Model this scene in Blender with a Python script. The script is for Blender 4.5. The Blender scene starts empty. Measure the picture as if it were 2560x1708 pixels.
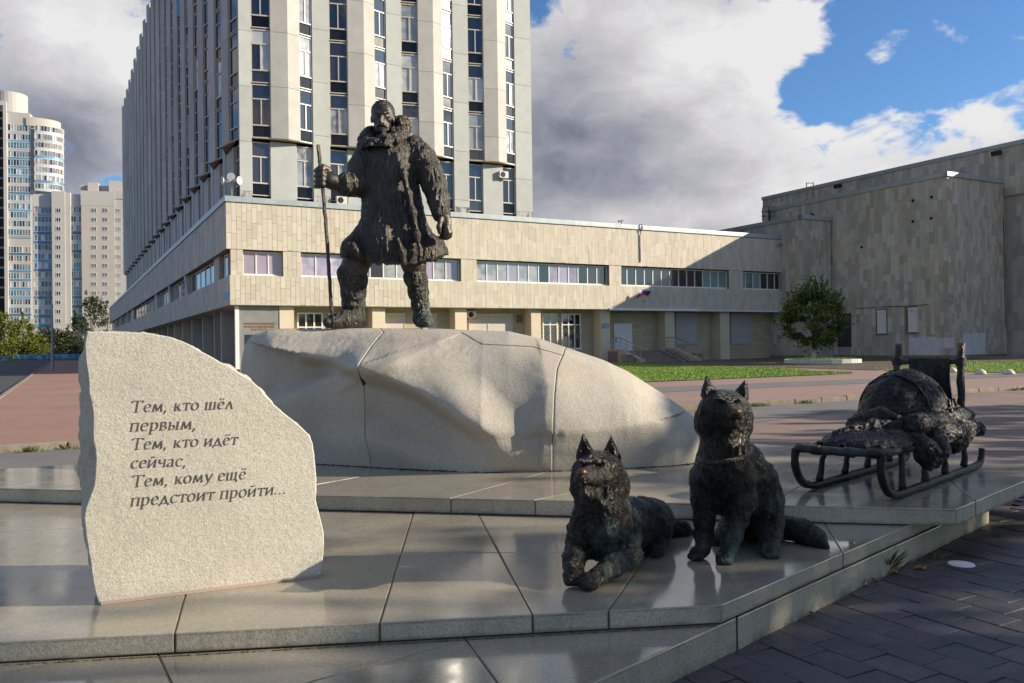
import bpy, bmesh, math, random
import numpy as np
from mathutils import Vector, Matrix
RNG = random.Random(11)
scene = bpy.context.scene
COL = scene.collection
V = Vector
def rad(d): return math.radians(d)

# ------------------------------------------------------------------ camera, sky, sun, exposure
FPX, ROLL, PITCH, EYE = 2073.0, 0.0138, 14 / 2073.0, 1.6
_r0, _u0 = V((1, 0, 0)), V((0, -math.sin(PITCH), math.cos(PITCH)))
_fw = V((0, math.cos(PITCH), math.sin(PITCH)))
_rt = _r0 * math.cos(ROLL) - _u0 * math.sin(ROLL)
_up = _r0 * math.sin(ROLL) + _u0 * math.cos(ROLL)
CAM = V((0, 0, EYE))
cd = bpy.data.cameras.new('camera')
cam = bpy.data.objects.new('camera', cd)
COL.objects.link(cam)
cam.matrix_world = Matrix(((_rt.x, _up.x, -_fw.x, 0), (_rt.y, _up.y, -_fw.y, 0), (_rt.z, _up.z, -_fw.z, EYE), (0, 0, 0, 1)))
cd.sensor_width = 36.0
cd.lens = 36.0 * FPX / 2560.0
cd.clip_end = 6000
scene.camera = cam

SUN_AZ, SUN_EL = -2.0, 21.5          # azimuth measured from +X towards +Y
SUNV = V((math.cos(rad(SUN_EL)) * math.cos(rad(SUN_AZ)), math.cos(rad(SUN_EL)) * math.sin(rad(SUN_AZ)), math.sin(rad(SUN_EL))))
sl = bpy.data.lights.new('sun', 'SUN')
sl.energy = 5.0
sl.angle = rad(0.5)
sl.color = (1.0, 0.88, 0.70)
so = bpy.data.objects.new('sun', sl)
COL.objects.link(so)
so.rotation_euler = SUNV.to_track_quat('Z', 'Y').to_euler()
so.location = (60, 0, 60)
scene.view_settings.view_transform = 'Standard'
scene.view_settings.look = 'None'
scene.view_settings.gamma = 1.0
scene.view_settings.use_curve_mapping = False
scene.view_settings.exposure = 0.62
try:
    scene.cycles.use_denoising = True
    scene.cycles.max_bounces = 6
    scene.cycles.diffuse_bounces = 3
    scene.cycles.glossy_bounces = 3
    scene.cycles.transparent_max_bounces = 8
    scene.cycles.caustics_reflective = False
    scene.cycles.caustics_refractive = False
except Exception:
    pass

def pray(px, py):
    return (_rt * (px - 1280) + _up * (854 - py) + _fw * FPX)
def at(px, py, y):
    d = pray(px, py)
    return CAM + d * (y / d.y)
def ong(px, py, z=0.0):
    d = pray(px, py)
    return CAM + d * ((z - EYE) / d.z)
def onp(px, py, p0, n):
    d = pray(px, py)
    return CAM + d * ((V(p0) - CAM).dot(n) / d.dot(n))

world = bpy.data.worlds.new('World')
scene.world = world
world.use_nodes = True
WT = world.node_tree
WT.nodes.clear()
class NT:
    """tiny node-tree writer"""
    def __init__(s, t): s.t = t
    def n(s, typ, **kw):
        nd = s.t.nodes.new(typ)
        for k, v in kw.items():
            if k.startswith('i_'):
                key = k[2:]
                key = int(key) if key.isdigit() else key.replace('_', ' ')
                s.set(nd.inputs[key], v)
            else:
                setattr(nd, k, v)
        return nd
    def set(s, inp, v):
        if hasattr(v, 'is_output') or isinstance(v, bpy.types.NodeSocket):
            s.t.links.new(v, inp)
        else:
            inp.default_value = v
    def m(s, op, a, b=None, c=None, clamp=False):
        nd = s.t.nodes.new('ShaderNodeMath')
        nd.operation = op
        nd.use_clamp = clamp
        s.set(nd.inputs[0], a)
        if b is not None: s.set(nd.inputs[1], b)
        if c is not None: s.set(nd.inputs[2], c)
        return nd.outputs[0]
    def vm(s, op, a, b=None):
        nd = s.t.nodes.new('ShaderNodeVectorMath')
        nd.operation = op
        s.set(nd.inputs[0], a)
        if b is not None:
            s.set(nd.inputs['Scale'] if op == 'SCALE' else nd.inputs[1], b)
        return nd.outputs['Value'] if op in ('DOT_PRODUCT', 'LENGTH', 'DISTANCE') else nd.outputs[0]
    def mr(s, v, a, b, c=0.0, d=1.0, smooth=False):
        nd = s.t.nodes.new('ShaderNodeMapRange')
        nd.interpolation_type = 'SMOOTHSTEP' if smooth else 'LINEAR'
        for i, x in enumerate((v, a, b, c, d)): s.set(nd.inputs[i], x)
        return nd.outputs[0]
    def mix(s, f, a, b, blend='MIX'):
        nd = s.t.nodes.new('ShaderNodeMix')
        nd.data_type = 'RGBA'
        nd.blend_type = blend
        nd.clamp_factor = True
        s.set(nd.inputs[0], f)
        s.set(nd.inputs[6], a if not isinstance(a, tuple) else (*a[:3], 1))
        s.set(nd.inputs[7], b if not isinstance(b, tuple) else (*b[:3], 1))
        return nd.outputs[2]
    def noise(s, vec, scale, detail=4, rough=.55, dist=0.0, lac=2.0):
        nd = s.n('ShaderNodeTexNoise')
        nd.inputs['Scale'].default_value = scale
        nd.inputs['Detail'].default_value = detail
        nd.inputs['Roughness'].default_value = rough
        nd.inputs['Distortion'].default_value = dist
        nd.inputs['Lacunarity'].default_value = lac
        if vec is not None: s.t.links.new(vec, nd.inputs['Vector'])
        return nd.outputs['Fac']

W = NT(WT)
sky = W.n('ShaderNodeTexSky', sky_type='NISHITA')
sky.sun_disc = False
sky.sun_elevation = rad(SUN_EL)
sky.sun_rotation = rad(90 - SUN_AZ)
sky.air_density, sky.dust_density, sky.ozone_density = 1.0, 0.6, 2.5
tc = W.n('ShaderNodeTexCoord')
dirv = W.vm('NORMALIZE', tc.outputs['Generated'])
def skydir(px, py): return pray(px, py).normalized()
def blob(px, py, r_px, squash=1.0):
    """soft spot on the sky dome round the direction of one cloud"""
    d = skydir(px, py)
    dv = W.vm('SUBTRACT', dirv, tuple(d))
    dv = W.vm('MULTIPLY', dv, (1, 1, squash))
    return W.mr(W.vm('LENGTH', dv), 0.0, r_px / FPX, 1.0, 0.0, True)
def addw(lst):
    acc = None
    for b, w in lst:
        x = W.m('MULTIPLY', b, w)
        acc = x if acc is None else W.m('ADD', acc, x)
    return acc
wv = W.vm('MULTIPLY', dirv, (1.0, 1.0, 1.7))
nz_big = W.noise(wv, 2.3, 3, .5, .3)
nz = W.noise(wv, 4.2, 12, .56, .25)
nz_fine = W.noise(wv, 13.0, 9, .62, .4)
nb = lambda n, w: (W.m('SUBTRACT', n, .5), w)
cov = addw([nb(nz_big, .9), nb(nz, 2.9), nb(nz_fine, 1.7),
            (blob(1480, 260, 620), .42), (blob(1840, 170, 430), .34), (blob(1700, 470, 520), .34), (blob(2090, 50, 170), .60),
            (blob(2260, 320, 300, 1.4), .98), (blob(2580, 345, 240), .85), (blob(2300, 45, 110, 1.5), .98), (blob(2510, 92, 150, 2.0), 1.0), (blob(2205, 135, 110), .85), (blob(2385, 75, 80), .85),
            (blob(2430, 50, 540), -.92), (blob(2160, 190, 230, 1.3), -.62), (blob(2000, 205, 120, 1.8), -.42), (blob(2110, 215, 120), -.40), (blob(2040, 265, 60), -.2), (blob(1340, 10, 120), -.5),
            (blob(120, 180, 640), .62), (blob(250, 320, 260), .45), (blob(300, 470, 90, 1.4), -.45)])
cov = W.m('ADD', cov, -.01)
cmask = W.mr(cov, -.04, .30, 0, 1, True)
brt = addw([nb(nz_big, .4), nb(nz, 1.15), nb(nz_fine, .7),
            (blob(1880, 250, 470), .34), (blob(2230, 300, 320), .30), (blob(2090, 70, 260), .32), (blob(1530, 50, 360), .16), (blob(2560, 340, 220), .3), (blob(2400, 80, 300), .35),
            (blob(1390, 260, 320), -.20), (blob(1520, 440, 460, 1.3), -.40), (blob(1560, 545, 300, 3.2), .46), (blob(1900, 470, 250, 1.6), -.06),
            (blob(150, 90, 400), .36), (blob(270, 170, 210), .22), (blob(60, 330, 320), -.28), (blob(250, 320, 240), -.30), (blob(270, 430, 160), .10)])
edge = W.mr(cov, .06, .40, .16, 0.0, True)
brt = W.m('ADD', W.m('ADD', brt, edge), .60)
ramp = W.n('ShaderNodeValToRGB')
els = ramp.color_ramp.elements
els[0].position, els[0].color = .10, (1.5, 1.58, 2.0, 1)
els[1].position, els[1].color = 1.0, (6.6, 6.55, 6.6, 1)
for p, c in ((.32, (2.5, 2.6, 3.1, 1)), (.52, (3.6, 3.65, 4.0, 1)), (.72, (4.7, 4.6, 4.75, 1))):
    e = els.new(p); e.color = c
W.set(ramp.inputs[0], brt)
skyc = W.mix(1.0, sky.outputs[0], (0.66, 0.95, 1.24), 'MULTIPLY')
full = W.mix(cmask, skyc, ramp.outputs[0])
bg = W.n('ShaderNodeBackground')
bg.inputs['Strength'].default_value = 0.082
W.set(bg.inputs['Color'], full)
wo = W.n('ShaderNodeOutputWorld')
WT.links.new(bg.outputs[0], wo.inputs['Surface'])

# ------------------------------------------------------------------ object helpers
WL = {}
def tag(o, label=None, cat=None, group=None, kind=None):
    if label: o['label'] = label
    if cat: o['category'] = cat
    if group: o['group'] = group
    if kind: o['kind'] = kind
    return o
def wl(o): return WL.get(o.name, V((0, 0, 0))) if o is not None else V((0, 0, 0))
def thing(name, loc, label, cat=None, group=None, kind=None):
    o = bpy.data.objects.new(name, None)
    o.empty_display_size = .1
    COL.objects.link(o)
    o.location = loc
    WL[o.name] = V(loc)
    return tag(o, label, cat, group, kind)
def link(name, me, parent=None, loc=None):
    """loc is a WORLD location; without it the object sits on its parent's origin"""
    o = bpy.data.objects.new(name, me)
    COL.objects.link(o)
    pw = wl(parent)
    if parent is not None: o.parent = parent
    w = V(loc) if loc is not None else pw
    o.location = w - pw
    WL[o.name] = w
    return o
def copy_tree(o, parent=None, **props):
    c = o.copy()
    COL.objects.link(c)
    if parent is not None: c.parent = parent
    for k, v in props.items(): c[k] = v
    for ch in o.children: copy_tree(ch, c)
    return c

class MB:
    def __init__(s): s.v, s.f, s.mi = [], [], []
    def add(s, vs, fs, m=0):
        b = len(s.v)
        s.v += [tuple(p) for p in vs]
        for f in fs:
            s.f.append([i + b for i in f]); s.mi.append(m)
        return s
    def obox(s, o, ux, uy, uz, m=0):
        """box from corner o along three edge vectors"""
        o, ux, uy, uz = V(o), V(ux), V(uy), V(uz)
        vs = [o, o + ux, o + ux + uy, o + uy, o + uz, o + ux + uz, o + ux + uy + uz, o + uy + uz]
        fs = [(0, 3, 2, 1), (4, 5, 6, 7), (0, 1, 5, 4), (1, 2, 6, 5), (2, 3, 7, 6), (3, 0, 4, 7)]
        if ux.cross(uy).dot(uz) < 0: fs = [f[::-1] for f in fs]
        return s.add(vs, fs, m)
    def box(s, x0, x1, y0, y1, z0, z1, m=0):
        return s.obox((x0, y0, z0), (x1 - x0, 0, 0), (0, y1 - y0, 0), (0, 0, z1 - z0), m)
    def prism(s, poly, z0, z1, m=0, inset=0.0):
        n = len(poly)
        a = sum(poly[i][0] * poly[(i + 1) % n][1] - poly[(i + 1) % n][0] * poly[i][1] for i in range(n))
        if a < 0: poly = poly[::-1]
        vs = [(p[0], p[1], z0) for p in poly] + [(p[0], p[1], z1) for p in poly]
        fs = [tuple(range(n))[::-1], tuple(range(n, 2 * n))] + [(i, (i + 1) % n, (i + 1) % n + n, i + n) for i in range(n)]
        return s.add(vs, fs, m)
    def poly(s, pts, m=0): return s.add(pts, [tuple(range(len(pts)))], m)
    def tube(s, pts, rs, n=8, m=0, caps=True):
        pts = [V(p) for p in pts]
        if not hasattr(rs, '__len__'): rs = [rs] * len(pts)
        vs, prev = [], None
        for i, p in enumerate(pts):
            t = (pts[min(i + 1, len(pts) - 1)] - pts[max(i - 1, 0)]).normalized()
            if prev is None:
                prev = t.orthogonal().normalized()
            a = (prev - t * prev.dot(t))
            a = a.normalized() if a.length > 1e-6 else t.orthogonal().normalized()
            prev = a
            b = t.cross(a)
            for k in range(n):
                ang = 2 * math.pi * k / n
                vs.append(p + (a * math.cos(ang) + b * math.sin(ang)) * rs[i])
        fs = []
        for i in range(len(pts) - 1):
            for k in range(n):
                fs.append((i * n + k, i * n + (k + 1) % n, (i + 1) * n + (k + 1) % n, (i + 1) * n + k))
        if caps:
            fs.append(tuple(range(n))[::-1])
            fs.append(tuple(range((len(pts) - 1) * n, len(pts) * n)))
        return s.add(vs, fs, m)
    def mesh(s, name, mats, off=V((0, 0, 0)), smooth=False, bevel=0.0):
        me = bpy.data.meshes.new(name)
        me.from_pydata([(p[0] - off.x, p[1] - off.y, p[2] - off.z) for p in s.v], [], s.f)
        mats = mats if isinstance(mats, (list, tuple)) else [mats]
        for m in mats: me.materials.append(m)
        if len(mats) > 1: me.polygons.foreach_set('material_index', s.mi)
        if bevel > 0:
            bm = bmesh.new(); bm.from_mesh(me)
            bmesh.ops.bevel(bm, geom=[e for e in bm.edges if len(e.link_faces) == 2 and e.calc_face_angle(0) > .5], offset=bevel, segments=2, profile=.6, affect='EDGES', clamp_overlap=True)
            bm.to_mesh(me); bm.free()
        if smooth: me.polygons.foreach_set('use_smooth', [True] * len(me.polygons))
        me.update()
        return me
    def build(s, name, mats, parent=None, loc=None, smooth=False, bevel=0.0, label=None, cat=None, group=None, kind=None):
        w = V(loc) if loc is not None else wl(parent)
        me = s.mesh(name, mats, w, smooth, bevel)
        return tag(link(name, me, parent, w), label, cat, group, kind)

# ------------------------------------------------------------------ materials
def newmat(name):
    m = bpy.data.materials.new(name)
    m.use_nodes = True
    m.node_tree.nodes.clear()
    N = NT(m.node_tree)
    bs = N.n('ShaderNodeBsdfPrincipled')
    out = N.n('ShaderNodeOutputMaterial')
    m.node_tree.links.new(bs.outputs[0], out.inputs[0])
    return m, N, bs
def rnd01(N, g):
    oi = N.n('ShaderNodeObjectInfo')
    return N.m('FRACT', N.m('ADD', oi.outputs['Random'], g.outputs['Random Per Island']))
def mat(name, c1, c2=None, scale=4.0, rough=.7, bump=0.0, bscale=60.0, metal=0.0, spec=.5, rnd=0.0, stretch=(1, 1, 1),
        speck=None, spscale=200.0, spamt=.5, dirt=None, dscale=.6, dlo=.5, dhi=.7, hue=None, bdist=.01, coat=0.0, rvar=0.0):
    """world-position noise between two colours + per-piece tint + specks + stains + bump"""
    m, N, bs = newmat(name)
    g = N.n('ShaderNodeNewGeometry')
    pos = N.vm('MULTIPLY', g.outputs['Position'], stretch)
    nz = N.noise(pos, scale, 6, .6)
    col = N.mix(N.mr(nz, .32, .68), c1, c2 if c2 else c1)
    r = rnd01(N, g) if (rnd or hue) else None
    if hue:
        r2 = N.m('FRACT', N.m('MULTIPLY', r, 7.31))
        col = N.mix(N.mr(r2, hue[1], hue[2]), col, hue[0])
    if rnd:
        k = N.mr(r, 0, 1, 1 - rnd, 1 + rnd)
        col = N.mix(1.0, col, N.n('ShaderNodeCombineColor', i_0=k, i_1=k, i_2=k).outputs[0], 'MULTIPLY')
    if speck:
        sp = N.noise(g.outputs['Position'], spscale, 2, .7)
        col = N.mix(N.m('MULTIPLY', N.mr(sp, .56, .66), spamt), col, speck)
    if dirt:
        dn = N.noise(N.vm('MULTIPLY', g.outputs['Position'], (1, 1, .35)), dscale, 8, .65)
        col = N.mix(N.m('MULTIPLY', N.mr(dn, dlo, dhi), dirt[1]), col, dirt[0])
    N.set(bs.inputs['Base Color'], col)
    bs.inputs['Metallic'].default_value = metal
    bs.inputs['Specular IOR Level'].default_value = spec
    if rvar:
        N.set(bs.inputs['Roughness'], N.mr(N.noise(g.outputs['Position'], 2.2, 6, .65), .3, .7, rough - rvar, rough + rvar))
    else:
        bs.inputs['Roughness'].default_value = rough
    if coat: bs.inputs['Coat Weight'].default_value = coat
    if bump:
        bp = N.n('ShaderNodeBump')
        bp.inputs['Strength'].default_value = bump
        bp.inputs['Distance'].default_value = bdist
        N.set(bp.inputs['Height'], N.noise(pos, bscale, 5, .6))
        N.set(bs.inputs['Normal'], bp.outputs[0])
    return m

MT = {}
MT['asphalt'] = mat('asphalt', (.19, .138, .115), (.26, .18, .145), .35, .9, .4, 90, dirt=((.08, .075, .07), .6), dscale=.5)
MT['asphalt_grey'] = mat('asphalt_grey', (.13, .125, .12), (.17, .155, .145), .8, .9, .4, 90, speck=(.3, .28, .26), spscale=90, spamt=.4)
MT['road'] = mat('road_asphalt', (.045, .046, .05), (.065, .065, .068), .4, .85, .3, 80)
MT['red_walk'] = mat('red_asphalt', (.27, .145, .11), (.33, .19, .145), .25, .9, .4, 90, dirt=((.16, .11, .09), .5), dscale=.35, dlo=.55, dhi=.75)
MT['pink_walk'] = mat('pink_asphalt', (.26, .17, .14), (.33, .21, .17), .3, .9, .4, 90, dirt=((.17, .14, .13), .7), dscale=.3)
MT['kerb'] = mat('kerb_concrete', (.20, .165, .125), (.27, .23, .18), 3, .9, .5, 60, rnd=.15, dirt=((.09, .08, .05), .6), dscale=2.5)
MT['soil'] = mat('soil', (.07, .055, .035), (.10, .08, .045), 2, .95, .6, 40)
MT['lawn'] = mat('lawn_grass', (.10, .18, .008), (.15, .24, .012), .8, .9, .7, 130, dirt=((.15, .15, .03), .35), dscale=.4, bdist=.03)
MT['blade'] = mat('grass_blade', (.13, .23, .010), (.20, .30, .018), .7, .6, rnd=.45)
MT['dryblade'] = mat('weed_blade', (.08, .11, .02), (.15, .14, .03), 2, .7, rnd=.4)
MT['tile'] = mat('limestone_tile', (.51, .445, .35), (.57, .51, .405), 1.6, .72, .25, 55, rnd=.085, hue=((.58, .54, .47), .35, 1.3), speck=(.36, .29, .2), spscale=16, spamt=.28)
MT['tileg'] = mat('grey_limestone_tile', (.46, .405, .315), (.54, .48, .375), 1.2, .75, .25, 55, rnd=.22, hue=((.49, .46, .42), .35, 1.1), dirt=((.25, .22, .17), .45), dscale=.25)
MT['tiles'] = mat('shaded_limestone_tile', (.54, .47, .36), (.60, .53, .42), 1.2, .75, .25, 55, rnd=.10, hue=((.42, .42, .41), .35, .95), dirt=((.24, .22, .19), .5), dscale=.5)
MT['joint'] = mat('wall_mortar', (.26, .22, .165), (.33, .28, .21), 1.5, .9)
MT['brickwall'] = mat('cream_block', (.50, .43, .29), (.56, .48, .34), 2, .8, .2, 40, rnd=.10)
MT['coping'] = mat('zinc_coping', (.36, .41, .42), (.46, .50, .50), 1.2, .42, .1, 8, metal=.35, dirt=((.22, .25, .26), .4), dscale=1.5)
MT['concrete'] = mat('tower_panel', (.46, .435, .40), (.53, .505, .465), 1.1, .75, .3, 120, rnd=.07, dirt=((.38, .33, .26), .40), dscale=.5, dlo=.52, dhi=.8)
MT['pier'] = mat('tower_pier_panel', (.40, .415, .395), (.46, .475, .45), 1.1, .72, .2, 120, rnd=.06, dirt=((.36, .35, .30), .4), dscale=.6, dlo=.52, dhi=.8)
MT['sideconc'] = mat('tower_side_panel', (.42, .41, .385), (.49, .48, .455), 1.1, .75, .2, 120, rnd=.10, dirt=((.22, .19, .16), .5), dscale=.5)
MT['stain'] = mat('stained_base', (.42, .40, .36), (.5, .48, .43), 2, .85, .4, 60, dirt=((.07, .065, .06), .9), dscale=2.4, dlo=.46, dhi=.58)
MT['rust'] = mat('rusty_edge', (.23, .16, .10), (.33, .25, .17), 2, .85, .2, 40)
MT['frame'] = mat('white_frame', (.72, .70, .66), (.78, .76, .72), 3, .5)
MT['oldframe'] = mat('weathered_frame', (.52, .46, .38), (.60, .55, .48), 4, .6)
MT['brownframe'] = mat('brown_frame', (.14, .10, .075), (.2, .15, .11), 4, .6)
def glass(name, col, rough=.04, spec=.9, c2=None):
    m, N, bs = newmat(name)
    g = N.n('ShaderNodeNewGeometry')
    oi = N.n('ShaderNodeObjectInfo')
    k = N.mr(oi.outputs['Random'], 0, 1, .55, 1.5)
    c = N.mix(1.0, col, N.n('ShaderNodeCombineColor', i_0=k, i_1=k, i_2=k).outputs[0], 'MULTIPLY')
    if c2:
        c = N.mix(N.mr(N.noise(g.outputs['Position'], 1.4, 3, .5), .4, .6), c, c2)
    N.set(bs.inputs['Base Color'], c)
    bs.inputs['Roughness'].default_value = rough
    bs.inputs['IOR'].default_value = 1.62
    bs.inputs['Specular IOR Level'].default_value = spec
    bp = N.n('ShaderNodeBump')
    bp.inputs['Strength'].default_value = .08
    bp.inputs['Distance'].default_value = .05
    N.set(bp.inputs['Height'], N.noise(g.outputs['Position'], .9, 2, .5))
    N.set(bs.inputs['Normal'], bp.outputs[0])
    return m
MT['glass'] = glass('dark_glass', (.012, .014, .022))
MT['glassd'] = glass('spandrel_glass', (.010, .010, .012), rough=.12, spec=.28)
MT['glassb'] = glass('brown_glass', (.03, .02, .014))
MT['glassc'] = glass('curtain_sky_glass', (.22, .23, .25), c2=(.38, .38, .38))  # curtains; on the tower, reflected sky painted into the pane colour
MT['glassw'] = glass('white_blind_sky_glass', (.42, .43, .44), c2=(.55, .55, .54))  # white blinds; on the tower, bright sky reflection painted into the colour
MT['glasst'] = glass('teal_blind_glass', (.16, .25, .25), c2=(.2, .29, .28))
MT['glassl'] = glass('lilac_blind_glass', (.40, .34, .44), c2=(.33, .28, .38))
MT['glassblue'] = glass('blue_glass', (.035, .13, .20), c2=(.13, .24, .3), spec=.7)
MT['glassflat'] = glass('flat_glass', (.10, .12, .13), c2=(.26, .25, .23), spec=.7)
MT['glasspink'] = glass('warm_glass', (.34, .22, .17), c2=(.40, .34, .30), spec=.6)
MT['shutter'] = mat('roller_shutter', (.53, .49, .43), (.58, .54, .48), 1, .55)
MT['shutterg'] = mat('grey_roller_shutter', (.42, .41, .40), (.47, .46, .45), 1, .55)
MT['white'] = mat('white_paint', (.72, .71, .69), (.78, .77, .75), 2, .6)
MT['wallwhite'] = mat('worn_white_paint', (.60, .60, .61), (.70, .70, .71), 2.5, .75, dirt=((.44, .43, .42), .6), dscale=1.6)
MT['dark'] = mat('dark_void', (.012, .012, .013), rough=.8)
MT['black'] = mat('black_metal', (.02, .02, .022), rough=.5, metal=.4)
MT['steel'] = mat('brushed_steel', (.42, .38, .34), (.5, .46, .42), 3, .35, metal=.8)
MT['galv'] = mat('galvanised_steel', (.25, .27, .30), (.33, .35, .38), 3, .45, metal=.5)
MT['step'] = mat('step_stone', (.20, .15, .13), (.27, .20, .17), 2, .8, .2, 60)
MT['pinkstone'] = mat('pink_stone', (.42, .32, .26), (.48, .38, .31), 2, .7, .2, 60)
MT['greystone'] = mat('grey_polished_stone', (.21, .21, .20), (.27, .265, .25), .8, .25, rnd=.05)
MT['gold'] = mat('bronze_letter', (.46, .26, .11), (.56, .34, .16), 6, .45, metal=.3)
MT['plaque'] = mat('dark_plaque', (.03, .035, .045), rough=.35)
MT['bluesign'] = mat('blue_enamel', (.05, .16, .42), rough=.4)
MT['acwhite'] = mat('ac_casing', (.62, .58, .50), (.68, .64, .56), 5, .5)
MT['bark'] = mat('tree_bark', (.05, .04, .03), (.09, .075, .055), 9, .9, .8, 25, stretch=(1, 1, .3))
MT['whitewash'] = mat('whitewashed_bark', (.5, .48, .44), (.66, .64, .6), 5, .9, .6, 25)
def leafmat(name, c1, c2, c3):
    m, N, bs = newmat(name)
    g = N.n('ShaderNodeNewGeometry')
    r = g.outputs['Random Per Island']
    nz = N.noise(g.outputs['Position'], .9, 2, .5)
    col = N.mix(r, c1, c2)
    col = N.mix(N.mr(N.m('ADD', N.m('MULTIPLY', r, .5), nz), .72, 1.0), col, c3)
    N.set(bs.inputs['Base Color'], col)
    bs.inputs['Roughness'].default_value = .5
    tr = N.n('ShaderNodeBsdfTranslucent')
    N.set(tr.inputs['Color'], N.mix(1.0, col, (1.5, 1.6, .7), 'MULTIPLY'))
    mx = N.n('ShaderNodeMixShader')
    mx.inputs[0].default_value = .28
    m.node_tree.links.new(bs.outputs[0], mx.inputs[1])
    m.node_tree.links.new(tr.outputs[0], mx.inputs[2])
    out = [n for n in m.node_tree.nodes if n.type == 'OUTPUT_MATERIAL'][0]
    m.node_tree.links.new(mx.outputs[0], out.inputs[0])
    return m
MT['leaf'] = leafmat('linden_leaf', (.035, .075, .012), (.07, .12, .016), (.16, .17, .018))
MT['leafy'] = leafmat('yellow_green_leaf', (.09, .13, .014), (.14, .17, .02), (.24, .22, .025))
MT['leafd'] = leafmat('dark_leaf', (.02, .035, .013), (.04, .06, .02), (.07, .08, .02))

# granite of the monument
def granite(name, base, dark, light, rough, rvar=0.0, bump=0.0, stain=None, coat=0.0, fine=1.0, refl=.5, edge=False):
    m, N, bs = newmat(name)
    g = N.n('ShaderNodeNewGeometry')
    p = g.outputs['Position']
    n1 = N.noise(p, 150 * fine, 3, .75)
    n2 = N.noise(p, 70 * fine, 3, .7)
    big = N.noise(p, 1.3, 5, .6)
    c = N.mix(N.mr(n2, .42, .62), base, light)
    c = N.mix(N.m('MULTIPLY', N.mr(n1, .55, .63), .85), c, dark)
    k = N.mr(big, .3, .7, .86, 1.12)
    oi = N.n('ShaderNodeObjectInfo')
    k = N.m('MULTIPLY', k, N.mr(oi.outputs['Random'], 0, 1, .94, 1.06))
    c = N.mix(1.0, c, N.n('ShaderNodeCombineColor', i_0=k, i_1=k, i_2=k).outputs[0], 'MULTIPLY')
    if stain:
        dn = N.noise(p, 1.1, 8, .7, .4)
        c = N.mix(N.m('MULTIPLY', N.mr(dn, .52, .72), stain[1]), c, stain[0])
    if edge:
        zz = N.n('ShaderNodeSeparateXYZ', i_0=p).outputs[2]
        f = None
        for (z0, w_) in ((.012, .06), (.190, .022), (.292, .022), (.172, .010), (.272, .010), (.398, .010)):
            q = N.m('SUBTRACT', 1.0, N.m('DIVIDE', N.m('ABSOLUTE', N.m('SUBTRACT', zz, z0)), w_), clamp=True)
            f = q if f is None else N.m('MAXIMUM', f, q)
        f = N.m('MULTIPLY', f, N.mr(N.noise(N.vm('MULTIPLY', p, (1, 1, .4)), 4.5, 6, .7), .38, .62))
        c = N.mix(N.m('MULTIPLY', f, .85), c, (.115, .085, .032))
        st = N.noise(N.vm('MULTIPLY', p, (5, 5, .5)), 1.6, 5, .65)
        c = N.mix(N.m('MULTIPLY', N.mr(st, .52, .72), .35), c, (.13, .12, .09))
    N.set(bs.inputs['Base Color'], c)
    if rvar:
        N.set(bs.inputs['Roughness'], N.mr(N.noise(p, 1.6, 7, .7, .3), .32, .68, max(.02, rough - rvar), rough + rvar))
    else:
        bs.inputs['Roughness'].default_value = rough
    bs.inputs['Specular IOR Level'].default_value = refl
    if coat: bs.inputs['Coat Weight'].default_value = coat
    if bump:
        bp = N.n('ShaderNodeBump')
        bp.inputs['Strength'].default_value = bump
        bp.inputs['Distance'].default_value = .006
        N.set(bp.inputs['Height'], N.m('ADD', N.noise(p, 90, 4, .7), N.m('MULTIPLY', N.noise(p, 25, 3, .6), 1.2)))
        N.set(bs.inputs['Normal'], bp.outputs[0])
    return m
MT['gr_polish'] = granite('polished_granite', (.30, .265, .20), (.135, .12, .095), (.38, .34, .26), .13, .09, stain=((.17, .14, .09), .75), refl=.85)
MT['gr_side'] = granite('sawn_granite', (.42, .375, .28), (.17, .16, .125), (.53, .48, .37), .55, bump=.3, stain=((.20, .16, .07), .45), fine=.9, edge=True)
MT['gr_stele'] = granite('pale_granite', (.54, .50, .41), (.24, .225, .18), (.63, .59, .49), .65, bump=.5, fine=1.0)
MT['gr_broken'] = granite('broken_granite', (.44, .405, .33), (.2, .185, .15), (.54, .50, .41), .75, bump=1.0, fine=.9)
MT['gr_boulder'] = granite('boulder_granite', (.42, .38, .31), (.20, .185, .155), (.51, .465, .385), .72, bump=.6, stain=((.34, .29, .21), .5), fine=1.0)
MT['moss'] = mat('joint_moss', (.10, .085, .03), (.17, .13, .06), 14, .95, .8, 60, bdist=.02)
MT['seam'] = mat('pale_joint', (.34, .27, .19), (.42, .35, .26), 8, .9)
MT['seamd'] = mat('dark_joint', (.03, .028, .022), (.05, .045, .035), 8, .9)
MT['paver'] = mat('dark_paver', (.046, .040, .042), (.082, .070, .068), 3, .55, .5, 40, rnd=.28, speck=(.19, .18, .18), spscale=120, spamt=.5, rvar=.12)
MT['paverjoint'] = mat('paver_joint', (.02, .02, .017), (.045, .042, .032), 6, .95, .6, 50)
MT['letter'] = mat('engraved_letter', (.055, .052, .046), (.085, .08, .07), 30, .8)

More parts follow.
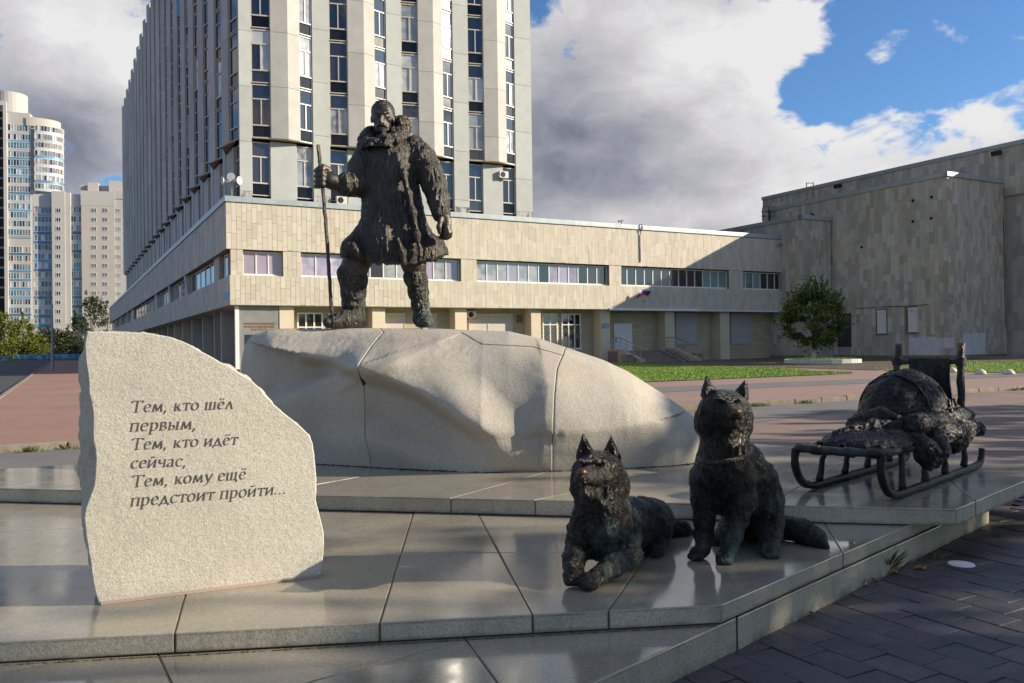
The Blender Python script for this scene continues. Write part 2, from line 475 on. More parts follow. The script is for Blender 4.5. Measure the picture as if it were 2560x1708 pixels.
def bronze(name, lo=(.030, .022, .017), hi=(.085, .055, .036), green=(.10, .20, .17), gamt=.35, rough=.42, fscale=(60, 60, 14), strength=.6, bd=.012):
    m, N, bs = newmat(name)
    tcn = N.n('ShaderNodeTexCoord')
    p = tcn.outputs['Object']
    g = N.n('ShaderNodeNewGeometry')
    ptn = g.outputs['Pointiness']
    n1 = N.noise(p, 3.2, 6, .65)
    n2 = N.noise(p, 11, 6, .7)
    c = N.mix(N.mr(n1, .35, .68), lo, hi)
    c = N.mix(N.m('MULTIPLY', N.mr(ptn, .50, .60), .45), c, (hi[0] * 1.9, hi[1] * 1.75, hi[2] * 1.55))
    gm = N.m('MULTIPLY', N.mr(N.m('ADD', N.m('MULTIPLY', n2, .6), N.m('MULTIPLY', N.noise(p, 1.7, 4, .6), .5)), .54, .70), gamt)
    c = N.mix(gm, c, green)
    N.set(bs.inputs['Base Color'], c)
    N.set(bs.inputs['Metallic'], N.m('SUBTRACT', .72, N.m('MULTIPLY', gm, .9)))
    N.set(bs.inputs['Roughness'], N.mr(n2, .3, .7, rough - .1, rough + .16))
    fur = N.noise(N.vm('MULTIPLY', p, fscale), 1.0, 4, .62, .8)
    fur = N.m('SUBTRACT', 1.0, N.m('ABSOLUTE', N.m('MULTIPLY_ADD', fur, 4.0, -2.0)))
    bp = N.n('ShaderNodeBump')
    bp.inputs['Strength'].default_value = strength
    bp.inputs['Distance'].default_value = bd
    N.set(bp.inputs['Height'], fur)
    N.set(bs.inputs['Normal'], bp.outputs[0])
    return m
MT['br_coat'] = bronze('bronze_fur_coat', lo=(.040, .036, .033), hi=(.098, .084, .070), green=(.10, .16, .14), rough=.44, strength=.8, fscale=(30, 30, 6.5), bd=.016)
MT['br_boot'] = bronze('bronze_fur_boot', lo=(.052, .050, .045), hi=(.10, .095, .080), green=(.13, .20, .16), gamt=.6, strength=.9, fscale=(30, 30, 8), bd=.02)
MT['br_skin'] = bronze('bronze_skin', lo=(.048, .041, .036), hi=(.10, .08, .065), gamt=.2, strength=.25, fscale=(30, 30, 30), rough=.4)
MT['br_dog'] = bronze('bronze_dog_fur', lo=(.018, .017, .017), hi=(.072, .060, .050), green=(.060, .14, .13), gamt=.65, rough=.27, fscale=(44, 44, 17), strength=.9, bd=.014)
MT['br_worn'] = bronze('worn_bronze', lo=(.06, .038, .026), hi=(.13, .08, .052), gamt=.05, rough=.36, strength=.3)
MT['br_sled'] = bronze('bronze_sledge', lo=(.013, .012, .013), hi=(.036, .031, .028), green=(.045, .09, .085), gamt=.5, rough=.4, fscale=(30, 30, 30), strength=.5)
MT['br_cargo'] = bronze('bronze_cargo', lo=(.016, .016, .018), hi=(.046, .041, .039), green=(.03, .05, .055), gamt=.3, rough=.3, fscale=(22, 22, 22), strength=.9)

# ------------------------------------------------------------------ frames of the two building groups
E1 = V((.879, .477, 0)).normalized()
E2 = V((-E1.y, E1.x, 0))
UZ = V((0, 0, 1))
CB = V((-20.6, 60.0, 0))
HB = CB + E1 * 55.6
def Bp(a, b, z=0): return CB + E1 * a + E2 * b + UZ * z
def Hp(a, f, z=0): return HB + E1 * a - E2 * f + UZ * z      # f runs towards the camera
def afac(px, py, b=0): return (onp(px, py, Bp(0, b), E2) - CB).dot(E1)
def bfac(px, py, a=0): return (onp(px, py, Bp(a, 0), E1) - CB).dot(E2)
def hfac_a(px, py, f): return (onp(px, py, Hp(0, f), E2) - HB).dot(E1)
def hfac_f(px, py, a): return -(onp(px, py, Hp(a, 0), E1) - HB).dot(E2)
def zfac(px, py, p0, n): return onp(px, py, p0, n).z

# ------------------------------------------------------------------ ground, roads, lawns
def sheet(name, poly, z, m, kind='structure', label=None):
    mb = MB().poly([(p[0], p[1], z) for p in poly])
    n = V(mb.v[1]) - V(mb.v[0])
    area = sum(poly[i][0] * poly[(i + 1) % len(poly)][1] - poly[(i + 1) % len(poly)][0] * poly[i][1] for i in range(len(poly)))
    if area < 0: mb.f = [f[::-1] for f in mb.f]
    return mb.build(name, m, kind=kind, label=label)
sheet('ground', [(-2500, -600), (2500, -600), (2500, 3000), (-2500, 3000)], -.004, MT['asphalt'], label='grey asphalt ground round the monument and between the buildings')
K0 = V((6.8, 21.8, 0))
def K(s): return K0 + E1 * s
R0 = V((-17.6, 28.6, 0))
def Rl(t): return R0 + E2 * t
Qc = V((-9.2, 13.1, 0))
def slab_ground(name, poly, z, m, label):
    o = MB().prism([(p[0], p[1]) for p in poly], -.05, z).build(name, m, kind='structure', label=label)
    return o
slab_ground('red_pavement', [Qc, K(-9), K(-9) + E2 * 60, Rl(160) + E1 * 9, Rl(160)], .095, MT['red_walk'], 'broad red asphalt pavement beside the road and the long building')
slab_ground('pink_path', [K(-8.99), K(60), K(60) + E2 * 60, K(-8.99) + E2 * 60], .092, MT['pink_walk'], 'worn pink asphalt path behind the monument kerb')
gp = [K(-3) + E2 * 5.2, K(12) + E2 * 4.4, K(40) + E2 * 3.6, K(40) + E2 * 7.2, K(14) + E2 * 7.0, K(-3) + E2 * 8.0]
sheet('asphalt_patch', gp, .098, MT['asphalt_grey'], label='grey asphalt strip mended into the pink path')
sheet('road', [Rl(-60), Rl(170), Rl(170) - E1 * 16, Rl(-60) - E1 * 16], .004, MT['road'], label='dark asphalt road beside the red pavement')
sheet('cross_road', [(-260, 158), (-70, 172), (-70, 186), (-260, 180)], .012, MT['road'], label='far road crossing in front of the blue fence')
sheet('asphalt_strip', [(-30, 2), Qc + V((0, 0, 0)), K(-12) - E2 * .3, K(8) - E2 * .3, (3.0, 15), (-2, 12.2), (-12, 8.2)], .003, MT['asphalt_grey'], label='grey asphalt strip behind the granite platform')

def kerb(name, p0, d, n, step, side, z1, label, skip=()):
    root = thing(name, p0, label, None, None, 'structure')
    root['kind'] = 'structure'
    w = .16
    mb = MB().obox((0, -w / 2, -.1), (step - .015, 0, 0), (0, w, 0), (0, 0, z1 + .1))
    me = mb.mesh('kerb_stone', MT['kerb'], bevel=.018)
    ang = math.atan2(d.y, d.x)
    for i in range(n):
        if i in skip: continue
        o = link('kerb_stone', me, root, V(p0) + d * (i * step) + V((0, 0, RNG.uniform(-.012, .008))))
        o.rotation_euler = (RNG.uniform(-.02, .02), RNG.uniform(-.008, .008), ang + RNG.uniform(-.012, .012))
        o.scale = (RNG.uniform(.97, 1.0), 1, 1)
    return root
kerb('plaza_kerb', K(-18.3) - E2 * .08, E1, 70, 1.0, 1, .125, 'weathered concrete kerb between the asphalt and the pink path')
kerb('road_kerb', Rl(-17.8) - E1 * .08, E2, 140, 1.0, 1, .135, 'long pale kerb between the dark road and red pavement')

def tufts(name, spots, n_each, spread, h, m, label, seed=3, base=0.0, lean=.35, w=.012):
    r = random.Random(seed)
    mb = MB()
    for (x, y) in spots:
        k = int(n_each * r.uniform(.5, 1.5))
        for _ in range(k):
            a, q = r.uniform(0, 6.283), spread * abs(r.gauss(0, .6))
            px, py = x + q * math.cos(a), y + q * math.sin(a)
            hh = h * r.uniform(.45, 1.2)
            b = r.uniform(0, 6.283)
            dx, dy = math.cos(b) * w * r.uniform(.6, 1.3), math.sin(b) * w
            lx, ly = r.gauss(0, lean) * hh, r.gauss(0, lean) * hh
            mb.add([(px - dx, py - dy, base), (px + dx, py + dy, base), (px + lx * .5 + dx * .6, py + ly * .5 + dy * .6, base + hh * .62), (px + lx, py + ly, base + hh)], [(0, 1, 2), (0, 2, 3)])
    return mb.build(name, m, kind='stuff', label=label)
kw = []
for i in range(46):
    s = RNG.choice([RNG.uniform(-1, 1.2), RNG.uniform(3.2, 6.4), RNG.uniform(10, 14), RNG.uniform(-17, -14)])
    p = K(s) - E2 * RNG.uniform(.15, .32)
    kw.append((p.x, p.y))
tufts('kerb_weeds', kw, 42, .22, .10, MT['dryblade'], 'small weeds growing along the plaza kerb', 5, 0, .5, .009)

L0 = V((5.3, 33.7, 0))
lawn_poly = [L0 - E1 * 11, L0 + E1 * 10.5, L0 + E1 * 13 + E2 * .4, L0 + E1 * 14.2 + E2 * 1.6, L0 + E1 * 14.2 + E2 * 4, V((16.8, 51)), V((11, 61)), Bp(33, -5.2), Bp(26, -5.0), Bp(3, -3.2), Bp(-1, -5)]
lawn_poly = [(p.x, p.y) for p in lawn_poly]
LZ = .12
sheet('lawn', lawn_poly, LZ, MT['lawn'], label='bright green lawn in front of the long low building')
right_lawn = [(19.5, 43.6), (22.2, 38.9), (24, 38.2), (32, 42), (44, 56), (40, 60), (29, 57)]
sheet('side_lawn', right_lawn, LZ + .003, MT['lawn'], label='smaller green lawn beside the tall stone hall')
dry_poly = [(p.x, p.y) for p in (V((16.9, 51.2)), V((11.1, 61.3)), Bp(33.4, -5.0), Bp(54, -.5), Hp(4.5, 4), Hp(4.5, 17), V((41, 60.5)), V((28.8, 57.3)), V((19.3, 43.9)))]
sheet('bare_verge', dry_poly, LZ - .006, MT['soil'], label='bare earth verge under the tree by the hall')
def inside(p, poly):
    c, n = False, len(poly)
    for i in range(n):
        a, b = poly[i], poly[(i + 1) % n]
        if (a[1] > p[1]) != (b[1] > p[1]) and p[0] < (b[0] - a[0]) * (p[1] - a[1]) / (b[1] - a[1]) + a[0]: c = not c
    return c
def blades(name, poly, n, h, m, label, seed, w=.02, near=None):
    r = random.Random(seed)
    xs, ys = [p[0] for p in poly], [p[1] for p in poly]
    pts = []
    while len(pts) < n:
        p = (r.uniform(min(xs), max(xs)), r.uniform(min(ys), max(ys)))
        if inside(p, poly) and (near is None or near(p, r)): pts.append(p)
    return tufts(name, pts, 1.2, .05, h, m, label, seed, LZ - .01, .4, w)
lawn_front = [(p[0], p[1]) for p in lawn_poly]
blades('lawn_grass', lawn_front, 46000, .075, MT['blade'], 'short blades of grass standing on the lawn', 1, .014, lambda p, r: p[0] > 1 and r.random() < min(1, (42 / max(20, p[1])) ** 2))
blades('side_lawn_grass', right_lawn, 6000, .085, MT['blade'], 'short blades of grass on the side lawn', 2, .022)
blades('verge_grass', dry_poly, 5000, .05, MT['dryblade'], 'thin dry grass on the bare verge', 4, .022)

# ------------------------------------------------------------------ tiled walls
UT = MB().box(0, 1, 0, 1, 0, 1)      # unit tile: x along the wall, y outwards, z up
unit_tile = {}
def utile(m):
    if m.name not in unit_tile:
        mb = MB()
        vs = [(0, 0, 0), (1, 0, 0), (1, 0, 1), (0, 0, 1), (.012, 1, .006), (.988, 1, .006), (.988, 1, .994), (.012, 1, .994)]
        mb.add(vs, [(5, 4, 7, 6), (0, 4, 5, 1), (1, 5, 6, 2), (2, 6, 7, 3), (3, 7, 4, 0)])
        unit_tile[m.name] = mb.mesh('tile', m)
    return unit_tile[m.name]
def tiles_for(O, U, N, w, h, tw, th, m, holes=(), seed=1, thick=.03):
    """list of tiles (centre, origin, U, N, w, h, thickness, material) covering a wall in uneven vertical courses"""
    r = random.Random(seed)
    out = []
    nc = max(1, round(w / tw))
    cw = w / nc
    for i in range(nc):
        z = -r.uniform(0, th)
        while z < h - .01:
            hh = th * r.choice([.55, .8, 1.0, 1.0, 1.25])
            z0, z1 = max(0, z), min(h, z + hh)
            if h - z1 < th * .25: z1 = h
            z = z1
            if z1 - z0 < .05: continue
            u0, u1 = i * cw, (i + 1) * cw
            segs = [(z0, z1)]
            for (a0, a1, b0, b1) in holes:
                if u1 > a0 + cw * .4 and u0 < a1 - cw * .4:
                    ns = []
                    for (s0, s1) in segs:
                        if s1 <= b0 or s0 >= b1: ns.append((s0, s1)); continue
                        if s0 < b0: ns.append((s0, b0))
                        if s1 > b1: ns.append((b1, s1))
                    segs = ns
            for (s0, s1) in segs:
                if s1 - s0 < .04: continue
                o = O + U * (u0 + .004) + UZ * s0
                out.append((o, U, N, cw - .008, s1 - s0 - .008, thick * r.uniform(.7, 1.2), m))
    return out
def put_tiles(parent, tl, limit=300, name='tile', loose='wall_tiling'):
    key = lambda t: (t[0] + t[1] * t[3] * .5 - CAM).length
    tl = sorted(tl, key=key)
    for (o, U, N, w, h, tk, m) in tl[:limit]:
        ob = link(name, utile(m), parent, o)
        flip = U.cross(N).z < 0
        ob.matrix_basis = Matrix.Translation(o - wl(parent)) @ Matrix(((U.x * w, N.x * tk, 0, 0), (U.y * w, N.y * tk, 0, 0), (0, 0, h, 0), (0, 0, 0, 1)))
    rest = tl[limit:]
    if rest:
        ms = []
        mb = MB()
        for (o, U, N, w, h, tk, m) in rest:
            if m not in ms: ms.append(m)
            a, b = U * w, N * tk
            p = [o, o + a, o + a + UZ * h, o + UZ * h]
            q = [x + b for x in p]
            fl = U.cross(UZ).dot(N) > 0
            fs = [(4, 5, 6, 7), (0, 1, 5, 4), (1, 2, 6, 5), (2, 3, 7, 6), (3, 0, 4, 7)]
            if not fl: fs = [f[::-1] for f in fs]
            mb.add(p + q, fs, ms.index(m))
        mb.build(loose, ms, parent, kind='stuff')

def window(parent, O, U, N, w, h, cols, panes, frame=MT['frame'], ft=.07, fd=.09, sill=True, rows=None):
    """O = lower left corner of the frame's face. cols = list of relative widths; panes = material per column; rows = list of relative heights"""
    mb = MB()
    tot = float(sum(cols))
    rows = rows or [1.0]
    rt = float(sum(rows))
    iw, ih = w - 2 * ft, h - 2 * ft
    B = -N * fd
    mb.obox(O, U * w, B, UZ * ft); mb.obox(O + UZ * (h - ft), U * w, B, UZ * ft)
    mb.obox(O + UZ * ft, U * ft, B, UZ * ih); mb.obox(O + U * (w - ft) + UZ * ft, U * ft, B, UZ * ih)
    xs = [0.0]
    for c in cols: xs.append(xs[-1] + iw * c / tot)
    zs = [0.0]
    for c in rows: zs.append(zs[-1] + ih * c / rt)
    for x in xs[1:-1]: mb.obox(O + U * (ft + x - ft * .55) + UZ * ft - N * .002, U * ft * 1.1, B, UZ * ih)
    for z in zs[1:-1]: mb.obox(O + U * ft + UZ * (ft + z - ft * .4) - N * .004, U * iw, B, UZ * ft * .8)
    if sill: mb.obox(O - U * .05 - UZ * .06 - N * fd, U * (w + .1), N * (fd + .12), UZ * .05)
    f = mb.build('window', frame, parent)
    k = 0
    for j in range(len(rows)):
        for i in range(len(cols)):
            p = O + U * (ft + xs[i]) + UZ * (ft + zs[j]) - N * (fd * .6)
            q = MB().obox(p, U * (xs[i + 1] - xs[i]), -N * .02, UZ * (zs[j + 1] - zs[j]))
            q.build('pane', panes[k % len(panes)], f)
            k += 1
    return f

# block-work material with courses that follow the wall
def coursed(name, c1, c2, bw=.9, bh=.36):
    m, N, bs = newmat(name)
    g = N.n('ShaderNodeNewGeometry')
    p = g.outputs['Position']
    u = N.m('ADD', N.vm('DOT_PRODUCT', p, tuple(E1)), N.vm('DOT_PRODUCT', p, tuple(E2)))
    z = N.n('ShaderNodeSeparateXYZ', i_0=p).outputs[2]
    bt = N.n('ShaderNodeTexBrick')
    N.set(bt.inputs['Vector'], N.n('ShaderNodeCombineXYZ', i_0=u, i_1=z, i_2=0.0).outputs[0])
    bt.inputs['Scale'].default_value = 1.0
    bt.inputs['Brick Width'].default_value = bw
    bt.inputs['Row Height'].default_value = bh
    bt.inputs['Mortar Size'].default_value = .012
    bt.inputs['Color1'].default_value = (*c1, 1)
    bt.inputs['Color2'].default_value = (*c2, 1)
    bt.inputs['Mortar'].default_value = (c1[0] * .6, c1[1] * .6, c1[2] * .55, 1)
    c = N.mix(N.m('MULTIPLY', N.mr(N.noise(p, .7, 6, .65), .5, .75), .35), bt.outputs[0], (c1[0] * .55, c1[1] * .54, c1[2] * .5))
    N.set(bs.inputs['Base Color'], c)
    bs.inputs['Roughness'].default_value = .8
    bp = N.n('ShaderNodeBump')
    bp.inputs['Strength'].default_value = .4
    bp.inputs['Distance'].default_value = .02
    N.set(bp.inputs['Height'], N.m('MULTIPLY', bt.outputs[1], -1.0))
    N.set(bs.inputs['Normal'], bp.outputs[0])
    return m
MT['blockwork'] = coursed('cream_blockwork', (.50, .42, .27), (.40, .345, .23))

# ------------------------------------------------------------------ the long low building
ZP0, ZS, ZH, ZT, ZC = 4.95, 7.12, 9.02, 12.42, 12.86
LEN_R, LEN_L = 55.6, 168.0
pod = thing('institute_building', Bp(0, 0), 'long low limestone building with a ribbon of white windows behind the statue', 'building')
MB().obox(Bp(.62, .62, ZP0), E1 * (LEN_R - .62), E2 * 30, UZ * (12.25 - ZP0)).obox(Bp(.62, 30.6, ZP0), E1 * 30, E2 * (LEN_L - 30.6), UZ * (12.25 - ZP0)).build('inner_wall', MT['dark'], pod)
wb = MB()
wb.obox(Bp(.03, .03, ZH), E1 * (LEN_R - .03), E2 * .5, UZ * (ZT - ZH))
wb.obox(Bp(.03, .53, ZH), E1 * .5, E2 * (LEN_L - .5), UZ * (ZT - ZH))
wb.build('upper_wall', MT['joint'], pod)
wb = MB()
wb.obox(Bp(.25, .03, ZP0), E1 * (LEN_R - .25), E2 * .5, UZ * (ZS - ZP0))
wb.obox(Bp(.25, .53, ZP0), E1 * .34, E2 * (LEN_L - .5), UZ * (ZS - ZP0))
wb.build('spandrel_wall', MT['joint'], pod)
MB().obox(Bp(.3, .1, ZP0 - .02), E1 * (LEN_R - .3), E2 * 3.2, UZ * .019).obox(Bp(.3, 3.3, ZP0 - .02), E1 * 3, E2 * (LEN_L - 3.3), UZ * .019).build('soffit', MT['tiles'], pod)
cp = MB()
cp.obox(Bp(-.10, -.10, ZT + .02), E1 * (LEN_R + .1), E2 * .5, UZ * (ZC - ZT - .02))
cp.build('roof_coping', MT['coping'], pod, bevel=.03)
MB().obox(Bp(-.10, .402, ZT + .02), E1 * .5, E2 * (LEN_L - .4), UZ * (ZC - ZT - .02)).build('roof_coping', MT['coping'], pod, bevel=.03)
MB().obox(Bp(.5, .5, 12.3), E1 * (LEN_R - .5), E2 * 30, UZ * .06).obox(Bp(.5, 30.5, 12.3), E1 * 30, E2 * (LEN_L - 31), UZ * .06).build('flat_roof', MT['asphalt_grey'], pod)
tl = []
tl += tiles_for(Bp(0, .03, ZH), E1, -E2, LEN_R, ZT - ZH, .365, 1.15, MT['tile'], seed=3)
tl += tiles_for(Bp(.23, .03, ZP0), E1, -E2, LEN_R - .23, ZS - ZP0, .365, 1.05, MT['tile'], seed=4)
tl += tiles_for(Bp(.03, .0, ZH), E2, -E1, LEN_L, ZT - ZH, .5, 1.3, MT['tiles'], seed=5)
tl += tiles_for(Bp(.25, .0, ZP0), E2, -E1, LEN_L, ZS - ZP0, .5, 1.1, MT['tiles'], seed=6)
# ribbon windows of the sunlit side
PY = 660
def af(px, b=.45): return afac(px, PY, b)
gl, gd, gw, gt, gc, gb = MT['glassl'], MT['glass'], MT['glassw'], MT['glasst'], MT['glassc'], MT['glassb']
ribbons = [(606, 704, [1, 1, 1], [gl, gl, gl]),
           (750, 1147, [1, 1, 1, .9, 1, 1, 1, .9, 1, 1, 1, 1], [gl, gl, gl, gl, gl, gd, gc, gc, gc, gl, gc, gl]),
           (1187, 1516, [1, 1, 1, 1, 1, 1, 1.05, 1, 1, 1, 1, 1, 1], [gc, gc, gc, gl, gc, gc, gd, gl, gl, gl, gb, gb, gb]),
           (1547, 1815, [.8, 1, 1, 1, 1, 1, 1.1, 1, 1, 1, 1, 1, 1], [gd, gd, gd, gd, gd, gb, gb, gd, gd, gd, gt, gt, gt]),
           (1850, 1954, [.6, 1, 1, 1, 1, 1], [gt, gt, gt, gd, gd, gd])]
edges = []
for (x0, x1, cols, panes) in ribbons:
    a0, a1 = af(x0), af(x1)
    edges.append((a0, a1))
    window(pod, Bp(a0, .42, ZS + .08), E1, -E2, a1 - a0, ZH - ZS - .16, cols, panes, ft=.085)
pr = [(.3, edges[0][0] - .02)] + [(edges[i][1] + .02, edges[i + 1][0] - .02) for i in range(4)] + [(edges[4][1] + .02, LEN_R)]
for (a0, a1) in pr:
    MB().obox(Bp(a0, .08, ZS), E1 * (a1 - a0), E2 * .5, UZ * (ZH - ZS)).build('window_pier', MT['joint'], pod)
    tl += tiles_for(Bp(a0, .08, ZS), E1, -E2, a1 - a0, ZH - ZS, .365, 1.0, MT['tile'], seed=int(a0 * 10) + 7)
put_tiles(pod, tl, 300)
MB().obox(Bp(afac(1524, 775, -.05), -.13, ZP0 - .10), E1 * 10.5, E2 * .14, UZ * .22).build('canopy_edge', MT['white'], pod)
MB().obox(Bp(afac(1524, 775, -.05) + 10.52, -.09, ZP0 - .10), E1 * (LEN_R - afac(1524, 775, -.05) - 10.6), E2 * .1, UZ * .15).build('canopy_edge', MT['wallwhite'], pod)
# shaded side: windows, slanted fins
def bf(px, py=700): return bfac(px, py, .55)
lw = [(562, 572, 1), (480, 541, 5), (436, 464, 3), (400, 423, 3), (340, 384, 6), (305, 327, 5), (291, 300, 4), (281, 287, 3)]
for (x0, x1, nc) in lw:
    b1, b0 = bf(x0), bf(x1)
    b0, b1 = max(b0, .62), max(b1, b0 + .8)
    window(pod, Bp(.50, b0, ZS + .08), E2, -E1, b1 - b0, ZH - ZS - .16, [1] * nc, [gc, gd, gc], ft=.08, sill=False)
b_ = [bf(x) for x in (557, 541, 484, 465, 433, 425, 399, 385)]
def leftpier(b0, b1):
    MB().obox(Bp(.32, b0, ZS), E1 * .3, E2 * (b1 - b0), UZ * (ZH - ZS)).build('window_pier', MT['tiles'], pod)
leftpier(bf(556), bf(543)); leftpier(bf(478), bf(468)); leftpier(bf(433), bf(427)); leftpier(bf(398), bf(390)); leftpier(bf(337), bf(330)); leftpier(bf(303), bf(301)); leftpier(bf(290), bf(288))
for px in (464, 423, 390, 318, 302, 290):
    b0 = bfac(px, 700, .1)
    p = Bp(.05, b0, ZH)
    MB().add([p, p + E2 * 1.1, Bp(.25, b0 + 1.1 - .9, ZS - .5), Bp(.25, b0 - .9, ZS - .5), Bp(.62, b0, ZH), Bp(.62, b0 + 1.1, ZH), Bp(.62, b0 + .2, ZS - .5), Bp(.62, b0 - .9, ZS - .5)],
             [(0, 1, 2, 3), (4, 7, 6, 5), (0, 3, 7, 4), (1, 5, 6, 2), (0, 4, 5, 1), (3, 2, 6, 7)]).build('slanted_fin', MT['sideconc'], pod)
# ground floor of the sunlit side
B1 = 1.7
MB().obox(Bp(1.4, B1, 0), E1 * (LEN_R - 1.4), E2 * .4, UZ * (ZP0 - .02)).build('ground_floor_wall', MT['blockwork'], pod)
def gf(px, b=B1): return afac(px, 800, b)
def pier(x0, x1, b0=.45, b1=B1, m=MT['blockwork']):
    a0, a1 = gf(x0, b0), gf(x1, b0)
    MB().obox(Bp(a0, b0, 0), E1 * (a1 - a0), E2 * (b1 - b0 - .004), UZ * (ZP0 - .024)).build('pier', m, pod)
MT['cream'] = mat('cream_stone', (.60, .51, .36), (.66, .57, .42), 1.5, .75, .2, 50, rnd=.05)
pier(699, 735, .45, B1, MT['cream'])
for x0, x1 in ((931, 963), (1138, 1167), (1328, 1352), (1501, 1525), (1663, 1686), (1800, 1823)): pier(x0, x1, .5, B1, MT['cream'])
a0, a1 = gf(598, .5), gf(699, .5)
MB().obox(Bp(a0, .5, 0), E1 * (a1 - a0 - .003), E2 * .8, UZ * (ZP0 - .025)).build('memorial_wall', MT['greystone'], pod)
MB().obox(Bp(a0 - .30, .42, 0.25), E1 * .28, E2 * .3, UZ * (ZP0 - .3)).build('corner_post', MT['white'], pod)
for x0, x1 in ((613.6, 631), (639, 656), (664, 681)):
    p0, p1 = onp(x0, 884, Bp(0, .46), E2), onp(x1, 837, Bp(0, .46), E2)
    MB().obox(V((p0.x, p0.y, p0.z)), E1 * (p1 - p0).dot(E1), E2 * .035, UZ * (p1.z - p0.z)).build('memorial_plaque', MT['plaque'], pod)
fnt = None
def text_mesh(s, size, extr):
    cu = bpy.data.curves.new('lettering', 'FONT')
    cu.body = s
    cu.size = size
    cu.extrude = extr
    cu.align_x = 'CENTER'
    ob = bpy.data.objects.new('lettering', cu)
    COL.objects.link(ob)
    dg = bpy.context.evaluated_depsgraph_get()
    me = bpy.data.meshes.new_from_object(ob.evaluated_get(dg))
    bpy.data.objects.remove(ob)
    return me
for s, px, py, wpx in (('АРКТИЧЕСКИЙ И АНТАРКТИЧЕСКИЙ', 649, 811.5, 77), ('НАУЧНО-ИССЛЕДОВАТЕЛЬСКИЙ', 649, 819.0, 75), ('ИНСТИТУТ', 649, 826.0, 40)):
    me = text_mesh(s, .20, .012)
    wid = max(v.co.x for v in me.vertices) - min(v.co.x for v in me.vertices)
    p = onp(px, py, Bp(0, .485), E2)
    L = (onp(px + wpx / 2, py, Bp(0, .485), E2) - onp(px - wpx / 2, py, Bp(0, .485), E2)).dot(E1)
    me.materials.clear(); me.materials.append(MT['gold'])
    o = link('lettering', me, pod, p)
    k = L / wid
    o.matrix_basis = Matrix.Translation(p - wl(pod)) @ Matrix(((E1.x * k, 0, -E2.x, 0), (E1.y * k, 0, -E2.y, 0), (0, 1.0, 0, 0), (0, 0, 0, 1)))
def shutter(parent, O, U, N, w, h, m, box=True, n=None):
    n = n or int(h / .11)
    mb = MB()
    prof = []
    for i in range(n):
        z = h * i / n
        prof += [(0, z), (.018, z + h / n * .25), (.018, z + h / n * .85)]
    prof.append((0, h))
    vs = []
    for (d, z) in prof: vs += [O + N * d + UZ * z, O + U * w + N * d + UZ * z]
    fs = [(2 * i, 2 * i + 1, 2 * i + 3, 2 * i + 2) for i in range(len(prof) - 1)]
    if U.cross(UZ).dot(N) < 0: fs = [f[::-1] for f in fs]
    mb.add(vs, fs)
    s = mb.build('shutter', m, parent)
    fr = MB()
    fr.obox(O - U * .07, U * .07, N * .06, UZ * h); fr.obox(O + U * w, U * .07, N * .06, UZ * h)
    fr.obox(O - U * .07 + UZ * h, U * (w + .14), N * .12, UZ * .22); fr.obox(O - U * .1 - UZ * .07, U * (w + .2), N * .1, UZ * .07)
    fr.build('shutter_frame', m, s)
    return s
def shut(x0, x1, zb, zt, m, b=B1):
    a0, a1 = gf(x0, b), gf(x1, b)
    shutter(pod, Bp(a0, b - .02, zb), E1, -E2, a1 - a0, zt - zb, m)
shut(964, 1010, .5, 4.3, MT['shutter']); shut(1058, 1090, .5, 4.3, MT['shutter'])
shut(1173, 1218, 1.2, 4.3, MT['shutter']); shut(1222, 1279, 1.2, 4.3, MT['shutter'])
shut(1690, 1742, 1.7, 4.5, MT['shutterg']); shut(1827, 1876, 1.7, 4.5, MT['shutterg'])
def grilled(x0, x1, zb, zt, cols, pan):
    a0, a1 = gf(x0), gf(x1)
    wdt, hgt = a1 - a0, zt - zb
    f = window(pod, Bp(a0, B1 - .14, zb), E1, -E2, wdt, hgt, cols, pan, rows=[3, 1.3], ft=.11, fd=.1, frame=MT['frame'])
    mb = MB()
    N = -E2
    hh = hgt * .70 - .15
    s = .42
    n = int(wdt / s) + 1
    for k in range(n):
        for sgn in (1, -1):
            pts = []
            m_ = max(4, int(hh / .32))
            for j in range(m_ + 1):
                u = min(max(k * s + s * .5 + sgn * (s * .5 if j % 2 else -s * .5) * .98, .06), wdt - .06)
                pts.append(Bp(a0 + u, B1 - .165 - .012 * sgn, zb + .08 + hh * j / m_))
            mb.tube(pts, .009, 4)
    mb.build('grille', MT['oldframe'], f)
grilled(742, 806, .9, 4.5, [1, 1.1, 1], [gb, gb, gb, gb, gb, gb]); grilled(821, 884, .9, 4.5, [1, 1.1, 1], [gb] * 6)
grilled(1355, 1392, 1.35, 4.6, [1, 1], [gd] * 4); grilled(1402, 1450, 1.35, 4.6, [1, 1, .9], [gd] * 6)
# door
a0, a1 = gf(1536, B1), gf(1576, B1)
d0 = MB().obox(Bp(a0, B1 - .06, 1.08), E1 * (a1 - a0), E2 * .05, UZ * 2.5).build('door', MT['white'], pod)
MB().obox(Bp(a0 - .12, B1 - .09, 1.08), E1 * .12, E2 * .08, UZ * 2.62).obox(Bp(a1, B1 - .09, 1.08), E1 * .12, E2 * .08, UZ * 2.62).obox(Bp(a0, B1 - .09, 3.58), E1 * (a1 - a0), E2 * .08, UZ * .12).build('door_frame', MT['frame'], d0)
MB().obox(Bp(a0 + .06, B1 - .14, 2.0), E1 * .05, E2 * .08, UZ * .3).build('handle', MT['black'], d0)
p = onp(1514, 813, Bp(0, .46), E2)
MB().obox(p - E1 * .38 - UZ * .28, E1 * .76, E2 * .03, UZ * .46).build('wall_plaque', MT['galv'], pod)
p0 = onp(1291, 787, Bp(0, B1 - .03), E2)
MB().obox(p0 - UZ * .7, E1 * .6, E2 * .03, UZ * .7).build('rusty_hatch', MT['brownframe'], pod)
p = onp(566, 740, Bp(.2, 0), E1)
